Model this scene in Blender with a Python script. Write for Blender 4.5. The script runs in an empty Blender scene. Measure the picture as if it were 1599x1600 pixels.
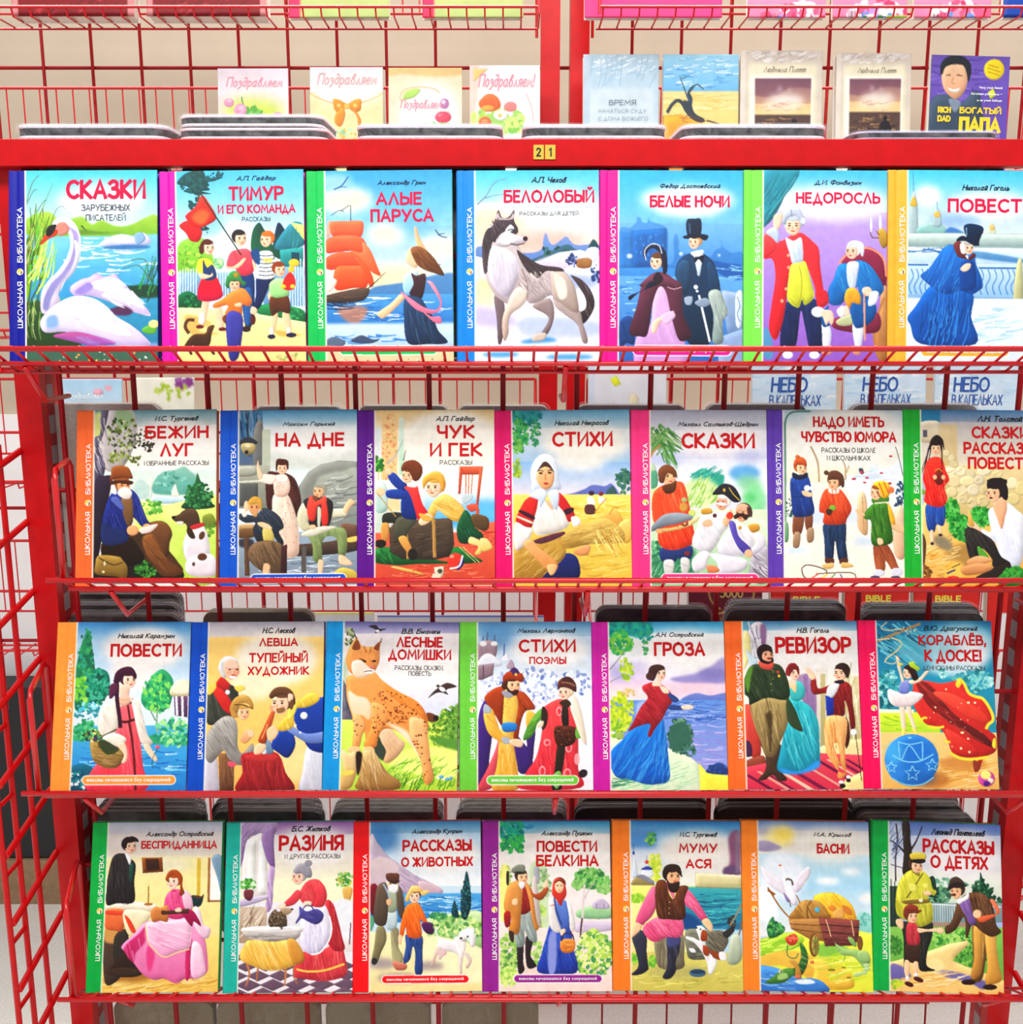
import bpy, math, random, re
import numpy as np
from mathutils import Vector, Matrix
C = bpy.context.scene.collection
R = math.radians
EYE = 1.415                                    # height of the camera above the floor
PITCH = 11.0
# ---------------------------------------------------------------- camera, world, lights, exposure
cd = bpy.data.cameras.new('camera'); cam = bpy.data.objects.new('camera', cd); C.objects.link(cam)
cam.location = (0, 0, EYE); cam.rotation_euler = (R(90 - PITCH), 0, 0)
cd.sensor_width = 36; cd.sensor_fit = 'HORIZONTAL'; cd.lens = 36 * 1650 / 1599; cd.clip_start = .02
bpy.context.scene.camera = cam
w = bpy.data.worlds.new('shop_air'); bpy.context.scene.world = w; w.use_nodes = True
bg = w.node_tree.nodes['Background']; bg.inputs[0].default_value = (.97, .98, 1, 1); bg.inputs[1].default_value = .38
def area(name, loc, rot, sx, sy, power, col=(1, .98, .95)):
    l = bpy.data.lights.new(name, 'AREA'); l.shape = 'RECTANGLE'; l.size, l.size_y = sx, sy; l.energy = power; l.color = col
    o = bpy.data.objects.new(name, l); C.objects.link(o); o.location = loc; o.rotation_euler = rot
    return o
area('ceiling_lamp_aisle', (-.2, -.1, 2.75), (R(22), 0, 0), 2.6, .5, 37)
area('ceiling_lamp_wall', (.3, 1.75, 2.75), (R(-24), 0, 0), 3.4, .3, 36)  # unseen lamp, added and tilted to brighten the background low down
vs = bpy.context.scene.view_settings
vs.view_transform = 'Standard'; vs.look = 'None'; vs.exposure = .50; vs.gamma = 1
vs.use_curve_mapping = False

# ---------------------------------------------------------------- helpers
def lin(c):
    if isinstance(c, str):
        if len(c) < 6: c = ''.join(k * 2 for k in c[:3])
        c = [int(c[i:i + 2], 16) / 255 for i in (0, 2, 4)]
    return tuple(v / 12.92 if v <= .04045 else ((v + .055) / 1.055) ** 2.4 for v in c)

MATS = {}
def mat(name, col='808080', rough=.5, metal=0, spec=.5, noise=0, nscale=40, coat=0, bump=0, attr=False):
    if name in MATS: return MATS[name]
    m = bpy.data.materials.new(name); m.use_nodes = True; MATS[name] = m
    nt = m.node_tree; b = nt.nodes['Principled BSDF']
    b.inputs['Roughness'].default_value = rough; b.inputs['Metallic'].default_value = metal
    b.inputs['Specular IOR Level'].default_value = spec; b.inputs['Coat Weight'].default_value = coat
    b.inputs['Coat Roughness'].default_value = .15
    c = lin(col); b.inputs['Base Color'].default_value = (*c, 1)
    if attr:
        a = nt.nodes.new('ShaderNodeAttribute'); a.attribute_name = 'ink'
        nt.links.new(a.outputs['Color'], b.inputs['Base Color'])
    if noise or bump:
        tc = nt.nodes.new('ShaderNodeTexCoord'); n = nt.nodes.new('ShaderNodeTexNoise'); n.inputs['Scale'].default_value = nscale; n.inputs['Detail'].default_value = 6
        nt.links.new(tc.outputs['Object'], n.inputs['Vector'])
        if noise:
            r = nt.nodes.new('ShaderNodeValToRGB')
            r.color_ramp.elements[0].color = (*[v * (1 - noise) for v in c], 1); r.color_ramp.elements[1].color = (*[min(1, v * (1 + noise)) for v in c], 1)
            r.color_ramp.elements[0].position = .3; r.color_ramp.elements[1].position = .7
            nt.links.new(n.outputs['Fac'], r.inputs['Fac']); nt.links.new(r.outputs['Color'], b.inputs['Base Color'])
        if bump:
            bp = nt.nodes.new('ShaderNodeBump'); bp.inputs['Strength'].default_value = bump; bp.inputs['Distance'].default_value = .002
            nt.links.new(n.outputs['Fac'], bp.inputs['Height']); nt.links.new(bp.outputs['Normal'], b.inputs['Normal'])
    return m

def film(name, amount=.22, rough=.12, tint='ffffff'):
    """clear crinkled shrink-wrap: mostly see-through, with a glossy share"""
    m = bpy.data.materials.new(name); m.use_nodes = True; nt = m.node_tree; nt.nodes.clear()
    o = nt.nodes.new('ShaderNodeOutputMaterial'); mx = nt.nodes.new('ShaderNodeMixShader'); t = nt.nodes.new('ShaderNodeBsdfTransparent')
    g = nt.nodes.new('ShaderNodeBsdfPrincipled'); g.inputs['Base Color'].default_value = (*lin(tint), 1); g.inputs['Roughness'].default_value = rough
    n = nt.nodes.new('ShaderNodeTexNoise'); n.inputs['Scale'].default_value = 30; n.inputs['Detail'].default_value = 3; n.inputs['Distortion'].default_value = 3
    tc = nt.nodes.new('ShaderNodeTexCoord'); nt.links.new(tc.outputs['Object'], n.inputs['Vector'])
    bp = nt.nodes.new('ShaderNodeBump'); bp.inputs['Strength'].default_value = .8; bp.inputs['Distance'].default_value = .0025
    nt.links.new(n.outputs['Fac'], bp.inputs['Height']); nt.links.new(bp.outputs['Normal'], g.inputs['Normal'])
    rp = nt.nodes.new('ShaderNodeMapRange'); rp.inputs['From Min'].default_value = .35; rp.inputs['From Max'].default_value = .75
    rp.inputs['To Min'].default_value = amount * .4; rp.inputs['To Max'].default_value = amount * 2.2
    nt.links.new(n.outputs['Fac'], rp.inputs['Value']); nt.links.new(rp.outputs['Result'], mx.inputs[0])
    nt.links.new(t.outputs[0], mx.inputs[1]); nt.links.new(g.outputs[0], mx.inputs[2]); nt.links.new(mx.outputs[0], o.inputs[0])
    return m

class MB:
    def __init__(s): s.v, s.f = [], []
    def box(s, x0, x1, y0, y1, z0, z1):
        n = len(s.v)
        s.v += [(x, y, z) for z in (z0, z1) for x, y in ((x0, y0), (x1, y0), (x1, y1), (x0, y1))]
        s.f += [tuple(n + i for i in q) for q in ((3, 2, 1, 0), (4, 5, 6, 7), (0, 1, 5, 4), (1, 2, 6, 5), (2, 3, 7, 6), (3, 0, 4, 7))]
        return s
    def tube(s, pts, r, n=8):
        P = [Vector(p) for p in pts]; b = len(s.v)
        for i, p in enumerate(P):
            t = (P[min(i + 1, len(P) - 1)] - P[max(i - 1, 0)]).normalized()
            u = t.cross(Vector((.37, .21, .9))).normalized(); w_ = t.cross(u)
            s.v += [tuple(p + (u * math.cos(6.2832 * k / n) + w_ * math.sin(6.2832 * k / n)) * r) for k in range(n)]
        for i in range(len(P) - 1):
            for k in range(n):
                a, c = b + i * n + k, b + i * n + (k + 1) % n
                s.f.append((a, c, c + n, a + n))
        s.f += [tuple(b + k for k in range(n))[::-1], tuple(b + (len(P) - 1) * n + k for k in range(n))]
        return s
    def prism(s, poly, h0, h1, axis='y'):
        """outline in two axes pulled along the third"""
        n = len(s.v); m = len(poly)
        f = {'y': lambda a, b, h: (a, h, b), 'z': lambda a, b, h: (a, b, h), 'x': lambda a, b, h: (h, a, b)}[axis]
        s.v += [f(a, b, h0) for a, b in poly] + [f(a, b, h1) for a, b in poly]
        s.f += [tuple(range(n, n + m)), tuple(range(n + 2 * m - 1, n + m - 1, -1))]
        s.f += [(n + k, n + m + k, n + m + (k + 1) % m, n + (k + 1) % m) for k in range(m)]
        return s
    def build(s, name, m, parent=None, bevel=0, smooth_=False):
        me = bpy.data.meshes.new(name); me.from_pydata(s.v, [], s.f); me.materials.append(m)
        if smooth_: me.shade_smooth()
        o = bpy.data.objects.new(name, me); C.objects.link(o); o.parent = parent
        import bmesh
        bm = bmesh.new(); bm.from_mesh(me); bmesh.ops.recalc_face_normals(bm, faces=bm.faces)
        if bevel: bmesh.ops.bevel(bm, geom=list(bm.edges), offset=bevel, segments=2, affect='EDGES', profile=.5)
        bm.to_mesh(me); bm.free()
        return o

def tag(o, label=None, cat=None, group=None, kind=None):
    for k, v in (('label', label), ('category', cat), ('group', group), ('kind', kind)):
        if v: o[k] = v
    return o
def thing(name, label, cat, loc=(0, 0, 0), rot=(0, 0, 0), group=None):
    o = bpy.data.objects.new(name, None); C.objects.link(o); o.location = loc; o.rotation_euler = rot; o.empty_display_size = .05
    return tag(o, label, cat, group)
def at(px, py, Y):
    """the point at depth Y (metres in front of the camera) seen at a photograph pixel"""
    t = R(PITCH); u, v = (px - 799.5) / 1650, (800 - py) / 1650
    d = (u, math.cos(t) + v * math.sin(t), v * math.cos(t) - math.sin(t))
    return Vector((d[0] / d[1] * Y, Y, EYE + d[2] / d[1] * Y))

# ---------------------------------------------------------------- printed artwork (painted into arrays of colour)
AW, AH, SS = 212, 276, 2                       # vertices across / down one printed cover

def hx(c):
    if len(c) < 6: c = ''.join(k * 2 for k in c[:3])
    return np.array([int(c[i:i + 2], 16) / 255 for i in (0, 2, 4)], dtype=np.float32)

def blur1(a, r):
    r = int(max(1, round(r)))
    for ax in (0, 1):
        for _ in range(2):
            p = np.pad(a, [(r + 1, r) if k == ax else (0, 0) for k in (0, 1)], mode='edge')
            c = np.cumsum(p, axis=ax)
            n = 2 * r + 1
            a = ((c[n:] - c[:-n]) if ax == 0 else (c[:, n:] - c[:, :-n])) / n
    return a

def smooth(pts, closed, sub=5):
    P = np.asarray(pts, float); n = len(P)
    if n < 3: return P
    idx = np.arange(n)
    if closed: a, b, c, d = P[(idx - 1) % n], P, P[(idx + 1) % n], P[(idx + 2) % n]
    else:
        i = np.arange(n - 1)
        a, b, c, d = P[np.maximum(i - 1, 0)], P[i], P[i + 1], P[np.minimum(i + 2, n - 1)]
    out = []
    for k in range(sub):
        t = k / sub
        out.append(.5 * (2 * b + (c - a) * t + (2 * a - 5 * b + 4 * c - d) * t * t + (3 * b - a - 3 * c + d) * t ** 3))
    Q = np.stack(out, 1).reshape(-1, 2)
    return Q if closed else np.vstack([Q, P[-1:]])

def homography(src, dst):
    A, B = [], []
    for (x, y), (u, v) in zip(src, dst):
        A.append([x, y, 1, 0, 0, 0, -u * x, -u * y]); B.append(u)
        A.append([0, 0, 0, x, y, 1, -v * x, -v * y]); B.append(v)
    return np.append(np.linalg.solve(np.array(A, float), np.array(B, float)), 1).reshape(3, 3)

class Canvas:
    def __init__(s, corners, w=AW, h=AH, seed=1):
        s.w, s.h = w * SS, h * SS
        s.H = homography(corners, [(0, 0), (s.w, 0), (s.w, s.h), (0, s.h)])
        xs = max(c[0] for c in corners) - min(c[0] for c in corners)
        s.u = s.w / xs                          # raster cells per unit
        s.img = np.ones((s.h, s.w, 3), np.float32)
        s.rng = np.random.default_rng(seed); s.clip = s.last = None; s.keep = False; s.first = True
        n = s.rng.random((s.h // 8 + 3, s.w // 8 + 3)).astype(np.float32)
        big = np.kron(n, np.ones((8, 8), np.float32))[:s.h + 8, :s.w + 8]
        s.noise = blur1(big, 5)[:s.h, :s.w] - .5
        s.noise += .35 * (blur1(s.rng.random((s.h, s.w)).astype(np.float32), 1) - .5)
    def tr(s, pts):
        P = np.asarray(pts, float)
        q = np.c_[P, np.ones(len(P))] @ s.H.T
        return q[:, :2] / q[:, 2:]
    def fill(s, Q, col, emb=.5):
        m = re.match(r'([0-9a-f]+)(?:([->])([0-9a-f]+))?(?:~([\d.]+))?(?:%([\d.]+))?$', col)
        assert m, col
        c1, mode, c2, bl, al = m.groups()
        bl = float(bl or 0) * s.u; al = float(al or 1)
        pad = int(bl * 2.2) + 3
        x0, y0 = np.floor(Q.min(0)).astype(int) - pad; x1, y1 = np.ceil(Q.max(0)).astype(int) + pad
        if x1 <= 0 or y1 <= 0 or x0 >= s.w or y0 >= s.h: return
        x0, y0 = max(x0, -60), max(y0, -60); x1, y1 = min(x1, s.w + 60), min(y1, s.h + 60)
        w, h = x1 - x0, y1 - y0
        if w < 1 or h < 1: return
        cnt = np.zeros((h, w + 1), np.int32)
        R = np.roll(Q, -1, 0)
        for (ax, ay), (bx, by) in zip(Q, R):
            if ay == by: continue
            if ay > by: ax, ay, bx, by = bx, by, ax, ay
            r0, r1 = int(math.ceil(ay - y0 - .5)), int(math.ceil(by - y0 - .5))
            r0, r1 = max(r0, 0), min(r1, h)
            if r1 <= r0: continue
            ys = np.arange(r0, r1)
            xi = np.clip(np.ceil(ax + (ys + .5 + y0 - ay) * (bx - ax) / (by - ay) - x0 - .5).astype(int), 0, w)
            cnt[ys, xi] += 1
        M = (np.cumsum(cnt, 1)[:, :w] % 2).astype(np.float32)
        area = M.sum()
        if area < 1: return
        col1 = hx(c1)
        C = np.broadcast_to(col1, (h, w, 3))
        if c2:
            lo, hi = (Q[:, 1].min() - y0, Q[:, 1].max() - y0) if mode == '-' else (Q[:, 0].min() - x0, Q[:, 0].max() - x0)
            t = np.clip((np.arange(h if mode == '-' else w) - lo) / max(hi - lo, 1), 0, 1)
            g = col1 + (hx(c2) - col1) * t[:, None].astype(np.float32)
            C = np.broadcast_to(g[:, None, :] if mode == '-' else g[None], (h, w, 3))
        f = np.ones((h, w), np.float32)
        if emb and not bl and area > 60:
            r = np.clip(math.sqrt(area) * .09, 1.5, 9)
            Bm = blur1(M, r); d = int(max(1, r * .8))
            e = np.zeros_like(Bm)
            e[d:-d, d:-d] = Bm[2 * d:, 2 * d:] - Bm[:-2 * d, :-2 * d]
            f = 1 + emb * .55 * e
            rim = 1 - blur1(M, max(1, .28 * s.u))
            f = f * (1 - emb * .75 * np.clip(rim, 0, .5))
        if bl: M = blur1(M, bl)
        M = M * al
        if s.clip is not None: M = M * s.pad(s.clip, x0, y0, w, h)
        if s.keep:
            s.last = np.zeros((s.h, s.w), np.float32)
            a, b, c, d = max(x0, 0), max(y0, 0), min(x1, s.w), min(y1, s.h)
            if c > a and d > b: s.last[b:d, a:c] = M[b - y0:d - y0, a - x0:c - x0]
        cx0, cy0, cx1, cy1 = max(x0, 0), max(y0, 0), min(x1, s.w), min(y1, s.h)
        if cx1 <= cx0 or cy1 <= cy0: return
        sl = (slice(cy0 - y0, cy1 - y0), slice(cx0 - x0, cx1 - x0))
        tgt = s.img[cy0:cy1, cx0:cx1]
        C = C[sl] * (f[sl] * (1 + .09 * s.noise[cy0:cy1, cx0:cx1]))[..., None]
        mm = M[sl][..., None]
        tgt += (np.clip(C, 0, 1.05) - tgt) * mm
    def pad(s, A, x0, y0, w, h):
        B = np.zeros((h, w), np.float32)
        a, b, c, d = max(x0, 0), max(y0, 0), min(x0 + w, s.w), min(y0 + h, s.h)
        if c > a and d > b: B[b - y0:d - y0, a - x0:c - x0] = A[b:d, a:c]
        return B
    def ell(s, cx, cy, rx, ry, rot=0, n=28):
        t = np.linspace(0, 2 * math.pi, n, endpoint=False)
        x, y = rx * np.cos(t), ry * np.sin(t); a = math.radians(rot)
        return np.c_[cx + x * math.cos(a) - y * math.sin(a), cy + x * math.sin(a) + y * math.cos(a)]
    def stroke(s, pts, w0, w1, col, curve=True, emb=0):
        P = smooth(pts, False, 5) if curve else np.asarray(pts, float)
        if len(P) < 2: return
        d = np.gradient(P, axis=0); d /= np.maximum(np.linalg.norm(d, axis=1, keepdims=True), 1e-6)
        nrm = np.c_[-d[:, 1], d[:, 0]] * (np.linspace(w0, w1, len(P))[:, None] / 2)
        s.fill(s.tr(np.vstack([P + nrm, (P - nrm)[::-1]])), col, emb)
    def head(s, x, y, r, d, skin, hair):
        E = lambda cx, cy, rx, ry, c, em=.5: s.fill(s.tr(s.ell(x + cx * r, y + cy * r, rx * r, ry * r)), c, em)
        E(-.22 * d, -.3, 1.12, 1.12, hair)
        E(.1 * d, .12, .86, 1.1, skin)
        E(-.12 * d, -.86, .9, .42, hair)
        for k in (-.4, .4):
            ex = .3 * d + k
            E(ex, .08, .15, .1, '321', 0); E(ex, -.14, .22, .06, '532', 0)
        E(.42 * d, .38, .1, .18, 'c86%.7', 0)
        E(.3 * d, .7, .26, .09, 'b43', 0)
        E(.3 * d - .5, .45, .24, .18, 'e87~.2%.45', 0); E(.3 * d + .5, .45, .24, .18, 'e87~.2%.45', 0)
    def draw(s, text):
        for ln in text.strip().split('\n'):
            ln = ln.split('#')[0].strip()
            if not ln: continue
            k, *a = ln.split()
            num = lambda q: [float(v) for v in q.split(',')]
            pts = lambda q: [num(v) for v in q]
            if k in 'pq':
                s.keep = True; P = pts(a[1:]); s.fill(s.tr(smooth(P, True) if k == 'p' else P), a[0]); s.keep = False
            elif k == 'r':
                if s.first: s.first = False; s.img[:] = hx(re.split('[-~%]', a[0])[1 if '-' in a[0] else 0])
                x0, y0, x1, y1 = num(a[1]); s.fill(s.tr([(x0, y0), (x1, y0), (x1, y1), (x0, y1)]), a[0], 0)
            elif k == 'e':
                for q in a[1:]: s.fill(s.tr(s.ell(*num(q))), a[0])
            elif k in 'sl':
                w = [float(v) for v in a[1].split(':')]
                s.stroke(pts(a[2:]), w[0], w[-1], a[0], k == 's')
            elif k == 'h':
                x, y, r, d = num(a[0]); s.head(x, y, r, d, a[1], a[2])
            elif k in 'ftuv':                     # f, v: dabs; t, u: slanting brush strokes (u and v stay inside the last shape)
                s.clip = s.last if k in 'uv' else None; k = {'u': 't', 'v': 'f'}.get(k, k)
                cols = a[0].split('/'); n = int(a[1]); z = float(a[2]); q = a[3:]
                if k == 't': L, ang = float(a[3]), float(a[4]); q = a[5:]
                for qq in q:
                    cx, cy, rx, ry = num(qq)
                    for i in range(n):
                        th, rr = s.rng.random() * 6.283, math.sqrt(s.rng.random())
                        x, y = cx + rx * rr * math.cos(th), cy + ry * rr * math.sin(th)
                        c = cols[int(s.rng.integers(len(cols)))]
                        if k == 'f':
                            zz = z * (.6 + .8 * s.rng.random())
                            s.fill(s.tr(s.ell(x, y, zz, zz * .65, s.rng.random() * 180, 8)), c, 0)
                        else:
                            g = math.radians(ang + 14 * (s.rng.random() - .5)); l = L * (.6 + .6 * s.rng.random()) / 2
                            dx, dy = l * math.cos(g), -l * math.sin(g); b = l * .12 * (s.rng.random() - .5) * 2
                            s.stroke([(x - dx, y - dy), (x - dy * .1 + b, y + dx * .1 + b), (x + dx, y + dy)], z, z * .35, c if '%' in c or s.clip is None else c + '%.36')
                s.clip = None
    def result(s):
        a = np.clip(s.img, 0, 1)
        a = a.reshape(s.h // SS, SS, s.w // SS, SS, 3).mean((1, 3)); g = a.mean(-1, keepdims=True)
        a = np.clip(g + (a - g) * 1.14, 0, 1)
        return a + .22 * (a * a * (3 - 2 * a) - a)
# ---------------------------------------------------------------- brush-stroke alphabet for the printed lettering (~ marks a curved stroke)
_O = '~4.6,10 1.3,8.5 0,5 1.3,1.5 4.6,0 7.9,1.5 9.2,5 7.9,8.5 4.6,10'
_o = '~2.3,6 .3,4.6 .3,1.4 2.3,0 4.3,1.4 4.3,4.6 2.3,6'
_b = '0,10 0,0 3,0|~3,0 6,.9 6.2,3 6,5.1 3,6|3,6 0,6'
_P = '0,0 0,10 3,10|~3,10 6.2,9.2 6.6,7.2 6.2,5.2 3,4.4|3,4.4 0,4.4'
_V = '0,0 0,10 3,10|~3,10 5.6,9.3 5.7,7.6 5.4,6 3,5.4|0,5.4 3,5.4|~3,5.4 6.4,4.8 6.8,2.7 6.4,.7 3,0|3,0 0,0'
_E = '5.5,10 0,10 0,0 5.5,0|0,5.2 4.8,5.2'
_I = '0,10 0,0 7,10 7,0'
_i = '0,6 .2,.8 1.2,.1 3.8,4.8|4.2,6 4.2,.8 5,0'
_W = '0,10 0,0 10,0 10,10|5,0 5,10'
_s = '0,6 0,0|~0,3.4 2.4,3.6 3.8,1.8 2.4,0 0,0'
def _sh(t, d): return '|'.join(('~' if p[0] == '~' else '') + ' '.join('%g,%s' % (float(q.split(',')[0]) + d, q.split(',')[1]) for q in p.strip('~').split()) for p in t.split('|'))
GLYPH = {'А': '0,0 4,10 8,0|1.6,3.2 6.4,3.2', 'Б': '6,10 0,10 0,0|0,0 3,0|~3,0 6.4,.9 6.6,3 6.4,5.1 3,6|3,6 0,6', 'В': _V, 'Г': '0,0 0,10 5.5,10', 'Д': '1.6,0 4.3,10 7,0|0,-2.2 0,0 8.6,0 8.6,-2.2',
 'Е': _E, 'Ё': _E + '|1.4,12.2 1.4,13|4,12.2 4,13', 'Ж': '5,0 5,10|0,10 4.8,5.2 0,0|10,10 5.2,5.2 10,0', 'З': '~.3,8.6 2.6,10 5.4,9.2 5.4,6.6 2.6,5.4|~2.6,5.4 6.2,4.6 6,1 3,0 0,1.2', 'И': _I, 'Й': _I + '|~2,12.8 3.5,11.8 5,12.8',
 'К': '0,0 0,10|6.4,10 .6,5.2 6.8,0', 'Л': '0,0 3.7,10 7.4,0', 'М': '0,0 1,10 4.8,3 8.6,10 9.6,0', 'Н': '0,0 0,10|7,0 7,10|0,5.2 7,5.2', 'О': _O, 'П': '0,0 0,10 6.8,10 6.8,0', 'Р': _P, 'С': '~7.4,8.8 4.8,10 1.4,8.6 0,5 1.4,1.4 4.8,0 7.4,1.2',
 'Т': '0,10 7.4,10|3.7,10 3.7,0', 'У': '0,10 4,3.6|8,10 2.4,0', 'Ф': '4.5,-.5 4.5,10.5|~4.5,9 1,8.4 0,5.6 1,2.8 4.5,2.2 8,2.8 9,5.6 8,8.4 4.5,9', 'Х': '0,10 7,0|7,10 0,0', 'Ц': '0,10 0,0 6.6,0 6.6,10|6.6,0 8,0 8,-2', 'Ч': '0,10 0,6.4 .8,4.6 3,4.2 6.4,4.6|6.4,10 6.4,0',
 'Ш': _W, 'Щ': _W + '|10,0 11.4,0 11.4,-2', 'Ь': _b, 'Ы': _b + '|8.8,0 8.8,10', 'Э': '~0,8.8 2.6,10 6,8.6 7.4,5 6,1.4 2.6,0 0,1.2|2.6,5.2 7.2,5.2', 'Ю': '0,0 0,10|0,5.2 2.8,5.2|' + _sh(_O, 2.8), 'Я': '6.4,0 6.4,10 3.4,10|~3.4,10 .4,9.2 0,7.2 .4,5.2 3.4,4.4|3.4,4.4 6.4,4.4|3.6,4.4 0,0',
 '!': '0,10 0,3.4|0,1 0,0', ',': '.6,1 0,-2', '.': '0,1 0,0', '-': '0,5 3,5', '—': '0,5 6,5', '5': '5.4,10 1,10 .6,5.8|~.6,5.8 3,6.4 5.8,5 5.8,1.6 3,0 0,.8', '0': '~3.2,10 .8,8.5 0,5 .8,1.5 3.2,0 5.6,1.5 6.4,5 5.6,8.5 3.2,10', '2': '~0,8 1,9.8 3.4,10 5.6,8.8 5.6,6.6 3,3.4 0,0|0,0 6,0', '1': '0,8 2.4,10 2.4,0',
 'B': _V, 'E': _E, 'I': '0,0 0,10', 'L': '0,10 0,0 5,0', 'R': _P + '|3,4.4 6.6,0', 'C': '~7.4,8.8 4.8,10 1.4,8.6 0,5 1.4,1.4 4.8,0 7.4,1.2', 'H': '0,0 0,10|7,0 7,10|0,5.2 7,5.2', 'D': '0,0 0,10 3,10|~3,10 6.6,8.6 7.4,5 6.6,1.4 3,0|3,0 0,0', 'A': '0,0 4,10 8,0|1.6,3.2 6.4,3.2',
 'а': '~4.4,5.4 2.4,6 .4,4.6 0,2.6 .8,.4 2.6,.2 4.2,2|4.6,6 4.4,1.2 5.4,0', 'б': '~4.8,9.8 2,9 .6,6 0,2.6 1.6,.2 3.8,.6 4.6,2.8 3.6,5.2 1.6,5.4 .3,3.6', 'в': '~0,3 2,8.6 3.6,9.6 4,7.8 1.6,5.6 4,4.6 4.4,2 2.4,0 .4,.8 0,3', 'г': '0,0 0,6 3.6,6', 'д': '~4.4,5.4 2.4,6 .4,4.6 .4,1.4 2.4,.2 4.2,2 4.6,6 4.4,8.4 2.6,9.8 .8,9',
 'е': '~.4,3 4.4,3.6 3.8,5.6 2,6 .2,4.4 .2,1.6 2,0 4.4,1', 'ж': '3.6,0 3.6,6|0,6 3.4,3 0,0|7.2,6 3.8,3 7.2,0', 'з': '~.2,5.2 2,6 3.6,5 3.2,3.6 1.6,3.2|~1.6,3.2 4,2.6 3.8,.4 2,-1.4 .4,-2.4', 'и': _i, 'й': _i + '|~1,8 2.2,7.2 3.6,8.2', 'к': '0,0 0,6|4,6 .4,3 4.2,0', 'л': '0,0 1.2,.8 2.4,6 4.6,0', 'м': '0,0 1.2,6 3,1.6 5,6 6,0',
 'н': '0,0 0,6|4.4,0 4.4,6|0,3 4.4,3', 'о': _o, 'п': '0,0 0,6|~0,4.6 2.4,6 4,5 4.2,3|4.2,3 4.2,0', 'р': '0,6 0,-3.4|~0,4.6 2,6 4,4.8 4.2,2.2 2.4,.2 .2,1.4', 'с': '~4,5.2 2.2,6 .3,4.6 .3,1.4 2.2,0 4.2,1', 'т': '0,0 0,6|~0,4.6 1.8,6 3,5|3,5 3,0|~3,4.6 4.8,6 6,5|6,5 6,0', 'у': '0,6 2.2,1.2|~4.4,6 2.4,.4 .6,-3 -.6,-2.6',
 'х': '0,6 4.2,0|4.2,6 0,0', 'ч': '0,6 0,3.6 1.6,2.8 3.8,3.6|3.8,6 3.8,0', 'ш': '0,6 0,0 6.4,0 6.4,6|3.2,0 3.2,6', 'щ': '0,6 0,0 6.4,0 6.4,6|3.2,0 3.2,6|6.4,0 7.4,0 7.4,-1.6', 'ь': _s, 'ы': _s + '|5.6,6 5.6,0', 'ю': '0,0 0,6|0,3 1.6,3|' + _sh(_o, 1.6), 'я': '4,0 4,6|~4,6 1.4,6 .4,4.4 1.4,3 4,3|2,3 0,0'}
SPARE = {'m': 'т', 'y': 'у', 'f': 'г', 'i': 'и', 'r': 'г', 's': 'с', 't': 'г', 'o': 'о', 'e': 'е'}   # for print too small to read

def lettering(name, lines, m, parent, heavy=.16, slant=0.0, spin=0, y=-.0004):
    """printed words as one flat mesh; each line is (text, centre x, centre z, width, height) in the cover's plane"""
    V, F = [], []; n = 0
    for txt, cx, cz, wd, ht in lines:
        S = []; pen = 0
        for ch in txt:
            if ch == ' ': pen += 4.2; continue
            g = GLYPH.get(ch) or GLYPH[SPARE[ch]]; w_ = 0
            for st in g.split('|'):
                P = np.array([[float(v) for v in q.split(',')] for q in st.strip('~').split()])
                w_ = max(w_, P[:, 0].max())
                if st[0] == '~': P = smooth(P, False, 4)
                P = P + [pen, 0]; P[:, 0] += slant * P[:, 1]; S.append(P)
            pen += w_ + (3.0 if heavy > .16 else 2.4)
        A = np.concatenate(S); lo, hi = A.min(0), A.max(0)
        sw = heavy * ht * 10 / max(hi[1] - lo[1], 10)
        sc = np.array([(wd - sw) / max(hi[0] - lo[0], 1e-6), (ht - sw) / (hi[1] - lo[1])])
        if hi[0] - lo[0] < 1e-6: sc[0] = 1
        for P in S:
            Q = (P - (lo + hi) / 2) * sc
            d = np.diff(Q, axis=0); L = np.maximum(np.linalg.norm(d, axis=1, keepdims=True), 1e-9); d = d / L
            Q = Q.copy(); Q[0] -= d[0] * sw * .42; Q[-1] += d[-1] * sw * .42
            nr = np.c_[-d[:, 1], d[:, 0]]; a = np.vstack([nr[:1], nr]); b = np.vstack([nr, nr[-1:]])
            mt = a + b; mt /= np.maximum((mt * (a + b)).sum(1, keepdims=True), 1e-6) ** .5
            mt /= np.clip((mt * a).sum(1, keepdims=True), .55, 1)
            X = np.vstack([Q + mt * sw / 2, Q - mt * sw / 2]); k = len(V); c = len(Q)
            if spin: X = np.c_[-X[:, 1], X[:, 0]]
            V += [(cx + p, y - 2.5e-5 * (n % 7), cz + q) for p, q in X.tolist()]; n += 1
            F += [(k + i, k + c + i, k + c + i + 1, k + i + 1) for i in range(c - 1)]
    me = bpy.data.meshes.new(name); me.from_pydata(V, [], F); me.materials.append(m)
    o = bpy.data.objects.new(name, me); C.objects.link(o); o.parent = parent
    return o
# ---------------------------------------------------------------- materials
RED = mat('red_powder_coat', 'c8060e', .35, noise=.08, nscale=60, spec=.3)
WIRE = mat('red_wire', 'd00812', .28, spec=.6, coat=.2)
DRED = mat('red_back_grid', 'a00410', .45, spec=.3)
INK = mat('printed_cover', attr=True, rough=.42, spec=.25)
PAPER = mat('book_pages', 'efe8da', .8, noise=.06, nscale=300)
BOARD = mat('cover_board', 'e8e4dc', .6)
TITLE_R = mat('title_red', 'cc0c14', .5, spec=.2)
TITLE_P = mat('title_crimson', 'e00c44', .5, spec=.2)
BLACK_INK = mat('author_ink', '14161e', .5, spec=.2)
GREY_INK = mat('subtitle_ink', '3c3a38', .5, spec=.2)
WHITE_INK = mat('white_ink', 'fbfaf6', .5)

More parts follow.
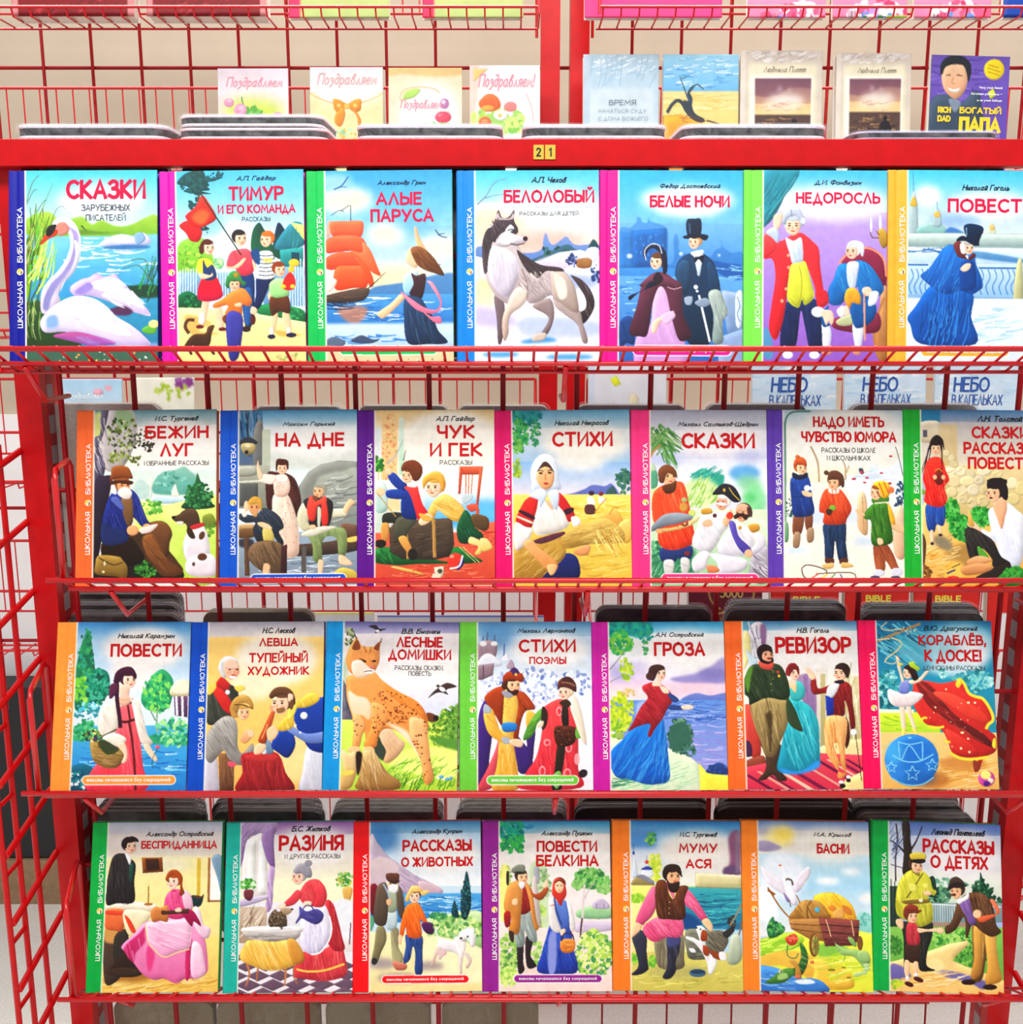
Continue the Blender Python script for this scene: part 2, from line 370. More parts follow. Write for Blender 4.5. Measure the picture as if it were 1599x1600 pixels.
def slotted(name, c1, c2, freq):
    m = mat(name, c1, .5); nt = m.node_tree; tc = nt.nodes.new('ShaderNodeTexCoord'); wv = nt.nodes.new('ShaderNodeTexWave'); wv.bands_direction = 'Z'; wv.inputs['Scale'].default_value = freq / 6.2832 * 2
    rp = nt.nodes.new('ShaderNodeValToRGB'); rp.color_ramp.interpolation = 'CONSTANT'; rp.color_ramp.elements[1].position = .35
    rp.color_ramp.elements[0].color = (*lin(c2), 1); rp.color_ramp.elements[1].color = (*lin(c1), 1)
    nt.links.new(tc.outputs['Object'], wv.inputs['Vector']); nt.links.new(wv.outputs['Fac'], rp.inputs['Fac']); nt.links.new(rp.outputs['Color'], nt.nodes['Principled BSDF'].inputs['Base Color'])
    return m
# ---------------------------------------------------------------- setting
def struct(name, mb, m): return tag(mb.build(name, m), kind='structure')
struct('floor', MB().box(-3, 3, -1.5, 2.5, -.05, 0), mat('pale_terrazzo', 'e6e2da', .35, noise=.12, nscale=220))
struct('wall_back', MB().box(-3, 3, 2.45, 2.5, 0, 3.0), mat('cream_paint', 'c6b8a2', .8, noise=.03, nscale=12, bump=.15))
struct('wall_panel_back', MB().box(-3, 3, 2.436, 2.45, .0, 1.17), mat('white_panel', 'fbfafa', .5))  # added sheet; its white stands in for stronger light on the lower wall
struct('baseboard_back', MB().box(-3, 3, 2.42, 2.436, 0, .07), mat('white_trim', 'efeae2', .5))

# ---------------------------------------------------------------- the front rack: posts, top beam, back grid, end panels
rack = thing('book_rack', 'red steel display rack with perforated posts holding all the rows of storybooks', 'rack', (.04, 1.3, 0))
def child(mb, name, m, parent, base, **k):
    mb.v = [(x - base[0], y - base[1], z - base[2]) for x, y, z in mb.v]
    return mb.build(name, m, parent, **k)
RB = (.04, 1.3, 0)
ZT = EYE + .1876
for s, x0, x1 in ((1, -.602, -.572), (-1, .650, .680)):
    mb = MB().box(x0, x1, 1.285, 1.289, 0, ZT).box(x0, x0 + .003, 1.289, 1.335, 0, ZT).box(x1 - .003, x1, 1.289, 1.335, 0, ZT)
    p = child(mb, 'post', RED, rack, RB)
    xi = x1 if s > 0 else x0
    sl = MB()
    sl.box(xi - .0004, xi + .0004, 1.304, 1.320, .05, ZT - .03)
    child(sl, 'slot_strip', slotted('slot_strip', '9a9296', 'a00c14', 26), p, RB)
beam = child(MB().box(-.66, .74, 1.262, 1.283, EYE + .158, ZT).box(-.66, .74, 1.283, 1.36, ZT - .003, ZT), 'top_beam', RED, rack, RB, bevel=.0008)
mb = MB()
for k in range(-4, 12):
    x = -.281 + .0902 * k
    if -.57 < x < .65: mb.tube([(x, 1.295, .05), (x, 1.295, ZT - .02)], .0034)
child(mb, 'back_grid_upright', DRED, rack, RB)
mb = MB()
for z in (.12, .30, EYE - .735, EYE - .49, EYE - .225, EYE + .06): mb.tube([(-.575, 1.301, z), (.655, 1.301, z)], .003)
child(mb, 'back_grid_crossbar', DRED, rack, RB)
for sx, x in ((-1, -.607), (1, .687)):
    mb = MB()
    for y in (1.158, 1.196, 1.240): mb.tube([(x, y, .05), (x, y, EYE - .16)], .0035)
    for k in range(14):
        z = .07 + .0892 * k
        mb.tube([(x - .004 * sx, 1.158, z - .012), (x - .004 * sx, 1.288, z + .012)], .0042)
        mb.tube([(x, 1.158, z + .05), (x, 1.196, z + .05)], .003)
    child(mb, 'end_panel', RED, rack, RB)
for x in (-.587, .665):
    child(MB().box(x - .02, x + .02, 1.1, 1.46, .0, .05), 'foot', RED, rack, RB, bevel=.003)
# number plate on the beam
pl = thing('number_plate', 'small yellow number plate on the red top beam', 'sign', (at(851, 238, 1.262)))
for s, d in ((-1, '2'), (1, '1')):
    t = MB().box(s * .0066 - .006, s * .0066 + .006, -.0016, 0, -.008, .008).build('tile', mat('yellow_tile', 'd8b83c', .5), pl, bevel=.0005)
    lettering('digit', [(d, s * .0066, 0, .0055 if d == '2' else .0034, .0098)], mat('digit_black', '14120e', .5), t, .17, y=-.0019)

# ---------------------------------------------------------------- wire trays of the front rack
TS = .445                                       # fall of a tray floor towards its back
TR = [(1.15, EYE - .0445, -.60, .72), (1.15, EYE - .302, -.523, .70), (1.15, EYE - .5592, -.573, .68), (1.15, EYE - .829, -.553, .675)]
WORDS = ['top', 'second', 'third', 'lowest']
def wire_tray(i):
    Y, Z, x0, x1 = TR[i]
    T = thing('wire_tray', 'red wire tray with a sloping floor, %s of the four under the storybook rows' % WORDS[i], 'tray', (0, Y, Z), group='red wire book trays')
    B = (0, Y, Z)
    child(MB().tube([(x0, Y, Z), (x1, Y, Z)], .0031), 'front_rail', WIRE, T, B, smooth_=True)
    child(MB().tube([(x0 + .012, Y + .03, Z - .03 * TS - .004), (x1 - .012, Y + .03, Z - .03 * TS - .004)], .0028), 'lower_rail', WIRE, T, B, smooth_=True)
    mb = MB(); n = int((x1 - x0 - .02) / .0245)
    for k in range(n + 1):
        x = x0 + .012 + k * .0245
        mb.tube([(x, Y - .001, Z + .0022), (x, Y + .062, Z - .062 * TS)], .0017, 6)
    child(mb, 'floor_wires', WIRE, T, B, smooth_=True)
    child(MB().tube([(x0 + .012, Y + .062, Z - .064 * TS), (x1 - .012, Y + .062, Z - .064 * TS)], .0022), 'back_rail', WIRE, T, B, smooth_=True)
    for xs, so in ((x0 + .018, -.03), (x1 - .018, .03)):
        h = .125
        P = [(xs, Y + .004, Z), (xs, Y + .002, Z + h - .01), (xs, Y + .008, Z + h), (xs + so, Y + .11, Z + h - .004), (xs + so, Y + .118, Z + h - .012), (xs + so, Y + .118, Z - .03), (xs, Y + .06, Z - .06 * TS)]
        child(MB().tube(P, .0034), 'side_guard', WIRE, T, B, smooth_=True)
    for xs in (x0 + .06, (x0 + x1) / 2, x1 - .06):
        child(MB().tube([(xs, Y + .03, Z - .03 * TS - .008), (xs, Y + .075, Z - .062), (xs, Y + .142, Z - .062)], .003), 'bracket', WIRE, T, B, smooth_=True)
for i in range(4): wire_tray(i)
# plain trays hanging on the far side of the rack
for i in range(5):
    z = [EYE - .064, EYE - .333, EYE - .598, EYE - .852, EYE - 1.115][i]
    T = thing('rear_wire_tray', 'flat red wire tray on the far side of the rack behind the %s storybook row' % (WORDS + ['hidden foot of the'])[i] if i < 4 else 'flat red wire tray below the lowest storybook row, under the brown wrapped cases', 'tray', (0, 1.31, z), group='rear wire trays')
    B = (0, 1.31, z)
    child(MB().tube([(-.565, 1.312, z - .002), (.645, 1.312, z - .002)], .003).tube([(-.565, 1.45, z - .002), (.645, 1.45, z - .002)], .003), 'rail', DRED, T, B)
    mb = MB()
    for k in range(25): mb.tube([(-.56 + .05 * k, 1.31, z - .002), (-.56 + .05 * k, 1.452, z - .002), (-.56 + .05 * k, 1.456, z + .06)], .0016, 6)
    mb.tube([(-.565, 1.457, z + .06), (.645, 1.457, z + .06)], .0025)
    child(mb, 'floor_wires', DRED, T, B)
ART = {}

ART['swan'] = '''
r 4bdf-d6eef8 10,5,125,50
e eef~4%.8 75,32,34,14
r 8cdf-3a8fc4 15,56,121,110
r 49b-2a6d90 15,104,121,160
p ac5-7a3~.6 15,57 20,44 35,40 45,47 60,44 68,50 75,47 84,51 92,52 100,50 108,46 117,44 121,58
p 683~.5 56,56 62,54 75,56 90,57 60,58
t fff 26 1 16 2 85,76,34,14
t 5ae/6bd 30 1 15 0 85,80,34,22
t fff 12 1 12 0 75,66,18,8
q 353-231~.6 10,108 33,107 40,128 60,134 66,165 10,165
t 8a5/cc9 14 .8 14 -85 24,122,8,12
p 243~.5 92,98 118,97 119,106 96,105
r 89c-79b~1 70,140,120,152
p cce 74,66 80,61 90,58 100,60 103,63 106,57 111,60 113,65 104,67 86,68
e 47a~.6 95,68,18,2
p fff 82,62 88,59 96,60 101,64 92,65
p 8ac 101,58 106,57 109,62 104,66 101,63
t 7a2/bd5/5a3/452 46 1.3 38 82 24,72,9,26
t de8/9c4 24 1.1 30 75 32,76,8,14
t cc8/563 8 .8 30 78 22,60,8,20
s 674 .7 18,32 22,18 27,12
s 563 .6 18,34 23,24 26,23
s 684 .9:.4 21,62 30,38 38,18
s 675 .8:.3 37,50 40,40 44,36 48,38
s 453 .7:.3 26,40 31,32 33,31
l 222 1:.2 60,51 64,55
p f4f4fc-ddd0e8 39,47 46,44 53,47 58,54 60,64 59,76 55,86 48,94 44,102 45,108 40,114 32,117 30,110 31,100 36,92 43,85 49,76 52,66 51,58 48,55 42,57 37,55
p a9c-88b~.5 48,50 53,56 54,66 52,76 46,86 38,94 33,104 32,113 36,114 39,104 44,95 51,86 56,76 58,65 57,56
p eef 55,62 59,66 58,76 53,86 47,94 45,101 48,94 54,82 56,72
p c9877a 41,50 47,48 51,53 49,57 43,58
p c42 36,53 42,54 41,58 35,61 30,65 30,62
p 222 33,56 35,51 41,50 39,56 35,59
p bad-dce 52,98 60,92 67,90 72,87 78,90 86,88 90,92 96,98 104,107 112,116 113,120 104,118 92,114 80,108 66,104 56,104
p fff 66,96 76,92 86,91 95,97 88,99 78,101
p eef 76,104 90,98 100,104 110,115 100,112 88,108
p 98c~.5 56,101 66,94 70,98 62,103
p 535~.5 80,116 92,112 100,116 97,119 88,119
p f2ecf8-cbbfe8 30,124 34,117 42,110 56,104 70,106 80,112 88,120 98,126 108,134 113,142 90,142 66,134 48,131 34,131
p fff-ece4f4 46,112 60,106 74,108 82,118 88,126 70,124 54,120
p f8f0f6 60,118 78,122 94,128 100,136 80,132 64,126
u fff/dce/e8e0f4 34 1.2 14 -28 78,124,20,9
t fff/d8cce8 20 1.2 12 -35 92,106,14,6
p 8ad~1 35,120 42,118 44,126 36,128
p a58-96b 40,134 56,131 72,134 88,140 70,142 62,140
u 89c/fbf/bad 16 1 14 -20 80,137,18,4
t 384/243 18 .9 20 75 112,92,5,9
s 464 .6 112,92 104,82 92,84
s 464 .6 112,94 109,78 98,78
p 6a4 107,130 112,127 118,128 117,133 110,133
e fe9 116,126,4,3
r 465~.6 10,144,125,165
f e95/dc6/385/eee 24 .9 75,151,42,5
'''
ART['camp'] = '''
r 4ab4e8-d9e9f8 10,5,125,60
e ffffff~5%.7 55,60,24,14
e 7bd~4%.7 40,50,14,10
p 274-3a5~.3 26,60 40,62 42,74 26,74
l 543 1.6 34,24 33,36
p 1b4a4a 17,18 24,10 36,8 40,14 52,13 46,16 38,18 42,23 36,24 43,26 30,26 22,24 26,21
f 1b5a5a/164545 40 2.2 31,18,11,8
f 1b5a5a/164545 12 1.4 46,11,6,3
f 1b5050 20 1.8 31,34,5,4
f 164545 10 1.2 39,53,3,3
p 9c5-7a3~.4 18,66 26,60 36,60 42,66 44,84 18,85
f ad5/7b4/693 50 1.5 28,74,9,10
p 143-264 74,56 79,48 83,53 88,62 92,74 84,80 74,72
p 124-153 91,58 94,48 99,54 102,64 98,76 90,72
p 3a8a9a-2a7080 91,68 103,49 113,50 113,66
q de8 103,48 114,62 114,50
q 3a9c98-1f6f74 95,69 113,67 113,84 96,82
q 145 104,71 110,71 110,79 104,79
t 4aa/276 12 .5 12 80 104,60,6,6
r 8ab4d0-5a86a8 19,86,58,104
r 8ab4d0-5f8cb0 83,82,114,112
l dde8f0 .9 20,84 20,104
'''+'\n'.join('l d5e4f0/.9'.replace('/.9',' .8')+' %d,83 %d,104'%(x,x) for x in list(range(22,34,2))+list(range(46,58,2)))+'\n'+'\n'.join('l d5e4f0 .8 %d,%d %d,112'%(x,78 if x%3 else 76,x) for x in range(103,114,2))+'''
p 1a6b45-0c4a2a 18,104 26,100 34,105 38,112 30,114 18,112
f 2a8a50/0c4a2a 16 1.4 27,108,8,4
p 2a8a55-0c5a30 76,112 92,110 104,112 114,116 114,126 100,122 80,118
f 3a9c60/1c6a40 24 1.5 104,118,9,4
q fce8a8-f8d890 10,112 40,113 80,118 125,126 125,160 10,160
p e0b46a~.6 24,118 44,124 34,130 50,132 30,134
p d9b060~.6 92,130 112,134 96,135
f cb8/9a6 14 1.5 102,152,10,4
p f0c8a8 37,107 42,106 39,124 35,125
p f0c8a8 46,111 51,112 53,128 49,128
p eee 35,117 38,117 38,124 34,124
e 622 35,127,3,1.5 52,129,3,1.5
p e23-b14 36,91 46,88 52,101 50,106 40,108 33,105
u 901 8 .6 12 80 42,98,7,7
p f4d648 33,78 37,75 44,78 46,88 38,90 33,86
p 2a4068 37,76 40,82 44,80 47,86 46,91 38,91
p f4ccb0 34,86 42,88 44,86 44,89 36,91
h 41,67,4.6,1 f6cfb4 5a2a1c
e 5a2a1c 36,68,2,4
e 9ed09a 49,79,4,4.4
f 6aab70/c8e8b0 14 1.1 49,79,4,4
p 1f3f74-16305c 64,87 75,87 76,110 74,127 69,126 66,104
p 2a5a94 68,100 74,100 73,124 69,124
e 322 70,129,3.4,2.4
p e8606c-c8384c 58,71 66,68 72,69 77,76 74,87 64,88 61,80
p f4c8a8 55,80 62,80 68,75 69,77 63,83 55,83
p e25866 57,72 61,70 62,80 55,81
p f4c8a8 74,76 79,84 81,94 79,97 77,90
h 65,60,4.9,1 f6ccae 2c2226
p 1c2c58-142048 78,89 90,89 86,100 80,113 75,115 77,104
p 1c2c58 84,90 91,88 90,92
p f4c8a8 74,112 78,114 77,118 73,117
e 522 75,122,2,4
p f2f0e8 79,71 88,70 91,76 91,90 76,90 78,80
'''+'\n'.join('s 2c3a5a .7 79,%g 85,%g 91,%g'%(y,y+.6,y-.3) for y in (73,76,79,82,85,88))+'''
e f2d84a%.6 86,77,4,2
h 85,61,4.8,-1 f8d0b0 d8742c
p 1f4a7a~.3 73,71 79,68 80,80 76,78
p 6d3a22 52,122 54,118 60,120 58,128
p e8904a-c86a28 59,100 64,98 69,99 74,107 72,112 67,111 66,119 54,118 56,111 46,113 45,110 52,106
p f4c8a8 61,110 66,109 66,112 62,112
p 4a4a9c-32327c 55,118 67,119 66,141 63,152 57,150
h 61,95,4.4,0 f4cba8 8a4a24
p 4a9a52-2a6a3a 54,96 55,90 59,85 64,86 67,92 70,94 67,97 65,93 58,93 57,98
e a83 62,88,2,2
p f4ccaa 86,104 90,99 92,110 90,112
p f0c8a0 89,118 94,118 91,132 88,132
p f0c8a0 97,118 102,116 104,132 100,132
e eee 89,131,1.6,3 102,131,1.6,3
e 224 89,135,3,1.8 104,134,4,1.8
p 6a3c20-452410 88,105 101,104 103,117 95,116 89,119
p b8e0a0-8cc47c 87,96 92,91 99,92 102,100 101,104 90,105
h 95,84,4.5,1 f4c8a8 8a3f1c
p d82c28 98,92 103,86 107,92 106,99 98,99
e f2c040 106,79,4,3 104,84,2.4,2.4 98,97,2,1.6 105,97,2,1.6
p d03030-b81c28 19,50 28,46 36,54 34,62 28,62 24,56
p ec4434-c41c1c 24,42 31,36 36,27 42,34 47,44 42,49 33,52 25,46
p ff6a3a~1 28,44 36,38 42,42 36,50
l 231 1 35,26 66,73
p 5a3a24-3a2416 24,140 30,133 39,132 41,127 46,126 44,132 41,142 25,143
s 5a3a24 2.6 27,132 24,127 26,122 31,122
s 452c1a 2 26,142 29,148
s 452c1a 2 40,140 46,148
'''
ART['sails'] = '''
r 3a9be0-a8d4f0 10,5,125,60
r 8cc0ec-f0e4c8 5,50,125,103
e fbe9c4~4%.9 32,30,22,10
e fbe9c4~4%.9 64,56,14,8
e f4e8c8~4%.9 105,66,16,8
e fbe0b0~4%.8 70,90,22,10
e 6aace8~5%.6 85,46,16,10
e 9cc8f0~3 24,16,14,6
p 5a88b8-4a7aa8~.4 54,97 70,94 84,92 104,87 118,88 118,106 54,105
r 5a9cd4-2a6cb0 5,102,125,130
t cfe6f8/fff 26 .9 14 2 70,112,45,10
t 2a62a0/3a78b8 30 1 14 0 60,116,45,14
p b87a60~1%.8 28,112 50,112 44,124 34,122
t 1a3a60 10 1 20 0 32,110,14,3
r cfe2f2-a8c8e4~1 10,124,125,143
u fff 30 1.2 13 4 60,128,42,5
t 3a80c0 14 1 14 0 50,136,30,4
p 5a6a80 19,137 26,134 34,138 30,142 19,142
p 43506a 38,137 46,133 54,136 60,136 54,139 44,139
r d8c8a0~1 10,142,125,165
f 8a7a5a/e8dcc0/567 24 1 65,153,46,4
s 3a4a5a .6 37,34 37,46
s 3a4a5a .6 30,38 36,34
s 3a4a5a .5 22,42 28,38 32,39
p f0a890 20,46 24,48 22,56 19,58
p f87a54-e85838 22,47 34,46 45,46 47,50 45,58 38,57 28,57 23,57
p f87450-e4502f 19,60 28,57 40,57 47,60 50,68 46,71 36,69 26,70 19,70
p f46a46-d8482a 19,74 28,70 40,70 46,74 48,82 38,81 26,83 19,82
p f87048-d8461f 26,82 38,80 49,82 50,96 40,97 26,98
p fa8a64-e0562f 36,68 44,74 52,84 60,88 58,82 52,68 46,62 46,70
p f06a40-c84420 40,74 47,84 52,96 55,94 53,86 46,76
p f0dcd0 20,90 27,91 24,98 19,100
u c03a1c/ff9a74 26 .6 9 -70 36,72,14,20
p 5a4a40-3a2c28 19,103 34,99 48,97 52,99 48,106 38,108 19,108
u 8a6a4a 8 .6 16 4 34,102,13,2
s 3a3030 1:.5 50,98 57,92 64,85
p e8b48a 85,52 87,51 89,58 93,66 96,71 92,72 87,64
p f0c4a0 79,72 84,66 90,72 87,82 80,78
p 8a5a34-5a3418 83,67 90,66 98,72 104,80 108,88 100,86 94,84 88,80 84,73
u b8844a/4a2a14 30 .8 15 -45 96,79,9,8
s 6a4424 1:.3 98,76 104,80 105,79
p c8e4f4-8cb8dc 77,92 80,86 88,85 87,96 84,102 78,101
p 4a2c30-321c24 83,86 87,88 94,87 93,100 90,106 82,102 85,94
p f0c09a 75,102 79,104 72,112 63,120 59,119 58,116 68,109
p 2c4868-182c48 79,104 90,105 95,112 100,120 104,130 111,139 96,140 81,139 78,120
u 50708c/142438 30 .8 24 -75 92,126,11,13
p f49cae-e07490 75,100 84,106 93,112 102,114 105,108 98,96 95,92 100,94 106,106 105,114 98,117 86,113
p f49cae-d86a88 90,113 98,119 105,119 106,124 100,123
s 244a7a .9 24,22 30,19 35,12
l 244a7a .7 29,20 34,20
s 244a6a .8 101,53 105,58 110,59
s 244a6a .6 103,57 108,56
'''
ART['husky'] = '''
r 3fb4e4-e0ecf6 10,5,125,50
r e8eaf0-fcc4b0~2 5,36,125,85
e fbd8b8~4 34,50,26,12
e fcb0a4~4%.8 70,64,34,8
e dcecf6~4%.7 76,34,40,12
s 789 1:.5 22,36 29,29 33,22 38,18 44,17
s 789 .8:.4 28,31 36,29 44,28
p 7a94c4-5a7ab4~.3 20,72 26,67 56,72 70,70 72,62 74,57 77,64 80,66 86,62 90,60 96,66 108,66 116,68 116,84 20,84
p 3a5e74-2a4a54 64,80 76,72 90,66 98,70 116,72 116,82
f 1f4a4a/3a6a5a 24 1.4 82,71,13,3.5
p 244a54 106,70 110,62 114,68
q f2f4fc-dce0f4 10,72 40,79 58,80 70,78 84,72 100,70 125,76 125,160 10,160
p f4dce0-c4bce8~1 66,79 84,73 100,72 98,80 84,86 72,84
p fae0a8-f0d8c0~2 21,92 34,94 34,114 21,112
p c4bcea~2 22,112 50,120 46,128 21,126
p b8c4ec~2 58,120 116,124 116,134 60,134
p a8b4e8~2 84,88 110,90 112,98 90,98
p 4a90c4~1 56,138 74,135 82,138 60,140
r dfe6f6~1 10,141,125,165
e 5aa0d0~1 40,148,14,2 92,150,18,2
p b08458-8a5a30 98,76 108,75 108,83 98,83
p e8e4f8 96,77 102,74 106,69 112,68 115,72 111,79 106,76
f 3a5080/6a80b0/2a3a64 30 1.3 94,78,4,5
f 2a4070/8a98c8 30 1.4 112,88,4,7
p 4c3c40-2c2226 93,89 102,93 109,102 111,112 106,122 100,126 98,118 104,114 104,106 98,96
u 7a6a6c/221a1c 20 .9 12 -65 106,108,5,12
p b8a8a4-8a7a78 80,104 92,108 100,116 102,124 106,138 102,139 98,126 88,118 81,112
p 9a8a88-6a5a5c 64,112 76,106 80,112 80,122 76,132 70,137 66,136 72,130 76,120
p c8b8ac 66,133 74,132 73,137 64,138
p 7a6a6e-5a4c50 35,104 42,108 43,120 41,138 38,139 37,122
p d4c8c8-a8989a 28,58 34,50 44,48 52,58 54,68 60,76 70,82 80,84 88,86 94,94 98,106 97,116 92,114 86,108 78,104 70,108 62,110 56,104 50,112 44,110 36,104 30,94 27,80
p c4b4ac-98867e 78,86 88,87 95,95 98,106 99,116 94,116 86,110 80,106 78,96
p e8dccc~.6 80,88 88,92 90,104 84,106
p 3a2e32-4a3c3e 52,70 58,74 70,81 84,83 88,86 80,86 74,86 68,91 62,88 56,80
u 2a2024/54484a 24 1 8 -40 66,82,9,5
p 3a3034-54484c 30,54 26,64 26,78 28,88 32,80 33,66 38,54
u 241c20/64585c 24 .9 9 -75 30,70,4,14
p e6e0ea-bab0c0 32,70 38,66 46,70 52,76 54,86 50,98 44,106 36,100 30,88
u f6f2fa/a89cb0/c8bccc 50 .8 9 -80 42,84,8,14
p e0d0c4-b09a8c 50,100 58,98 61,104 56,112 48,118 46,126 46,132 43,138 41,130 42,118
s 8a7a78 1 56,84 60,96 60,106
t 8a7c7e/d8ccc8 30 .7 8 -50 66,96,12,8
p 54464c-3c3036 35,48 38,40 41,46 46,45 50,40 50,48 53,54 52,58 44,60 36,64 32,62 33,54
p c0b0b4 36,47 38,42 40,46 47,46 49,42 49,47
p d8d0d4-b4a8b0 38,60 44,56 50,58 56,60 60,62 58,65 50,66 42,68 36,66
p f4f0f4 43,56 47,51 50,54 46,57
p fff 40,60 50,60 52,63 44,66 39,64
e 201820 58.5,61.5,1.9,1.8
s 332028 .7 47,65 52,66.3 58,65
s 201820 .9 45,55.4 48,54.4 50,55.6
e a8b8c0 47.6,55.2,1.1,.7
t 3a2e34/6a5a60 20 .7 6 -60 38,54,5,6
'''
ART['nights'] = '''
r 35a8e8-8fc0ec 10,5,125,60
r 7ab0e4-4a84c4 5,50,125,90
e f4f8ff~4 71,32,36,10
e e4f0fc~3 72,38,26,7
p 5a94cc-3a74b4~.3 19,56 27,54 32,49 32,46 35,46 36,49 40,50 41,46 43,49 54,53 56,62 55,80 60,78 60,62 62,58 64,64 64,70 72,74 86,76 92,70 96,68 96,62 98,68 104,72 112,72 112,86 19,88
q 2f6cac-2a60a0 28,56 55,54 55,82 28,84
q 3a78b8 19,57 29,58 29,84 19,84
t 2558a0/5a94d0 40 .8 2.4 90 42,68,12,10
e e8f4ff~.6 26.5,75,2,1.6
e e8f4ff~.5 65.5,73,1.4,1.2
e e8f4ff~.5 94.5,74,.9,.9
r 4a8ccc-3a78bc 5,84,125,102
r 6aa4dc-2a5ca4 5,90,125,165
t a8d4f4/4a8cd0/2f6cb4 60 .9 9 0 40,104,20,20
p 2a5c9c~.4 86,78 100,80 112,82 112,92 98,90
t 8cc0ec 12 .8 10 0 102,86,10,7
q 98aac4-6a84ac 96,100 115,103 115,136 100,132
p cfe2f4 107,104 112,102 111,126 107,126
s 4a6c9c .6 108,105 110,112 108,118 110,124
q 8aa0c4 92,136 115,128 115,160 94,160
p 2a4a80-1a3a6a 19,124 28,121 30,140 24,140 19,142
s 1a3a6a 1 20,124 27,140
p 1f3e5e-12283c 64,78 71,73 80,72 90,79 95,96 94,108 90,112 88,139 70,139 64,100 61,88
p 2f5474-1a3650 62,84 66,78 72,80 72,96 67,104 62,92
p 254868-183450 86,79 92,84 95,100 88,102 86,92
u 3a6284/142c44 26 .8 16 -85 78,108,10,22
p f0f4fa-c0d4ec 74,74 82,72 81,82 79,90 75,82
p 141c30 75,76 79,75 83,74 82,80 79,77 76,80
q 24405c 71,75 75,74 78,88 74,84
h 76,64,4.6,-1 f6d0b4 c89464
p f0f0f0 73,72 82,70 82,73 76,75
p 1c2c44-101c30 70,48 76,46.6 81,47.6 80,60 71,60
p 101c30 67,60 76,58 86,59 84,63 77,60 70,62
s 4a6484 1 72,50 72.6,58
p 9aaabc 68,106 74,105 73,111 69,111
s f0f4fa 1.6 79,104 87,139
e f4f6fc 76.7,98,1.6,1.7
e e4ecf6 77.6,101,1,1
p 8898ac 76,109 84,106 88,110 83,113 78,112
p a8b4ac-7a8c8c 86,103 94,100 99,110 101,118 97,124 97,139 89,139 90,120
u 5a7074/ccd4c8 16 .8 12 -75 94,116,5,14
p dcb4dc-b890c8 45,100 54,98 60,118 64,136 68,139 68,158 32,158 32,134 42,126
u b088c0/f0d0f0 18 .8 14 -75 52,128,10,12
p 6a3a4c-422030 44,88 52,87 60,92 66,97 67,118 73,134 64,138 58,120 54,102 49,98 44,110 40,133 34,135 26,132 32,112 36,96
p 7a4458-4a2838 34,97 42,90 50,90 56,91 66,97 62,100 50,97 40,98
u 90586c/32141f 24 .9 20 -78 38,116,6,16 62,118,5,16
s c8a8b4 .6 55,98 60,99.5 66,98
p f0ccb4 44,124 50,120 56,117 60,116 58,121 50,124 46,132 43,132
p e0bcd8 50,120 58,116 61,120 54,126
p 1c1c34 37,100 42,94 48,96 34,102 27,108 26,105
p 2a1c28 44,92 48,87 52,92 48,96
h 47,79,5,-1 f8d4bc 6a4630
p 222840-161a30 38,78 37,70 42,66 48,66 53,70 55,76 55,86 52,88 51,78 49,72 44,69 40,72
s dce4f0 .7 39,78 38,71 43,66 49,67 51,73
'''
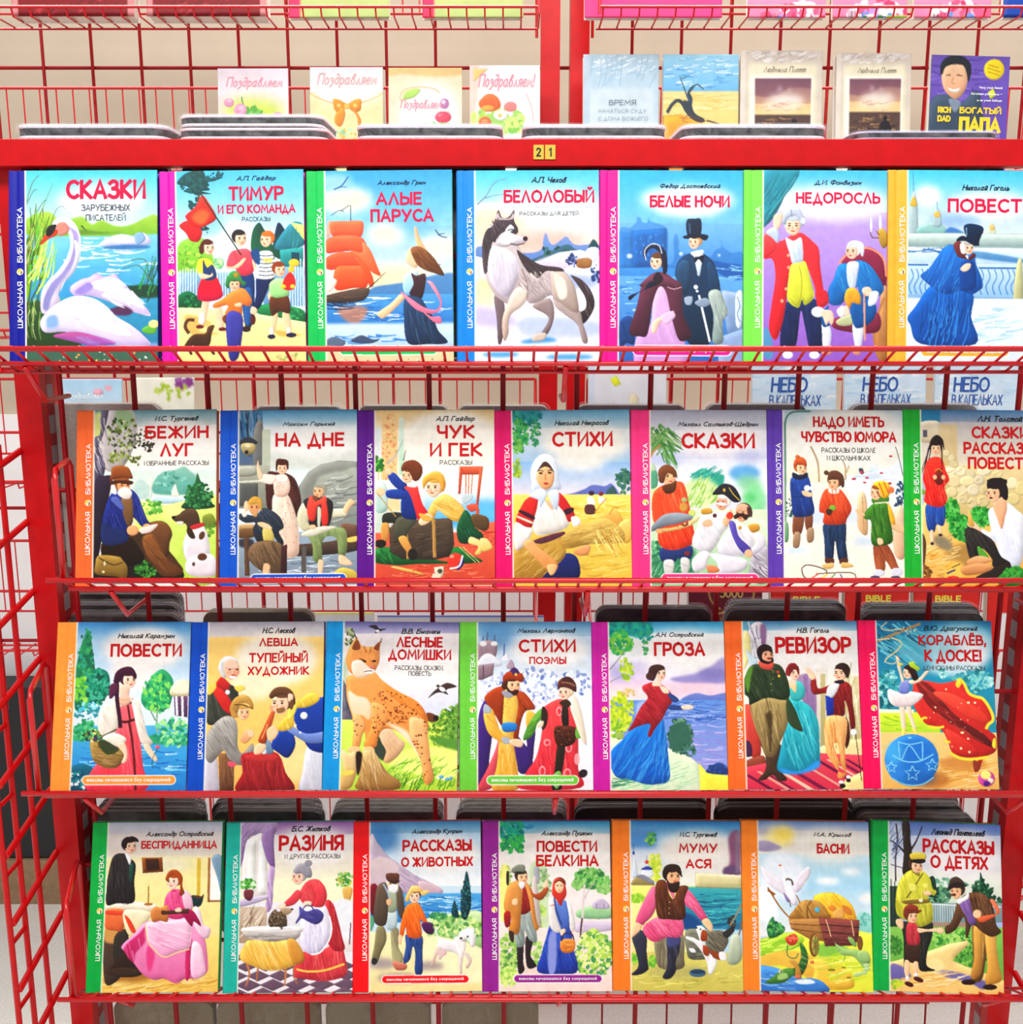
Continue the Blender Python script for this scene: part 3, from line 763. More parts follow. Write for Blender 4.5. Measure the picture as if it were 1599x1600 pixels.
ART['scratch'] = '''
r 38b0e0-b8c8f0 10,5,125,46
r b8a0dc-8a5cb8 5,42,125,165
e f4f8ff~5 70,34,44,11
e e8e0fa~4%.9 72,40,40,8
p 2a8ea0-1f707c 19,12 46,10 42,22 36,30 32,38 26,48 20,54 19,54
u 0f5060/3aa4b0 30 1.2 22 58 28,34,8,16
s 4a9aa4 1 44,16 36,28 24,44
p 5a90b8~.5 19,130 24,132 26,150 19,150
e e8f0fc 101,51,.9,6 108,50,1.1,6.4
p c8a44a-8a6a24 106,56 110,54 113,58 113,66 110,69 107,64
s 6a4c30 .8 100,57 102,61 107,61
s 6a4c30 .8 105,56 107,59
p 8a2c4c-6a1c38 90,72 96,68 104,70 111,78 112,96 108,104 94,100 84,84 78,80 80,76
s d89078 1.6 76,81 82,74 92,69 102,70 110,77 112,90
p c8986a-9a6a3c 108,102 112,100 112,150 104,150 103,130 106,118
s a8784a 1.8 110,106 104,122 102,134 104,148
p 8a3450-6a2038 72,122 92,118 106,118 104,132 74,130
p c8d0a8-a8b088 74,123 86,118 86,126 76,127
p d8dcec 61,120 68,126 70,134 68,145 64,145 62,132
p d8e0f0 86,126 94,126 93,140 91,146 88,144
e c88a7a 66,147,4,2 89,147,3,2
p 1c62a0-124a80 84,108 96,106 104,112 102,122 94,128 87,127
p 1c62a0-124a80 62,120 68,112 66,124 70,126 64,128
p 2a80c0-1a5c98 76,82 84,80 92,78 100,82 107,92 110,100 104,106 92,106 90,98 82,106 76,112 68,110 68,100 72,92
u 145090/58a8dc 30 .9 13 -65 90,92,18,12
p e4e8f8-b8c4e8 83,80 91,80 90,90 88,100 84,99 82,90
u 98a8d8 8 .6 10 -85 86,90,3,8
p e8b040-c88828 82,100 88,99 92,104 92,111 86,110 84,114 80,108
u 8a5c18 6 .5 6 85 86,105,4,4
h 86.5,71,5.2,-1 f0c8b0 e8e8f0
p f0f2f8-c8ccdc 82,68 85,64 90,63.5 95,66 95,74 93,75 92,69 87,66.5
p f0ccb4 94,99 99,98 101,102 98,105 94,103
s d89880 1.4 95,103 95,138
p dce4f4 100,102 106,102 104,110 98,112
p f0ccb4 78,114 82,112 84,118 80,120 77,118
p dfe6f6 74,116 79,112 80,118 77,121
p 22305c-141f44 36,110 60,108 62,120 63,138 62,147 54,146 50,128 47,116 44,138 40,147 32,146 32,128
u 3a4c7c/0f1834 24 .8 18 -85 46,128,14,14
e e8e8f4 37,149,4,3 57,149,4,3
p e83c44-c0202c 33,64 40,60 48,58 56,64 61,70 62,84 65,104 68,110 60,114 58,100 54,88 50,80 44,82 38,92 36,110 33,126 28,138 23,130 25,112 28,92 26,78 19,77 19,62 26,64
p f05a58-d02c38 20,60 27,58 29,64 27,72 19,76
u a81824/f87470 36 .9 14 -78 32,90,6,24 59,88,4,18
e d8a888 38,75,1.1,1.3 38,84,1.1,1.3 36,100,1.1,1.3 33,109,1.2,1.5 64,104,1,1.2
p c02c38 58,102 66,101 68,109 61,112
p eceefa-b8c8e8 36,62 42,64 48,62 49,78 46,80 41,81 39,74
u 98acd8 10 .7 11 -82 44,72,4,8
p dce05a-bcc03c 40,82 47,80 51,80 55,94 57,106 50,112 48,108 45,114 37,108 38,92
s 8a8a28 .5 46,82 48,94 47,106
s 8a8a28 .4 38,106 44,112 48,106 51,110 56,105
e f2f2fa 60,117,5,4
p f2ccb4 62,116 70,116 72,122 70,127 68,124 66,127 64,122
h 41.5,52,6.6,0 f4cdb2 c0c8d8
p ccd2e2-9aa4b8 33,50 34,43 39,39 46,39 49,44 51,48 49,53 47,48 43,45 38,47 36,52
s 7a8498 .6 40,40 41,46
e d4daea 49.5,49,2.2,2.6
p f2ccb4 27,46 31,43 34,44 33,50 30,56 27,54
p cfd9f0-a8b8e0 21,58 27,54 31,58 30,66 26,62
'''
ART['overcoat'] = '''
r 38b4e8-cfe0f8 30,5,135,45
r b8d0f0-dce6f4 30,40,130,66
e f4f8ff~4 96,36,30,10
e 8cb0e8~3%.8 70,48,20,5
e eef4fc~3 50,30,10,8
s 5a90b0 .7 39,12 39.6,28
p b8c8c8-9ab0b4 36,40 37,34 39.6,26 42,34 42.5,44 42,58 36,58
p c8a84a 36.6,37 39.6,30 42,37
p a8c4c0-7ab0ac 42,58 44,52 54,49 62,52 63,58
p b4c8cc-98b0b8 54,52 54,44 57,38 60,44 60,52
e d8b060 57,43.5,2.6,2.4
l 6a94ac .6 57,34 57,40
p 4a7ab4~.4 63,58 66,53 72,54 78,58
p c8ccb0 96,58 96,53 98,49 101,53 101,58
e d8b878 98.5,52.6,2.2,2

q c0d0c8-98b0b0 25,58 60,57 135,57 135,68 25,68
u 8aa4a4 16 .6 8 0 90,63,28,3
r dfeaf6-a8c4e0 20,68,140,82
t 5a84b0/3a6898 10 1 20 0 60,70,26,1.4
p 6a98c0-4a7cac~.4 76,71 92,71 121,76 121,79 96,77 78,74
r c8def0-8cb4dc 20,80,140,107
'''+'\n'.join('s 3a70ac .7 %d,84 %g,90 %g,97 %d,103'%(x,x+1.6,x-1.6,x) for x in (37,41,45,49,90,95,100,105,110,114))+'''
l 3a6aa4 1.4 34,81 50,81
l 3a6aa4 1.4 88,83 118,83
l 88a8c8 1.4 34,104 121,106
p c8c898-a8a880 117,80 121,78 121,112 114,110
r e4f0fa-cfe4f4 20,106,140,165
t a8d0e4/f8fcff/bcdcec 40 1.4 16 8 100,124,20,13
e 8ab4d0~1 102,114,5,1
p 1f66b4-164a90 50,98 60,94 76,98 84,104 82,120 85,140 44,140 36,126 34,120 40,112
p 2a74c4-1a5098 69,66 62,68 56,76 50,84 44,89 48,94 56,100 64,103 74,100 82,103 88,100 91,97 90,90 86,80 85,72 80,74 76,76
u 12407c/4a94dc 50 1 22 68 62,84,14,12
t 12407c/3a80c8 50 1 26 80 62,120,18,16
p 164484 75,80 84,78 86,96 80,100 74,98
p 7a3c3c-5a2828 69,66 74,63 77,70 80,75 84,72 86,74 82,77 76,76 72,74
h 80,68,4.2,1 eec8b0 b8b4b0
p e8e4e0 74,66 77,64 78,72 75,72
p 16304c-0c1c34 77,52 83,50 92,53 89,62 88,66 84,66 79,60
p 0f2038 71,63 76,59 84,63 89,66 84,66 78,63
s 6a94ac 1 79,53 79,59
p f0ccb4 74,84 78,80 82,80 81,84 77,86
p e8f4f8 78,74 80,74 80,77
'''
ART['hunter'] = '''
r 4f8290-e8e4dc 10,4,130,26
r f0e8e0-fbeee0 10,22,130,75
r cfe0d8-e8ecd0 10,60,130,100
e f6f0e8~4 86,38,34,22
p d8dc8a~1 19,14 26,10 26,34 20,34
p d8d0d0-a8a0a0 32,6 52,8 56,30 46,56 32,60 26,44
p 6a6478-4a4458 26,8 32,7 28,28 24,40 30,56 26,70 20,74 20,34 25,28
t 8a8898/cfc8c8 20 1 14 -70 26,40,7,24
p 9ab48a~1 38,8 52,10 50,22 40,22
f 5a6a32/8a9a52/3a4422/c8d0a0 90 1.5 44,30,14,18
f 2a2e22/4a5230/3a3c2a 40 1.3 60,34,10,9
f 2a2822/3a3428 16 1.4 66,38,5,6
f 6a7a3a/9aa45a 26 1.6 42,49,12,5
f 6a7a3a/4a5a2a 14 1.5 56,51,4,5
p 8ab8a8-5a9a8c~.6 71,70 78,62 88,60 96,57 102,62 106,66 104,80 72,80
p b8d0c8~.7 54,76 58,68 64,70 70,78 68,84 56,84
f 6aa898/8ac4b4/4a8a80 40 2 86,70,14,8
p f0e8d8 87,76 89,72 91,78 92,82 86,82
s e8dcd0 1 66,58 68,68 68,80 66,84
p cfe4ec-a8c8d8 70,82 88,83 98,84 96,88 74,88
p dcea8a-a8cc4c 56,88 80,90 100,86 126,86 126,152 90,152 60,120
e f0f0a0~3%.8 92,96,14,6
e c8e070~2 86,124,8,12
f 4a8a3a/6aa84a/88c060 40 1.8 70,91,8,7
p 2a5a34-1c4428 107,63 110,70 114,74 112,77 118,80 121,84 116,86 122,92 104,94 94,92 98,86 96,83 102,79 100,77 105,72
f 2a6a3a/1a4a2c/4a8a54 90 1.6 108,82,12,11
p 8a9440-5a6a2c 112,100 120,98 123,108 114,109
f 6a9a3a/4a7a2c 20 1.4 118,112,6,5
p 2a4020-101a10 54,134 70,132 92,140 94,154 50,154
f 3a7a34/5a9a44/2a5a24 60 1.6 64,144,12,8
r 241c18~.6 20,138,56,156
p 34283a-1c1820 21,72 30,64 36,66 34,80 30,100 28,120 24,140 20,140
p 3a2a1c-5a3a20 48,116 60,112 70,114 76,120 84,128 92,138 96,146 80,150 70,140 58,132 46,126
p 7a5230-4a2e1a 66,106 76,103 83,106 87,114 85,122 84,132 80,134 76,122 68,116
p 8a5a30-5a3820 62,118 70,114 76,122 82,134 92,142 96,148 84,150 74,142 66,132
u 3a2412/a87a48 30 1 12 -45 78,130,14,14
p 2c1a10-1c120c 30,118 50,116 60,126 64,136 50,142 30,136
p 2e3a84-1c2460 35,80 44,76 52,76 58,82 62,92 66,102 69,106 62,108 54,100 52,110 48,118 36,116 28,112 29,98
u 4a5aac/141a4a 34 1.1 14 -70 36,98,8,16 60,96,5,10
p 8a6644-5a4228 44,84 52,82 54,92 54,104 50,108 46,98
p 5a68a8 35,84 40,90 46,94 45,88 40,82
p 24305c 28,104 36,108 48,112 50,120 36,124 28,120
e e8a878 54,111,5,4.4 66,108,3.6,2.6
p f0d8d0 60,110 68,107 75,106 70,112 62,114
l e8d8b0 .6 54,101 57,106
h 45,72,6.2,1 d89a6c 8a5228
p f0e8e0 36,70 39,74 40,80 35,78
p fff8f0-dcd0c4 42,76 46,74 50,75 53,79 51,84 46,84 41,80
p 9a5a2a-6a3818 35,62 36,57 42,55.5 49,57 52,62 53,67 46,66 38,67 34,69
p 4a2818 34,69 42,68 53,69 52,72 42,70.6 35,72
p a88a48-6a5224 26,132 42,133 46,136 50,142 49,152 40,150 24,148 23,140
s 4a3414 1 26,134 38,140 46,138
e e8dcb0 31,139,1,2 30,146,1.2,1
p 5a4430-3a2a1e 92,98 97,94 104,93 108,97 110,106 108,112 101,112 98,106 94,106 88,103 87,100
p e8dcd0 91,104 96,104 95,107 90,105
e 221814 88,100.4,1.8,1.4
p f4f0f0-d0c4cc 101,112 110,107 115,112 118,124 118,134 112,140 100,138 96,126 98,116
p f4eef0-d8ccd2 100,136 108,132 120,132 124,140 122,150 104,150 98,144
e 5a3824 111.5,116,2.4,3.6,20 112,134,4,3 105,140,1.2,1.8
u c8b8c8 10 .8 10 80 101,124,3,8
p b83438 102,108 112,105 113,108 104,111
p 3a2a1e 100,108 104,112 106,118 102,118 99,113
'''
ART['cellar'] = '''
r 2a78a8-dce8ec 10,5,130,26
r e8ecec-c8ccc0~2 10,24,130,60
e f4f2ec~4 82,38,38,12
r 4a84a8-5a6478 10,5,41,62
t 2a4a6c/7a98b0/3a6a90 40 1.6 20 -82 30,26,10,16
p 8a8880-5a5c60 34,26 41,20 42,60 34,58
l 2a2c34 1 29,12 29,32
p 3a3a40 21,38 26,33 32,33 37,38
p d8c890-7a6a4a 24,38 34,38 35,44 29,48 24,44
e fff0c0~.5 29,39.5,2.6,1.2
e 222 28,45,1.6,1.6
r c8ccb8-98a090 41,26,48,90
r a8a898-7a7c70 14,56,48,92
p b8b8a8-8a8c80 20,58 34,57 36,64 20,65
q 5a5c58-484a4a 23,71 38,71 38,90 23,90
l d0d0c0 1.4 20,70 42,69
q 8a8c84-6a6c68 72,74 80,62 90,56 105,53 122,54 122,118 78,118
p a8aca0-787c78~.8 86,72 96,64 108,62 122,62 122,112 88,110
t 6a7070/c0c4b8/888c84 40 1.6 14 12 104,86,17,22
r 98a8b4-7a8490 14,112,126,156
t b8c8d4/5a6c7c/e0e8ec 40 1 18 4 80,136,40,14
p 3a3a44~.6 22,118 34,118 34,124 24,124
p 5a4638-3a2e28 62,124 100,120 121,114 121,128 70,132
p 7a5a48-4a342a 108,106 116,106 121,108 121,118 110,116
p e8c870 112,118 121,116 121,120 114,121
p d8c468-a8943c 100,148 108,142 118,144 122,148 122,152 100,152
p 4a2420-341814 45,64 54,62 64,64 70,70 74,84 73,94 70,100 66,92 54,92 46,92
u 6a3a34 16 1.2 16 -80 68,80,5,14
p f0dcc8-d8b8a4 52,80 62,80 68,92 72,108 73,124 71,132 60,132 56,112 50,92
u f8ecdc/c89c88 20 .9 18 -78 62,108,8,18
v c0605a 34 .5 61,108,10,22
p f4dccc-e0bca8 51,66 56,64 62,65 65,74 62,82 53,82 51,74
v c86a60 18 .45 58,74,6,7
p f4dccc 50,64 54,66 50,72 43,71 39,69 41,64
p f0c8a4 37,54 38,52 38.5,56 40,60 42,65 39,68 37,62
h 58,58.5,4.6,0 f0c8a8 4a2418
p 4a2418 53,52 58,51 63,53 63,60 61,54 55,55 53,62
p f4ece0 53,66 58,68 62,66 62,70 55,70
p e0dcc0-c0b898 74,90 80,86 84,94 80,104 86,108 78,112 72,106 71,98
p ece4cc-c8c0a4 98,94 106,93 112,94 112,99 104,100 98,100
p f0c098 109,94 112,88 115,85 119,88 115,92 112,97
p 2e2a28-1e1a18 76,86 86,83 96,84 101,90 98,106 92,112 82,108 80,96
p e85a4a-c03830 82,82 88,86 94,82 95,88 88,91 86,102 81,102 79,92
p e05040-b83028 91,88 95,87 97,104 92,107
p c8ccb8 88,92 91,94 90,108 88,106
p 8a9a68-6a7a4c 80,112 92,108 104,108 112,112 112,130 106,132 104,118 96,116 92,122 92,136 85,136 84,124
u a8b484/4a5a34 24 1 12 -70 98,120,14,12
p d8d4c0 74,114 88,108 104,108 92,113 82,116
e f0c098 84,108,3,2
p f0c8a4 106,132 110,132 117,138 116,140 107,139
p f0c8a4 89,136 93,136 93,142 91,149 89,148
h 89,78,4.8,-1 eab88e b0a898
p 98988c 84,74 88,72 94,73 94,79 91,75
p 7a4a30 84,82 88,83 87,87 84,85
r 5a5450 75,124,79,146
p c8a87c-a07c54 21,106 34,105 36,109 21,110
p 7a5a3c-5a4028 21,110 35,109 35,116 21,116
q 5a4230 27,116 31,116 32,148 28,148
p 343c48-222830 24,96 36,98 42,92 50,94 57,100 60,108 56,112 60,120 58,124 52,116 48,112 44,118 38,120 34,110 36,104 28,104 22,100
u 5a6474/141a22 26 1 12 -50 48,104,9,10
p e4d488-b8a458 43,106 48,106 52,116 50,120 43,118
p f0c8a0 38,104 44,104 50,108 48,110 40,107
p 7a6248-4a3a2c 32,124 38,120 48,119 58,122 62,134 60,150 52,150 46,138 46,146 36,140 30,132
u a08868/34281c 30 1 14 -65 48,134,13,12
q 4a2a2a-301a1c 58,124 63,122 63,148 58,148
p e8b890 44,138 49,140 47,148 43,147
h 35,91,5.2,0 e0a070 d8b060
p c89a48 30,86 35,82 41,85 41,95 38,88 32,89
p c89868 33,94 38,95 37,99 34,98
e f0c8a0 28.4,90,2,4.4
p ece4d4 24,94 28,94 29,98 26,99
'''
ART['boys'] = '''
r e0b878-f8ecd8 10,5,130,30
r f8f0e0-f4f0e8 10,26,130,80
r eef0f0-3a9ad8~3 60,76,130,108
r 6ab4e0~3 100,86,130,106
e fbf4e6~4 84,34,40,24
r f0c890-e8b888~.6 26,10,40,100
f e8a878/d89068/f4d8a0/c8b070 110 1.3 33,50,6,40
r dcecdc-b0d4b4~.4 41,16,45,64
r d8e0e0~1 18,24,26,52
f 4a9a3a/2a6a2a/6ab84a 44 1.9 23,55,4.6,6.6
s c8a868 1 24,60 24,75
r e0e8e0-c0d0c0 18,68,44,118
p d0e0dc-a8c4b8 20,72 30,72 32,92 22,94
r f0d0a0 32,84,42,94
r d8684c-c04c38 10,112,130,156
q d8684c 100,106 130,102 130,120 90,120
t e88a68/b03c2c 50 .9 12 4 80,146,40,8 110,116,12,8
p 2a7a3c-124a24 20,126 36,124 50,128 70,134 86,136 78,128 92,124 100,130 112,136 96,138 60,138 40,139 20,136
u 4aa85a/0c3a1c 26 1.2 8 -60 30,131,9,5
l e8d890 .5 92,124 106,137
l e8d890 .5 95,124 109,137
q d86a48-b84c34 92,57 112,57 111,64 92,64
q c85c40-a84430 92,58 95,58 93,80 91,80
q d8704c-a84430 109,57 112,57 108,90 106,90
s c86a48 .9 97.5,64 97.5,80
s c86a48 .9 100,64 99.6,80
s c86a48 .9 103,64 102,80
p e8ecec 84,82 94,81 102,82 98,88 88,88
p c0ccd0 94,82 103,81 102,85 96,88
p d86a50-b84838 98,90 106,88 108,92 102,95
q c05c44 106,92 109,92 108,108 106,108
p 6a5030-4a3820 102,98 108,97 116,100 117,108 112,111 104,106
q 5a4a3a-3a3028 33,102 86,100 88,122 84,132 70,135 44,134 34,128
u 7a6854/2a221c 40 1.3 10 20 62,118,24,14
q b08850 69,101 72,101 73,133 70,133
q b08850 47,110 49,110 50,134 48,134
p d8d4c8 33,103 38,102 34,108
p 34342c-242420 28,97 36,95 46,96 50,100 40,104 34,104 28,105
p 5a5a48-3a3c30 40,100 50,98 56,102 50,110 46,118 38,118 37,110
p d8a058-b88040 27,105 33,105 32,118 27,118
p e0a860-b88040 41,117 47,115 52,124 53,130 48,128
e 241c18 26,121,5,3.4 53,130,4,5
p 24408c-162c68 47,74 53,76 56,88 57,100 50,101 44,98 43,86
p 2c4c9c-1c3478 32,64 37,62 44,69 48,72 45,78 38,74 33,68
p 2c4c9c-1c3478 31,77 42,76 47,80 46,84 32,83
u 4a6abc 10 .9 8 -40 40,72,7,5
p f44c44-c82430 46,74 56,73 58,78 61,88 66,97 58,102 55,94 52,84 49,78
p f0f0ec 48,72 54,70 56,74 50,74
e f4c8a0 32.5,61,3,3 25.6,78,4,3.4
h 49,64,5.6,-1 f4c8a4 7a4022
p 7a4022-5a2c16 43,58 46,53 54,51.6 60,56 61,62 58,68 54,69 51,64 48,59 44,61
s a8b0b8 1.4:.4 31,55 38,48 43,38 45,34
s 5a5a4a 1:.4 45,52 46,46 47,43
l b09058 .8 23,79 39,99
p f0cc78-d0a048 66,93 72,84 80,80 88,84 96,92 98,98 94,102 88,103 80,98 74,94 70,102 66,100
u f8e0a0/b08838 26 1 12 -20 84,92,12,8
p 1c5a38-0e3c24 96,94 101,97 104,106 112,114 110,118 102,116 100,121 92,120 90,108
u 34784e/082818 16 1.2 12 -60 98,106,7,11
p f0dc9c-d8b868 101,116 106,117 112,122 110,130 105,130 108,124 100,121
p f0dc9c-d8b868 110,117 116,118 120,125 112,128 110,122
p f8d0ac 64,96 70,99 66,104 60,106 58,102
h 71,74,7.2,-1 f8d0b0 e0a84c
p e8b458-c08830 61,68 66,63 73,61 79,65 80,74 78,78 75,70 69,68 64,72 62,76
p d8a850 58,96 66,98 70,102 62,102
e ea4030 89,136,6.6,7
p 1c2a6c 90,142 95,132 96,138 92,143
s f0f0f0 1.4 84,142 92,140 95,131
e f8e0d0%.5 86,132,2,1.6
p e8c878-c8a450 36,141 40,140 60,145 60,147
s d85a48 .6 40,146 48,148 54,144 56,140
q e8e0c8-b8b098 71,141 79,140 79,148 72,149
e 4a4a3a 76,144,2,2
q d8d0b8 70,146 78,147 76,151 69,150
'''
ART['sheaf'] = '''
r 4f94b8-dce4e4 10,5,130,28
r e0e0dc-8ab0d4 10,24,130,60
r 8ab0d8-e8dce0 10,52,130,80
e f0ece0~4 80,36,36,16
e f0e8dc~3%.8 74,52,22,8
p 2a8a98~1 19,9 40,8 42,16 20,18
f 2a8a8a/3a9a80/1a7070 60 2 30,15,13,7
f 3a9a5a/5aaa5a/2a7a4a 80 2 25,30,7,14
f 4a9a5a/2a8060 40 1.6 38,28,4,11
f 7ab45a/5a9a3a 30 1.6 24,40,4,6
f a8bc3a/7a9a2a 34 1.6 23,58,4,9
p 6a74b0-5a64a4~.3 19,81 40,80 64,79 78,75 86,71 96,72 102,70 108,78 106,82 19,86
f 2a5a4a/4a7a5a/3a6a6a 60 1.8 112,67,6,11
p 3a5a5a 98,76 103,72 106,79 98,80
r f4dc78-e8c458 10,79,130,100
r ecc860-d8b450 10,98,130,156
t f8e898/c8a038 40 .8 16 4 94,92,24,10
t b8983c/e8d078 50 .9 14 6 96,132,24,18
p e8b868-c88c40 94,98 102,92 108,94 112,104 104,108
s c08840 1 100,96 104,90 108,91
p f0d080-d8a850 108,104 118,100 118,118 108,118
p f4f0e8 81,82 86,81 88,87 83,89
p 5a3434 80,88 87,88 88,95 80,95
e 3a2438 85,78,2.4,2
e 7a2c2c 93,78.5,2,1.8
p f4f0e8 91,81 96,82 97,85 92,87
s c8903c 1 88,94 94,86 98,82
p 24306c-18204c 54,132 66,128 74,134 73,150 44,150 46,140
p c8a050-9a7430 21,124 36,116 50,112 60,112 64,120 62,132 50,142 40,150 21,150
u ecd088/8a6428 70 1 16 40 40,134,20,17
p d8b868-a88440 58,114 70,106 82,102 94,98 104,102 112,110 113,118 104,120 90,120 76,122 64,124
u f0dc98/8a6830 60 .9 18 18 84,112,26,10
t d8b860/b08838/f0dc90 44 1 12 -60 100,118,11,9
p f8f4ec-dcd4cc 36,84 44,84 56,86 64,90 67,102 62,108 50,112 38,112 35,98
u c8bcb4/fff 24 .8 14 -75 50,100,12,10
p d83830-b02028 40,80 32,82 27,88 22,102 34,107 38,96 40,88
p 3a1c2c 26,92 37,97 36,100 25,94
p e8d8c0 24,97 36,102 35,103.4 23.6,98.6
p d03430-a82028 55,76 62,81 68,90 71,97 66,102 62,94 56,86
p 3a1c2c 62,92 69,90 70,93 64,96
p f8f4ee-d8d0cc 21,103 30,106 36,108 33,116 26,124 21,124
p f4f0ec 68,98 74,98 76,103 70,106
p 5a3040 36,118 46,114 62,110 60,114 44,120
p ecb07c-c8844c 28,120 34,116 42,124 52,132 57,138 54,144 48,142 40,134 32,126
p f0b884 48,138 56,138 54,145 50,146
p e8a878-c88858 70,126 78,122 84,122 82,129 74,130
p f0b890 46,84 52,86 52,92
p eef2f8-c8d4e4 34,60 38,50 46,45 54,49 57,58 58,68 60,74 54,76 48,77 40,76 34,79 35,70
p f0c090-dca070 40,60 46,53 52,58 54,64 52,72 47,75 42,72 39,66
p 4a3028 39,61 45,52 50,54 54,61 50,57 46,56 42,58
e 3a2418 42.6,61.4,1.7,.9 50,61,1.6,.9
s 4a2c1c .8 40.4,59.6 43,59 45,60
s 4a2c1c .8 48.4,59.6 50.6,58.6 52,59.4
s c07a50 .9 46.8,62 46.4,66 47.6,66.6
e b83830 47,70,2.2,.9
p e4ecf4-b8c4d8 33,80 42,74 48,78 46,84 42,90 41,84
p e4ecf4-b8c4d8 49,77 56,75 58,80 56,92 51,86
u 98a8c4 8 .8 8 70 50,82,7,6
s f0f4fa .8 39,62 40,52 46,46
'''
ART['generals'] = '''
r a4a8b8-dcdce4 10,5,130,30
r e4e2ea-c8cce4 10,26,130,56
r dce0ec-eef0f0 10,50,130,80
e f2ecec~4 80,34,38,14
e b8bce0~3%.8 104,48,12,5
e b0b8dc~3%.7 34,52,16,5
f 8aa868/5a8a48/a8c488 50 1.6 30,28,9,7
t 6a9a58/3a6a3c/98bc80 44 1.6 13 -40 38,34,9,8
t 5a8a4c/88ac70 30 1.4 12 60 26,36,6,8
t 4a7a48/7aa868 20 1.6 14 -65 38,46,6,8
s a88450 2 21,50 24,44 30,38
p b8c8a8 21,54 26,56 28,70 21,70
e 6aa4d4~2 101,62,13,7
e 8ac4a0~3 104,70,10,6
e 8ad098~2.5 109,86,10,17
e 6ac47c~1.6 106,82,5,4
p 3a9a84~.5 57,66 66,58 76,62 84,64 80,74 60,74
t 2a8a80/5ab49c 30 1.3 11 30 70,62,11,5
e d0e0a8~2 64,78,16,12
t b8d478/8ab858/e0ecb0 60 1.2 10 60 66,78,14,11
p cfe8a8-a8d090~1 20,74 30,76 24,100 20,100
p 5a9a7a 21,62 27,60 28,72 22,74
r dcecc8-98c498 10,92,130,156
r 3a7a5c~2 14,124,60,152
f 2a6a4c/4a8a64/6ab080 40 1.8 26,126,6,8
t 4a9468/8ac498 40 1 8 60 46,142,26,6
p d8ecc8 92,100 121,102 121,122 100,120
p b8b4bc-8a8490 106,132 114,124 121,124 121,150 106,150
t d8d4d8/6a6470 16 1.2 8 -40 114,138,6,9
p 34447c-20305c 31,124 44,124 44,134 32,134
p 34447c-20305c 45,122 57,122 56,132 46,132
e 7a3438 53,128,2.4,2
p e4e4e0-bcbcb8 34,134 42,134 41,145 35,145
p e4e4e0-bcbcb8 48,132 55,133 54,144 49,144
l a8a49c .5 34,137 42,140
l a8a49c .5 48,136 55,139
p f0603c-d03c20 24,80 30,73 38,70 48,69 52,76 55,90 58,106 60,118 54,122 44,125 34,124 29,118 28,106 24,98
u ff8458/b02c14 40 1.1 16 -70 30,90,6,14 44,114,14,8 46,84,8,8
p e85430 24,84 28,78 33,92 32,102 25,102
h 37,64,6.6,1 e8b890 7a4a2c
p 7a4a2c-5a341c 29,68 30,60 36,56.5 43,59 44.5,66 42,64 36,62 33,70
p 6a4024-4a2c18 32,73 36,71 40,70 44,68 43,76 38,79 34,78
e a8b078 50.5,84,2.6,2
e c8944c 50,90,3.6,3.8
e c8d478 57,95,3,3
p 98a0a8-6a727c 22,108 32,97 44,94.5 54,96 58,99 48,103 34,106 24,110
p e8d4a0-c8a868 28,108 44,106 62,98 62,101 54,106 38,110 30,110
v 6a3a24/b8884c/8a4a2c 26 1 40,104,9,3
v 7a3c28/e8d8b0 20 1.2 46,103,9,3
e e0a878 30,109.6,3.4,2
p f8f6f4-d8d4dc 64,98 70,93 78,94 86,94 88,104 82,112 78,120 70,128 58,122 58,114 62,106
u c4c0cc/fff 20 1 12 -60 70,110,9,12
p d8a84c-a87c2c 65,92 72,91 74,95 66,96
p f0b894 66,102 72,100 74,105 67,106
h 82.5,86,5.4,-1 eaa888 e8e4e0
p f0ece8 77,87 82,86 87,88 82,89
p 2c2c34-1c1c24 74,79 82,71 92,73 98,84 92,86 84,80 78,80
s d8b050 .8 88,74 92,80 97,84.6
e d8b050 84,76,1.2,1.5
e 5a2a24 76,97,1.8,1.8
p f8f6f6-d4d0da 78,122 84,112 92,104 102,106 108,112 108,124 100,130 88,130 80,128
u c4c0cc/fff 26 1 14 -60 92,116,12,10
p f8f6f6-d4d0da 58,132 66,126 72,128 70,134 68,140 60,143 57,138
p f4f2f4-d0ccd8 72,128 88,130 102,133 102,140 92,144 80,144 78,136
p e8946c-c87450 69,138 76,138 80,142 72,144
p f4f2f4-ccc8d4 104,110 112,110 118,116 116,124 106,130 104,126 110,119
p 6a5cb0-4a3c8c 88,102 93,103 96,114 106,124 104,130 96,124 90,112
p d8a850-a87428 104,105 112,104 113,109 107,111
e f0b894 104,128,3.4,3.4
h 99,95,6,-1 eab090 4a3428
p e8b090 94,90 99,87 104,89 105,93 95,93
p 3a2418 92,97 97,95 104,97 102,101 98,98 93,100
p 4a3428 103,90 107,92 107,98 104,97
p f0b894 83,100 87,95 90,92 90,98 86,106 83,104
e d84434 88.6,97,3,3
e c8943c 97,107,1.6,1.6
'''
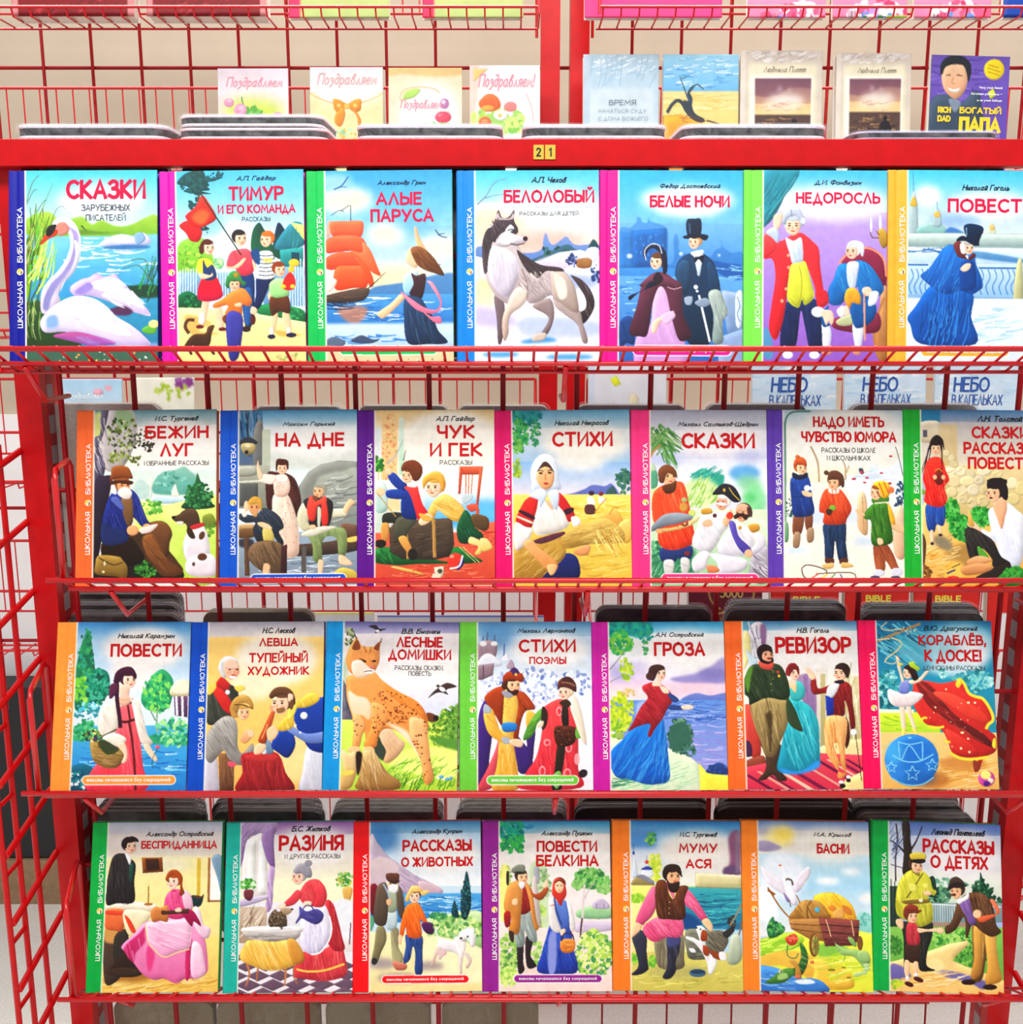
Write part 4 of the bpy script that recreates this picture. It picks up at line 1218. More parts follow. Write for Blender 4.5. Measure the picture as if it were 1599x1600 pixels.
ART['snow'] = '''
r a8c0cc-e8ece8 10,4,130,26
r ecece4-e8e4d4 10,22,130,70
e f4f2ea~4 76,28,44,24
e d0e0ec~3 82,58,20,5
r f0e8d4-ece0c4~2 18,54,90,72
r f4ecdc-f8f0e0 10,68,130,160
e d4e0f0~3 62,96,40,7
e c8dcec~3 86,116,10,4
e cfe0f0~2 30,124,10,3
p dce4ec-f0ece4~1 66,66 92,60 110,54 122,52 122,100 84,84
t c0d0e0 10 1 16 10 98,62,14,5
r 5a8078-7aa084 19.4,18,21.6,116
s 5a8078 1.6 20.5,22 22,14 28,9.6 42,9
p 8ab088-5a8a68 19,102 23,102 23,116 19,116
f 4a6a5a/2a4a48 22 1 24,90,3,8
s b09878 1.6 49,68 48,52 44,42 42,38
s b09878 1.2 71,66 71,56 69,50
s b09878 1 72,60 74,54
s 6a6460 .7 119,62 116,48 113,38
f 34506c/506c88/2a3c54 34 1.2 117,76,4,10
f 34506c/28344c 12 1.4 116,86,4,2
e b03038 109,46,1.5,.8 101,60,1.4,.8 89,64,1.6,.8 87,68,1.4,.8 108,68.5,1.6,1 78,65,2,.9
p 404c64 82,57 85,56 86.5,60 84,61
e d84448 84.5,59.4,1.4,1
p e8c8a0-c8a078 82,78 88,80 89,110 81,104
l a88058 .6 85,80 86,108
p e8ccb0-d0a888 112,92 117,86 120,96 120,128 112,128 110,108
p e0b890 106,104 112,101 122,106 120,110
p 8a5a40-6a3c28 28,94 36,95 34,110 27,111
p 8a5a40-6a3c28 37,94 43,93 43,105 38,107
p b09478-8a6c50 28,110 33,110 32,121 27,121
p b09478-8a6c50 39,107 44,106 44,116 39,117
p 30509c-1e346c 25,66 32,62 39,62 42,70 43,80 45,92 40,96 28,96 26,86
u 4a6ab8/142450 26 1 14 -80 34,80,8,15
p 24407c 25,66 28,72 32,76 38,76 36,80 26,80
p 20283c 27,60 33,62 39,60 39,64 32,66 27,64
h 34,56,4.8,1 f0c8a0 a85a30
p d8703c-a84420 28,55 29,49 34,47 38,50 38.4,55 33,53
e c86c3c 31,47,2,1.6
e f4f4f8 39,73,2.6,2.6 43,73,2,2
p f4c8a0 35,75 43,77 42,80 36,79
p 2a4464-1a2c48 53,102 70,100 71,118 72,132 65,132 62,116 60,132 54,132 53,116
u 3a5878/101c30 20 1.1 20 -85 62,116,9,14
p 5a3428 54,130 61,131 60,135 54,134
p 5a3428 66,131 72,130 72,134 66,135
p ecc888-c8a060 51,136 60,134 60,138 54,139
p ecc888-c8a060 67,134 73,134 77,137 68,138
p d85a34-b03c20 54,74 60,73 67,74 73,82 76,90 72,98 70,102 58,103 52,101 53,94 49,92 50,82
u f07c50/8a2810 30 1.1 14 -75 62,88,12,13
p f4e8dc 57,73 65,73 65,77 58,77
l c84838 .7 60,73 60,77
l c84838 .7 63,73 63,77
h 61.5,68,5.2,-1 ecbc94 6a4028
p 6a4430-4a2c1e 56,68 57,60 63,58 69,62 70,70 68,72 65,66 58,66
e 5a3a28 55,60,2,2
e 7aa83c 60,89,2.8,2.4
p 4a3020 55,90 60,91 58,95 55,94
p 7a3c28-a8603c 94,118 104,118 110,126 114,136 116,140 110,141 104,132 103,140 96,140
u c87c54 14 1 16 -70 103,130,9,10
e d8dce8 98,142,5,3 113,141,5,3.4
e 4a4a6c 95,145.6,4,1.4 112,145.6,4,1.4
p 4a8030-2c5a1c 93,86 100,84 106,86 108,98 110,112 108,118 96,120 92,116 92,100 87,98 86,94
u 6aa048/1c400e 30 1.2 14 -80 101,102,9,16
p 3a6c24 99,110 105,109 104,115 98,114
p f4c8a0 97,114 101,114 102,118 98,119
p f0b890 79,90 83,91 87,94 86,96 81,94
p 4a7c30 94,80 106,79 106,84 94,85
l f0e8c8 1 95,85 106,84
p f0c048-d89c30 106,84 111,94 112,102 108,100
h 97,76,5.2,-1 f4c8a0 9a5428
p 9a5428 93,68 97,71 98,78 100,80 96,70
p f4cc3c-d8a028 94,69 100,66.5 106,68 109,74 106,80 101,80 99,73
l c86c34 1.2 99,68 103,79
l c86c34 1.2 103,67.4 107,77
e e07848 109,74,2.7,2.7
s 4a342c .9 34,139 38,136 46,137 54,140 55,143
s 4a342c .9 34,139 38,147 58,148 80,148
s 4a342c .8 46,143 75,142 79,147
l d8503c 1 42,147 48,143
l e8c840 1 50,147 56,143
l 4a8a5a 1 58,147 62,143
l 3a5a9c 1 68,147 66,143
'''
ART['wall'] = '''
r 3a70a0-b0b4c0 30,5,160,20
r c8c4c4-e0d4b8 30,18,160,60
r 2a7098-3a88a8~.5 40,6,61,19
p e8dcc4-d0c0a0 42,20 60,18 60,34 42,34
q 5a5a6c 46.5,25 50,25 50,31 46.5,31
r d8c49c-c8b080~.5 60,20,75,60
r e0cc9c-c8b078 60,54,160,96
'''+'\n'.join('e %s %g,%g,%g,%g,%d'%(c,x,y,a,b,r) for c,x,y,a,b,r in [('e8dcb8',69,59,5,4,0),('ece0bc',78,59,4.6,4,0),('d0c4a0',86,61,4,3.4,10),('e8dcb8',97,59,6,3.6,0),('e0d0a0',108,60,5,3.4,0),('dccca0',72,67,6,5.4,0),('e8d8a8',83,67,6.4,4.4,0),('d0c4a8',93,66,4.6,4,0),('e8dcb4',120,68,6,5,0),('d8c898',70,76,5,4.4,0),('dccfa8',79,74,4.6,3.6,0),('d8ccac',88,74,5.4,5,10),('ccbc90',98,74,5,4.6,0),('d8c89c',79,81,5,5,0),('d4c498',87,85,4.6,5,0),('d0c090',96,83,5.6,5,0),('d8c890',121,81,6,5,0),('d8c890',128,72,5,6,0),('dccfa8',70,48,3,3,0),('d4c498',72,53,4,3,0),('dccfa8',66,44,3,3,0)])+'''
t 9a8450 30 .6 6 30 90,70,36,16
r ecc474-d8a44c 30,95,160,156
p f0cc88-e0b060 44,90 66,80 70,110 60,152 44,152
f 6a9a3c/8ab44c 14 1.6 46,76,3,3
e a8844c~2 80,130,14,12
e e8c064~2 70,140,10,8
t c88c30/f4dca0 40 1 10 20 62,128,14,16
e 8a8068~1.4 62,118,9,5,30
f 2a8a34/4aac4c/1c6a28/6abc5c 190 1.7 70,92,6,10 76,104,8,10 94,96,10,8
f 2a7a34/48a04c 60 1.6 82,112,7,5
p 5a4028 44,112 48,118 46,140 44,150
f 6a4a24/8a5c2c 20 2 47,142,4,5
p 3058a8-204080 49,86 63,86 64,98 62,104 57,103 55,109 50,108 48,98
u 5a84cc/16306c 20 1 14 -85 56,97,7,10
p f4d0b0 51,109 54,108 54,117 52,118
p f4d0b0 57,104 60,104 61,110 59,110
e 3a2c3c 53,118.6,1.5,1.4 60,111.4,1.8,1.2
p ec4030-c82420 50,50 56,47 62,49 65,58 68,66 64,72 66,82 62,88 54,88 47,84 48,74 46,66 47,58
u ff7058/a81410 36 1.1 14 -75 52,72,5,14 62,74,4,12
h 57,40,4.6,0 f4cca8 2a1c1c
p 2a1c20 51,42 53,33 58,29 63,33 64,42 62,37 57,33.6 54,38
s 2a1c20 1.4:.5 52,38 49,48 45,58
s 2a1c20 1.2:.5 51,40 48,54 44,62
s 2a1c20 1.3:.6 62,38 62,48 62,58
s 2a1c20 1:.6 53,40 51,50
p 8a3020-5a1c14 56,62 58,57 61,57 63,63 62,69 58,70 55,66
e f0b890 56,64,1.8,2 63,64,1.8,2
s d8a050 .6 56,59 59,57 62,59
p fafafe-d8e0f0 100,92 108,86 116,84 124,90 130,98 128,130 122,138 112,134 106,118 104,116 96,112 94,106 102,108
u c8d4e8/fff 40 1.1 20 -75 114,110,12,20
p f0bc98-e0a078 105,82 112,78 116,86 114,96 111,106 107,96 104,88
p f4c8a4 82,102 88,100 94,107 92,110 86,106
p e8c478-c8984c 84,91 87,98 88,104 83,102
h 105,76,6.4,-1 f0c09a 241c1c
p 241c1c 99,70 101,65 108,63.6 114,66 117,74 116,82 112,80 110,74 104,70 101,73
f 241c1c 30 1.7 108,67,8,3.4
e 241c1c 102.4,80.4,1.3,.8
p 34302c-201c1a 80,108 86,105 96,110 104,116 110,128 118,134 116,142 104,140 102,130 94,122 92,132 84,130
u 54504a/0c0a08 24 1.2 16 -60 94,122,12,14
p 5a9a3c 91,120 98,126 100,130 92,128
p 2c2420 88,148 100,140 116,134 120,148
p e8b484-c88c5c 82,132 92,128 103,131 98,134 84,136
p dca474-b87c4c 77,138 92,134 104,137 96,142 80,144
p 3a8a34-1c5a20 106,150 114,140 124,136 132,144 132,156
f 2a7a2c/4aa044 30 1.5 120,142,8,5
s 34406c 1.4 65,143 69,141 72,140
e d84434 70,146.4,5,1.6
l 4a4028 .8 69,138 76,135
'''
ART['basket'] = '''
r 2a74b0-dce8f0 10,8,130,34
r a8cce8-e4eef4~3 10,28,130,80
e fbf4ec~4 82,33,34,17
e f8f0ea~4 74,52,20,14
r 5ab0d8-2a78c0 10,96,130,156
t 8ad4f0/cfeef8/2a64a8/3a90d0 80 1 14 2 74,126,50,18
p 3a9a6a~.6 22,100 40,98 80,104 120,104 126,112 100,112 60,108 22,108
p 2a7a54-1f6448 30,30 36,18 40,36 42,60 38,80 26,84 24,60
f 2f8a5c/48a868/1f6a50/3a9a80 120 2 34,50,6,34
f 7ac448/5aaa48/9cd45c 50 2.2 30,66,8,10
p 1f7a64-145a54 38,56 44,49 52,52 54,62 50,74 40,78 36,70
f 1f7a60/2a9070/145448/4aa888 120 2 44,64,10,15
f 5ab8d0/9cdce8/3a8a90 50 1.6 34,84,12,8
f 2a8a5c/4aac74/6ac488 90 2 32,100,14,8
p 3aa46a-1f7a5c 84,64 90,54 98,50 106,58 106,70 102,82 88,84 80,76
f 3aa868/58c070/2a8058/8ad468 130 2.1 93,70,12,16
s 8aa888 1.2:2 94,82 93,92 94,102
s 5a7a68 1 88,84 92,92
f 4aac7c/78cc98/a8dc98/2a8a70 110 2 106,102,16,12
p e8e0c0-c8bc94 104,66 112,58 122,62 122,72 106,72
p f0e8cc 106,64 112,59 121,64 120,70 108,70
q 6a4a68-4a3454 107,72 122,72 122,90 108,88
l f0ecf0 1.8 109,72 110,88
l f0ecf0 1.8 114,72 114.6,90
l f0ecf0 1.8 119.4,72 119.6,90
p 1f6478-144a60 20,132 34,128 44,136 46,150 20,152
f 2a8088/3a9c98/145068/e8f0f0 34 1.5 30,140,10,8
p f07078-d83c4c 60,80 74,78 78,92 80,110 82,130 84,150 36,150 40,132 52,120 58,100
u f8949c/b82838/e85868 44 1.2 22 -80 64,122,18,26
l 5a2020 1.8 69,79 71,92
s 5a2020 2 70,92 73,110 75,130 76,150
s 4a1c1c 2.2 60,92 68,93 77,90
s 4a1c1c 2 60,80 68,78 75,76
p f8f2e4-dcd0c0 52,74 60,76 62,88 60,100 54,106 46,104 44,94 46,82
u fff/c8b8ac 20 1 12 -65 52,90,7,13
p f8f2e4-d8ccc0 72,74 78,76 82,90 86,104 90,110 86,113 80,110 76,96 74,86
u fff/c8b8ac 12 1 12 -65 80,94,5,14
p f6d4bc-e8b49c 62,62 70,64 70,72 74,74 66,80 58,76 62,72
s c88a70 .5 62,74 67,75 71,73
p f0f0e4 54,72 60,77 64,80 58,80
p f0f0e4 70,72 74,77 74,80
h 69.5,58,6,1 f8d8c0 4a2038
p 4a2038-341428 57,60 59,52 65,48 72,48 76,54 75,58 70,53 65,55 62,60 60,64
s 3a182c 3.4 60,62 60,74 62,88 63,98
u 6a3850 14 .7 5 -30 62,80,2,16
p 5a2844 54,63 60,61 60,68 54,74
p b89c5c-7a5c34 38,106 48,110 60,113 66,116 66,124 60,131 50,131 40,124
u d8c08c/5a4424/a08048 40 .9 12 -12 52,122,14,9
p 3a4428~.3 44,110 54,108 62,116 52,120
f 5a3060/4a6a3a/d8dc8c/7a8a4c/2a3a2a 44 1.3 40,104,8,5
s 5a4424 1.2 45,114 47,106 54,102 60,99
p f8f2e4-dcd0c0 48,106 56,102 64,104 68,108 62,114 54,110
p f6d0b4 60,112 66,110 69,118 68,126 64,127 66,120
p f6d0b4 82,113 86,111 90,117 94,124 92,126 87,121
e e06880 94,114,2,1.6
s 2a5a50 .6 94,115 90,124 90,132
'''
ART['spyglass'] = '''
r 9a98a8-ece4d8 10,6,130,28
r f8ce80-f4b868 10,22,130,150
e fbf0dc~4 78,40,34,22
e f8e4c0~4 60,60,22,14
e fad898~5 90,120,20,24
p 4a4a40-343830 20,66 28,62 40,62 46,66 46,78 42,90 30,94 20,92
u 6a6a5c/222620 20 1 14 -75 27,80,6,12
p d83c34-a82424 24,64 30,62 40,74 43,86 34,82
p c83430-9a2424 29,58 33,55 41,62 42,64 36,66 28,62
p 34342c 39,62 44,64 46,74 40,72
e e8e8ec 37.5,67.5,2,2
p e8c860 21,63 27,60 28,64 22,70
p e8c860 43,63 50,62 52,65 46,67
h 40,48,7.4,1 f0b89c ece8e4
p f4c8b0 34,44 40,40 46,44 46,48 36,48
p ece8e4-c8c4c4 30,45 33,42 34,48 36,54 34,56 30,50
p f0ece8 38,55 42,54 46,56 43,57
q 8a6444-5a3c28 30,118 43,118 43,150 31,150
u aa8464/4a2c1c 16 1 20 -88 37,134,5,14
p d8d4dc-b8b4c0 19,118 28,120 30,136 30,150 19,150
p b0aca4-807c78 20,104 26,94 36,87 44,90 46,100 46,112 50,118 58,110 60,118 56,126 46,128 38,122 34,116 24,126 19,120
u c8c4bc/605c58/8c8884 44 1.1 14 -55 34,106,14,18
p e85c74 38,125 44,126 44,129 39,129
p e8b890-d89c70 49,104 54,98 60,101 57,106 52,110 48,107
e f0c8a0 57,102,3,3
h 50,84,5.4,1 f0c49c c89c58
p c8a058-98703c 39,82 42,74 48,70 55,71 59,78 58,82 54,77 48,77 46,84 42,86
p b88c4c 40,80 44,84 46,88 41,88
s 5a4428 .9 43,78 50,78 58,81
p a83030-7a1c24 49,120 60,117 76,117 82,122 86,134 92,150 46,150 50,134
u c84848/541018/902830 50 1.2 20 -80 68,134,18,15
p b43838 52,121 66,117 80,121 76,125 60,125
p 88a0b8-607890 66,106 72,106 76,117 70,118
p d8e0e8 64,110 68,110 70,118 66,118
p f0c8a0 60,113 64,110 70,112 66,118 60,119
p c8643c-98401f 63,108 67,98 72,87 75,82 77,83 75,92 71,104 69,110
s f0a878 .8 66,106 71,94
p e0a080 72,80 76,78 78,81 75,84
p dcdce4-b8bcc8 104,112 116,104 120,110 120,150 98,150 100,134
u f0f0f4 10 1 20 -80 110,132,6,14
p 24489c-163078 92,80 104,76 114,72 122,76 122,114 108,116 100,106 94,94
p 24489c-142c70 78,102 84,98 92,102 94,112 88,122 80,118 74,112
u 3a60b8/102458 36 1.1 14 -60 106,92,12,14
p 8ca0d4-6478b0 86,90 92,96 104,102 122,100 122,108 106,110 94,104 86,98
e f0ece0 101,87,3,3
e e8e4e8 90,90,1,1 94,95,1,1 98,101,1,1
p f0d460-c8a43c 86,88 92,84 92,96 84,100 78,98 82,92
u fff0a0/a8842c 14 .8 6 -70 86,93,5,6
p f0d460-c8a43c 94,80 100,72 108,68 114,72 112,76 104,80
u fff0a0/a8842c 14 .8 6 -60 104,75,8,5
p f0d868 88,80 94,74 96,78 92,88 88,90
h 82,76,8,-1 f4caac 6a4830
p 6a4830-4a301c 72,70 77,64 86,63.4 92,68 94,76 92,78 88,71 80,70 74,73
p f4c8ac 88,69 92,70 91,75 88,75
p 6a4830 90,74 93,76 91,82 89,80
p 8a6440 78,82 84,80 85,83 80,85
p f0c49c 71,98 76,95 80,100 77,106 72,108 70,102
'''
ART['lynx'] = '''
r 50508c-d8d4e0 10,6,130,22
r e8e0e0-f4ece8 10,18,130,60
r f4ece8-ccd4ec~3 10,54,130,92
e f8f2f0~4 86,40,30,22
f 6a7a4a/a8b088/4a5a34 30 1.4 27,22,5,9
e f0ece4~2 26,34,6,6
e b8c4a8~2 22,50,5,12
p 6a6a78-3a3a48 21,60 26,64 30,80 32,100 32,114 22,116
u 9a9aa8/2a2a34 14 1 14 -80 26,92,4,20
p 6a6470-3a3440 22,84 30,88 34,104 32,116 22,114
r d8ec70-a8d048 10,90,130,156
f 8aac48/6a9030/b8d060/4a7028 170 1.9 108,98,15,16
p 6a9440~.6 112,84 118,76 122,84 122,110 104,106
f 5a8a34/88b050/3c6a24 90 1.5 112,92,9,14
p 5a8a3a~.6 94,104 110,114 122,116 122,108
p e8f488~1 60,120 90,112 122,118 122,138 70,132
t 6aac38/f0f8a0/4a8c28/9ad44c 90 .9 10 35 90,132,30,12
t 5a9a30/3a7020 50 1 9 70 80,142,36,6
e e8f4f8 101,138,1.2,1 106,139,1,1
e 6aa8e0 104,137,2,1.4 109,139,1.6,1.2 112,138,1.4,1.4
p 3a4438~.5 40,110 52,104 60,116 56,124 48,118
p e8c8a8-c89c74 52,98 60,96 68,104 74,110 68,120 60,126 56,124 58,116 54,108
u b88458 8 .8 8 -60 62,110,6,8
p 6a3c20 92,84 98,85 101,89 98,91.6 92,90
e 2a1c18 99.6,88.4,2.4,2.6
p f0a060-d8803c 26,54 36,52 48,50 54,56 62,62 72,68 82,73 89,80 93,90 93,104 94,120 97,132 97,138 93,144 89,140 88,128 84,116 78,108 74,104 64,98 56,98 52,104 50,112 46,113 42,110 40,100 36,98 34,108 34,112 30,112 31,100 30,88 26,74 25,64
p fbe4cc-f0c8a0~.5 27,66 34,70 42,72 46,80 44,90 38,86 32,88 28,78
p f8dcc0~1 58,92 70,96 76,100 84,112 90,124 92,132 88,126 80,112 68,100
p e89850-c8702c 54,58 66,66 80,73 89,81 92,92 84,84 70,76 58,66
u ffc488/c87838/f0b070 60 .8 8 -55 64,80,26,16
v 6a3414/8a481c/5a2c10 60 .9 66,82,28,18
f 6a3414/8a481c/5a2c10 34 .8 60,74,12,9 74,84,12,9 66,88,9,6
p f4ac6c-dc8844 46,76 56,78 60,88 56,96 52,104 50,112 44,114 40,112 42,104 46,94
v 7a3c18/5a2c10 34 .8 52,92,6,18
p f4b880-e09858 31,86 38,88 41,96 38,104 36,112 30,114 31,102
v 7a3c18/5a2c10 12 .7 34,98,4,12
p f4bc88-d89458 78,88 90,90 93,104 95,122 97,134 97,140 92,144 89,138 87,124 82,112 78,104
v 7a3c18/5a2c10/9a5424 36 .9 88,112,7,26
p f4c490 26,114 31,112 36,113 36,117 28,117
p f4c490 39,114 44,112 48,114 48,117 40,118
p ecd0a0-b89458 21,115 27,118 32,116 34,124 33,136 28,147 19,147 22,132
p e0c08c-8a6434 38,117 47,115 54,126 60,134 70,142 66,148 34,148 36,136
u f8e4bc/5a3c1c/a88450 50 1 20 -72 46,134,12,14
u f8e4bc/6a4824 16 1 20 -100 26,132,5,12
p 2a1c14~.4 33,118 38,118 37,130 34,136
p f0d068 21,133 31,132 30,136 22,137
p f4ac70-e08c4c 26,34 30,26 34,21 38,28 46,29 50,28 54,24 53,32 53,40 51,46 48,50 42,53 34,53 28,50 25,42
u ffd0a0/b86c34/d88848 44 .7 7 -70 40,40,12,12
p 8a4c2c 30,30 34,23 37,30 33,32
p 8a4c2c 48,30 53,25 52,32
l 241814 .8 34,23 32,18
l 241814 .7 54,26 54.6,22
p fbead8-f0d0b4 30,42 36,40 42,44 46,48 47,50 42,54 34,55 30,50
p fbf4ec 40,48 48,48 48,51 42,52
s 5a3018 .9 36,39 39,40 42,42
p 241810 38,39.5 42,41 40,42
p 241810 46,41 50,40 49,42
p d88078 44,45 49,45 47,47.4
s 5a2c20 .7 40,50 44,49 47,49.4
s 8a4c24 .7 40,28 42,34
s 8a4c24 .7 46,29 45,34
p 3a2c34-241c24 44,12 50,11 53,14 59,14 54,16 49,18 50,15
e f0ecec 51.5,16,1.6,1.2
p 4a3430-2c2024 93,72 98,66 103,62 106,60 110,59 117,62 110,64 108,66 110,69 104,67 99,68
e f4eeee 105,64.4,3,1.8,30
e 4a3430 101.4,61.6,1.4,1.2
'''
ART['boyar'] = '''
r 4a84b0-d4e0e8 10,6,130,26
r c0d4e8-ecf0f4 10,20,130,70
r e8ecf4-f4f0f4 10,60,130,160
e f6f4f0~4 82,32,32,14
e 5a8cb8~4%.8 38,18,14,12
f 6a80b0/a8b4d8/ffffff/dce0f0/8a98c4 170 2 74,60,46,14
f e8ecf8/fff/c0c8e4 120 2 60,64,50,14
p b098a0-8a7480 22,28 30,23 38,26 38,34 34,40 22,42
s 5a6478 1 26,26 27,20
s 5a6478 1 30,23 30.6,16
s 5a6478 1 36,26 36.6,19
p f4f4f8-d8dcec 21,44 26,36 32,34 38,38 42,44 21,46
e fff 27,26,3,2.4 36,26,3,2
q a08890-7a6470 21,44 36,42 35,52 26,56 21,56
l 5a4858 .8 27,44 27,54
p b09ca8 46,46 50,39 53,46
s 4a64a0 1 44,38 44.4,26
p f4f4fa 42,40 46,34 48,40
p 4a2c7c-342058 26,76 34,70 36,80 34,92 34,104 32,120 30,140 22,146 22,96
p 4a2c7c-382462 52,100 60,108 66,116 68,126 62,134 56,132 52,118
p 4a2c7c-342058 64,92 70,96 69,112 68,122 65,122 63,108
u 6a4aa0/241444 20 1 20 -82 28,112,5,28
p d8646c-b84450 30,130 36,116 40,104 42,104 38,134 34,146 22,147
p f4c468-d8a040 42,66 54,66 56,80 54,92 52,106 54,120 56,134 56,147 34,147 38,128 40,106 42,92
u fce0a0/b8802c 34 1.1 20 -84 48,118,8,24
v c88830 10 .6 48,80,3,10
p a8481c-7a2c10 28,70 36,63 44,62 44,72 43,88 42,94 36,84 30,76
p a8481c-7a2c10 54,66 60,66 66,72 70,80 62,82 58,92 55,108 52,104 54,90 56,76
u c8683c/541c08 36 .9 7 -60 58,78,6,14
p f4c060-d89c3c 27,82 34,80 38,90 42,100 48,104 48,109 38,106 30,98
u fcd888/b07c24 14 1 10 -50 36,94,8,10
p f4c060-d89c3c 63,82 70,84 68,92 63,96
p a8b0b8 42,104 48,104 50,108 44,109
p a8b0b8 28,76 33,79 33,83 27,83
p 3a88cc-2464a4 43,92 54,92 54,98 44,99
p f0c8a4 49,106 56,105 60,108 58,112 50,110
h 51.5,60,6,1 f0c49c 4a281c
p 3a1c18 47,62 50,65 56,64 55,68 51,69 47,66
p 4a281c 43,58 46,56 46,64 42,62
p 9a98a4 42,66 46,65 52,69 46,71
p 4a2c64 48,50 52,45.6 56,48 58,54 50,54
p b0481c-802c10 43,54 46,50 50,49 53,53 58,50 60.6,54 59,58 54,56 48,56 44,58
e e8b848 54,51.5,1.3,1.3
p 6aa444-487c2c 62,98 66,90 72,82 76,80 78,86 72,92 70,98 66,104 60,106
u 9ad070/2c5418 16 .9 9 45 69,94,6,10
p e05050-c83040 76,80 84,74 92,72 100,78 104,90 106,106 106,130 108,146 58,147 62,134 70,122 74,108 76,96 78,88
u f08080/a01c30 40 1.1 18 -80 86,112,18,32
e f4b0b0%.8 90,82,2.6,4 80,108,3,3 98,112,3,4.6 76,132,3,4.6 97,134,3.4,4.4 105,122,2.4,5
e d83c48 90,82,1.4,2.6 80,108,1.7,1.7 98,112,1.6,3 76,132,1.7,3 97,134,2,3
p 342420 76,78 80,82 80,92 76,98 75,88
p 342420-241814 93,76 97,78 98,92 96,98 92,90
p 34281c-201810 89,108 95,108 94,124 92,136 92,147 84,147 86,132
p 7aac5c 86,134 91,132 92,140 88,147 84,140
p 5a3020-38180c 86,96 94,94 104,96 104,106 98,111 88,110
v 7a4834/241008 40 .8 95,103,10,8
p 6aa444 104,96 109,98 108,104 104,104
p f4d4b8 72,92 77,90 76,95 72,95
p f4e8d8-e0d0b8 99,66 104,70 108,80 111,94 113,110 108,104 102,88 99,78
h 95,66,5.6,-1 f6d0b8 e8d4b0
p 3a281c 90,75 96,72 100,76 96,79
p 6a3c34-4a2420 88.6,60 90,56 96,53 101,55 104,60 104,66 98,63 92,62 89,64
p 4a2824 92,56 96,53.4 102,56 98,58
s c89878 .5 92,58 98,58.4 103,61
e 2a1c24 110,134,4,3.4,-30
'''
ART['shawl'] = '''
r 2088b8-c8e0ec 10,4,130,20
r e8ecec-eceaf0 10,16,130,50
r ccc8e8-ecc8d4~2 10,40,130,70
e f6f4f0~4 82,32,34,18
e f6f0f4~4%.8 66,46,16,10
p b0a8d0-8c84b8~1 70,54 90,50 104,44 116,36 118,56 100,58 84,58
e f0c8d4~2 90,62,26,4
e 8078b0~2%.7 106,50,12,5
e b8b0d8~3 30,50,10,6
r f0d0d8-f4e0dc~1 10,60,70,72
p 7888c4-5868b0~.4 80,71 92,66 104,68 118,66 118,76 84,76
r 6a90d0-b0a0d8 10,72,130,165
t 3a5ca4/a8b8e4/5874bc 60 1 16 2 90,82,30,9
t c8bce8/9488c8/8c98d8 60 .9 16 0 100,108,20,20
p a8b8e0~1 44,74 60,74 62,84 44,90
p e8f0d0-c8e4c0 10,100 30,102 50,116 70,112 84,118 94,126 98,145 98,175 0,175
q f4f060-e8d848 94,124 100,131 108,132 114,134 125,136 125,165 96,165 95,140
p 34508c-24386c~.4 100,132 110,124 118,128 118,134
f 2a4478/4a68a8 20 1.4 110,129,8,3
t 9acca8/d8f0c0/b0dcb0 60 1 12 20 70,134,24,12 40,142,18,5
t 4a8a6c 20 1 10 10 30,140,10,4
p 1a8a84~1 19,6 50,5 56,14 48,20 34,18 20,20
f 1f9088/2aa48c/147a7c 90 2.2 36,12,19,6
f 4aac5c/6ab84c/88c454/2a9460 110 2 30,24,10,10
f 1f8c84/3a9c74 24 1.4 50,18,6,5
f 6aac4c/4a9c64 16 1.3 50,28,2,6
f a8c43c/8aac34/c8d860 50 1.7 34,46,6,9
s 7a7a84 1:.5 19,48 26,40 33,30
s 8a8494 .8:.4 19,58 26,54 32,52
f b8cc38/9ab82c/d4e04c 140 2.1 30,82,10,16
f 7aa838/a8c840 40 1.8 26,96,7,8
f c8a86c/d8c088 20 1.4 36,66,6,3
p 9ab060 26,100 30,98 32,104 26,104
f 3a6858/4a7c64/2a5048/6a9478 150 2 79,102,10,15
p 3a6454~.6 70,96 82,90 88,100 86,112 72,114
f 4a7868/2a5044 30 1.4 86,114,6,5
p 2a84d4-1c5cac 44,90 56,86 64,86 67,100 69,118 70,138 60,142 50,142 36,138 26,136 21,126 22,114 32,104
u 6ab8f0/1448a0/3a98dc 70 1.3 24 60 42,118,20,18
u 6ab8f0/1448a0 30 1.2 26 85 62,118,8,22
p b03038-841c28 48,60 56,57 63,59 70,64 73,72 68,80 64,88 58,96 54,103 52,100 54,92 44,94 36,98 40,90 46,78 52,70 48,64
u d85860/5c1018/98202c 60 1.2 12 -40 54,78,14,18
p 34487c 69,66 74,68 78,72 74,74 70,70
p 34487c 70,76 80,77 81,80 70,80
p f8d4bc 80,77 88,76 90,79 82,80
p f8d4bc 62,60 68,62 70,66 65,66
p f8d4bc 57,56 62,55 63,60 56,60
h 62,49.5,5,1 f8d8c0 4a2c28
p 4a2c28-341c1c 52,50 54,44 60,42 65,43.4 66,46 61,48 58,54 56,56 52,54
e 4a2c28 54,52,3.6,3.4
'''
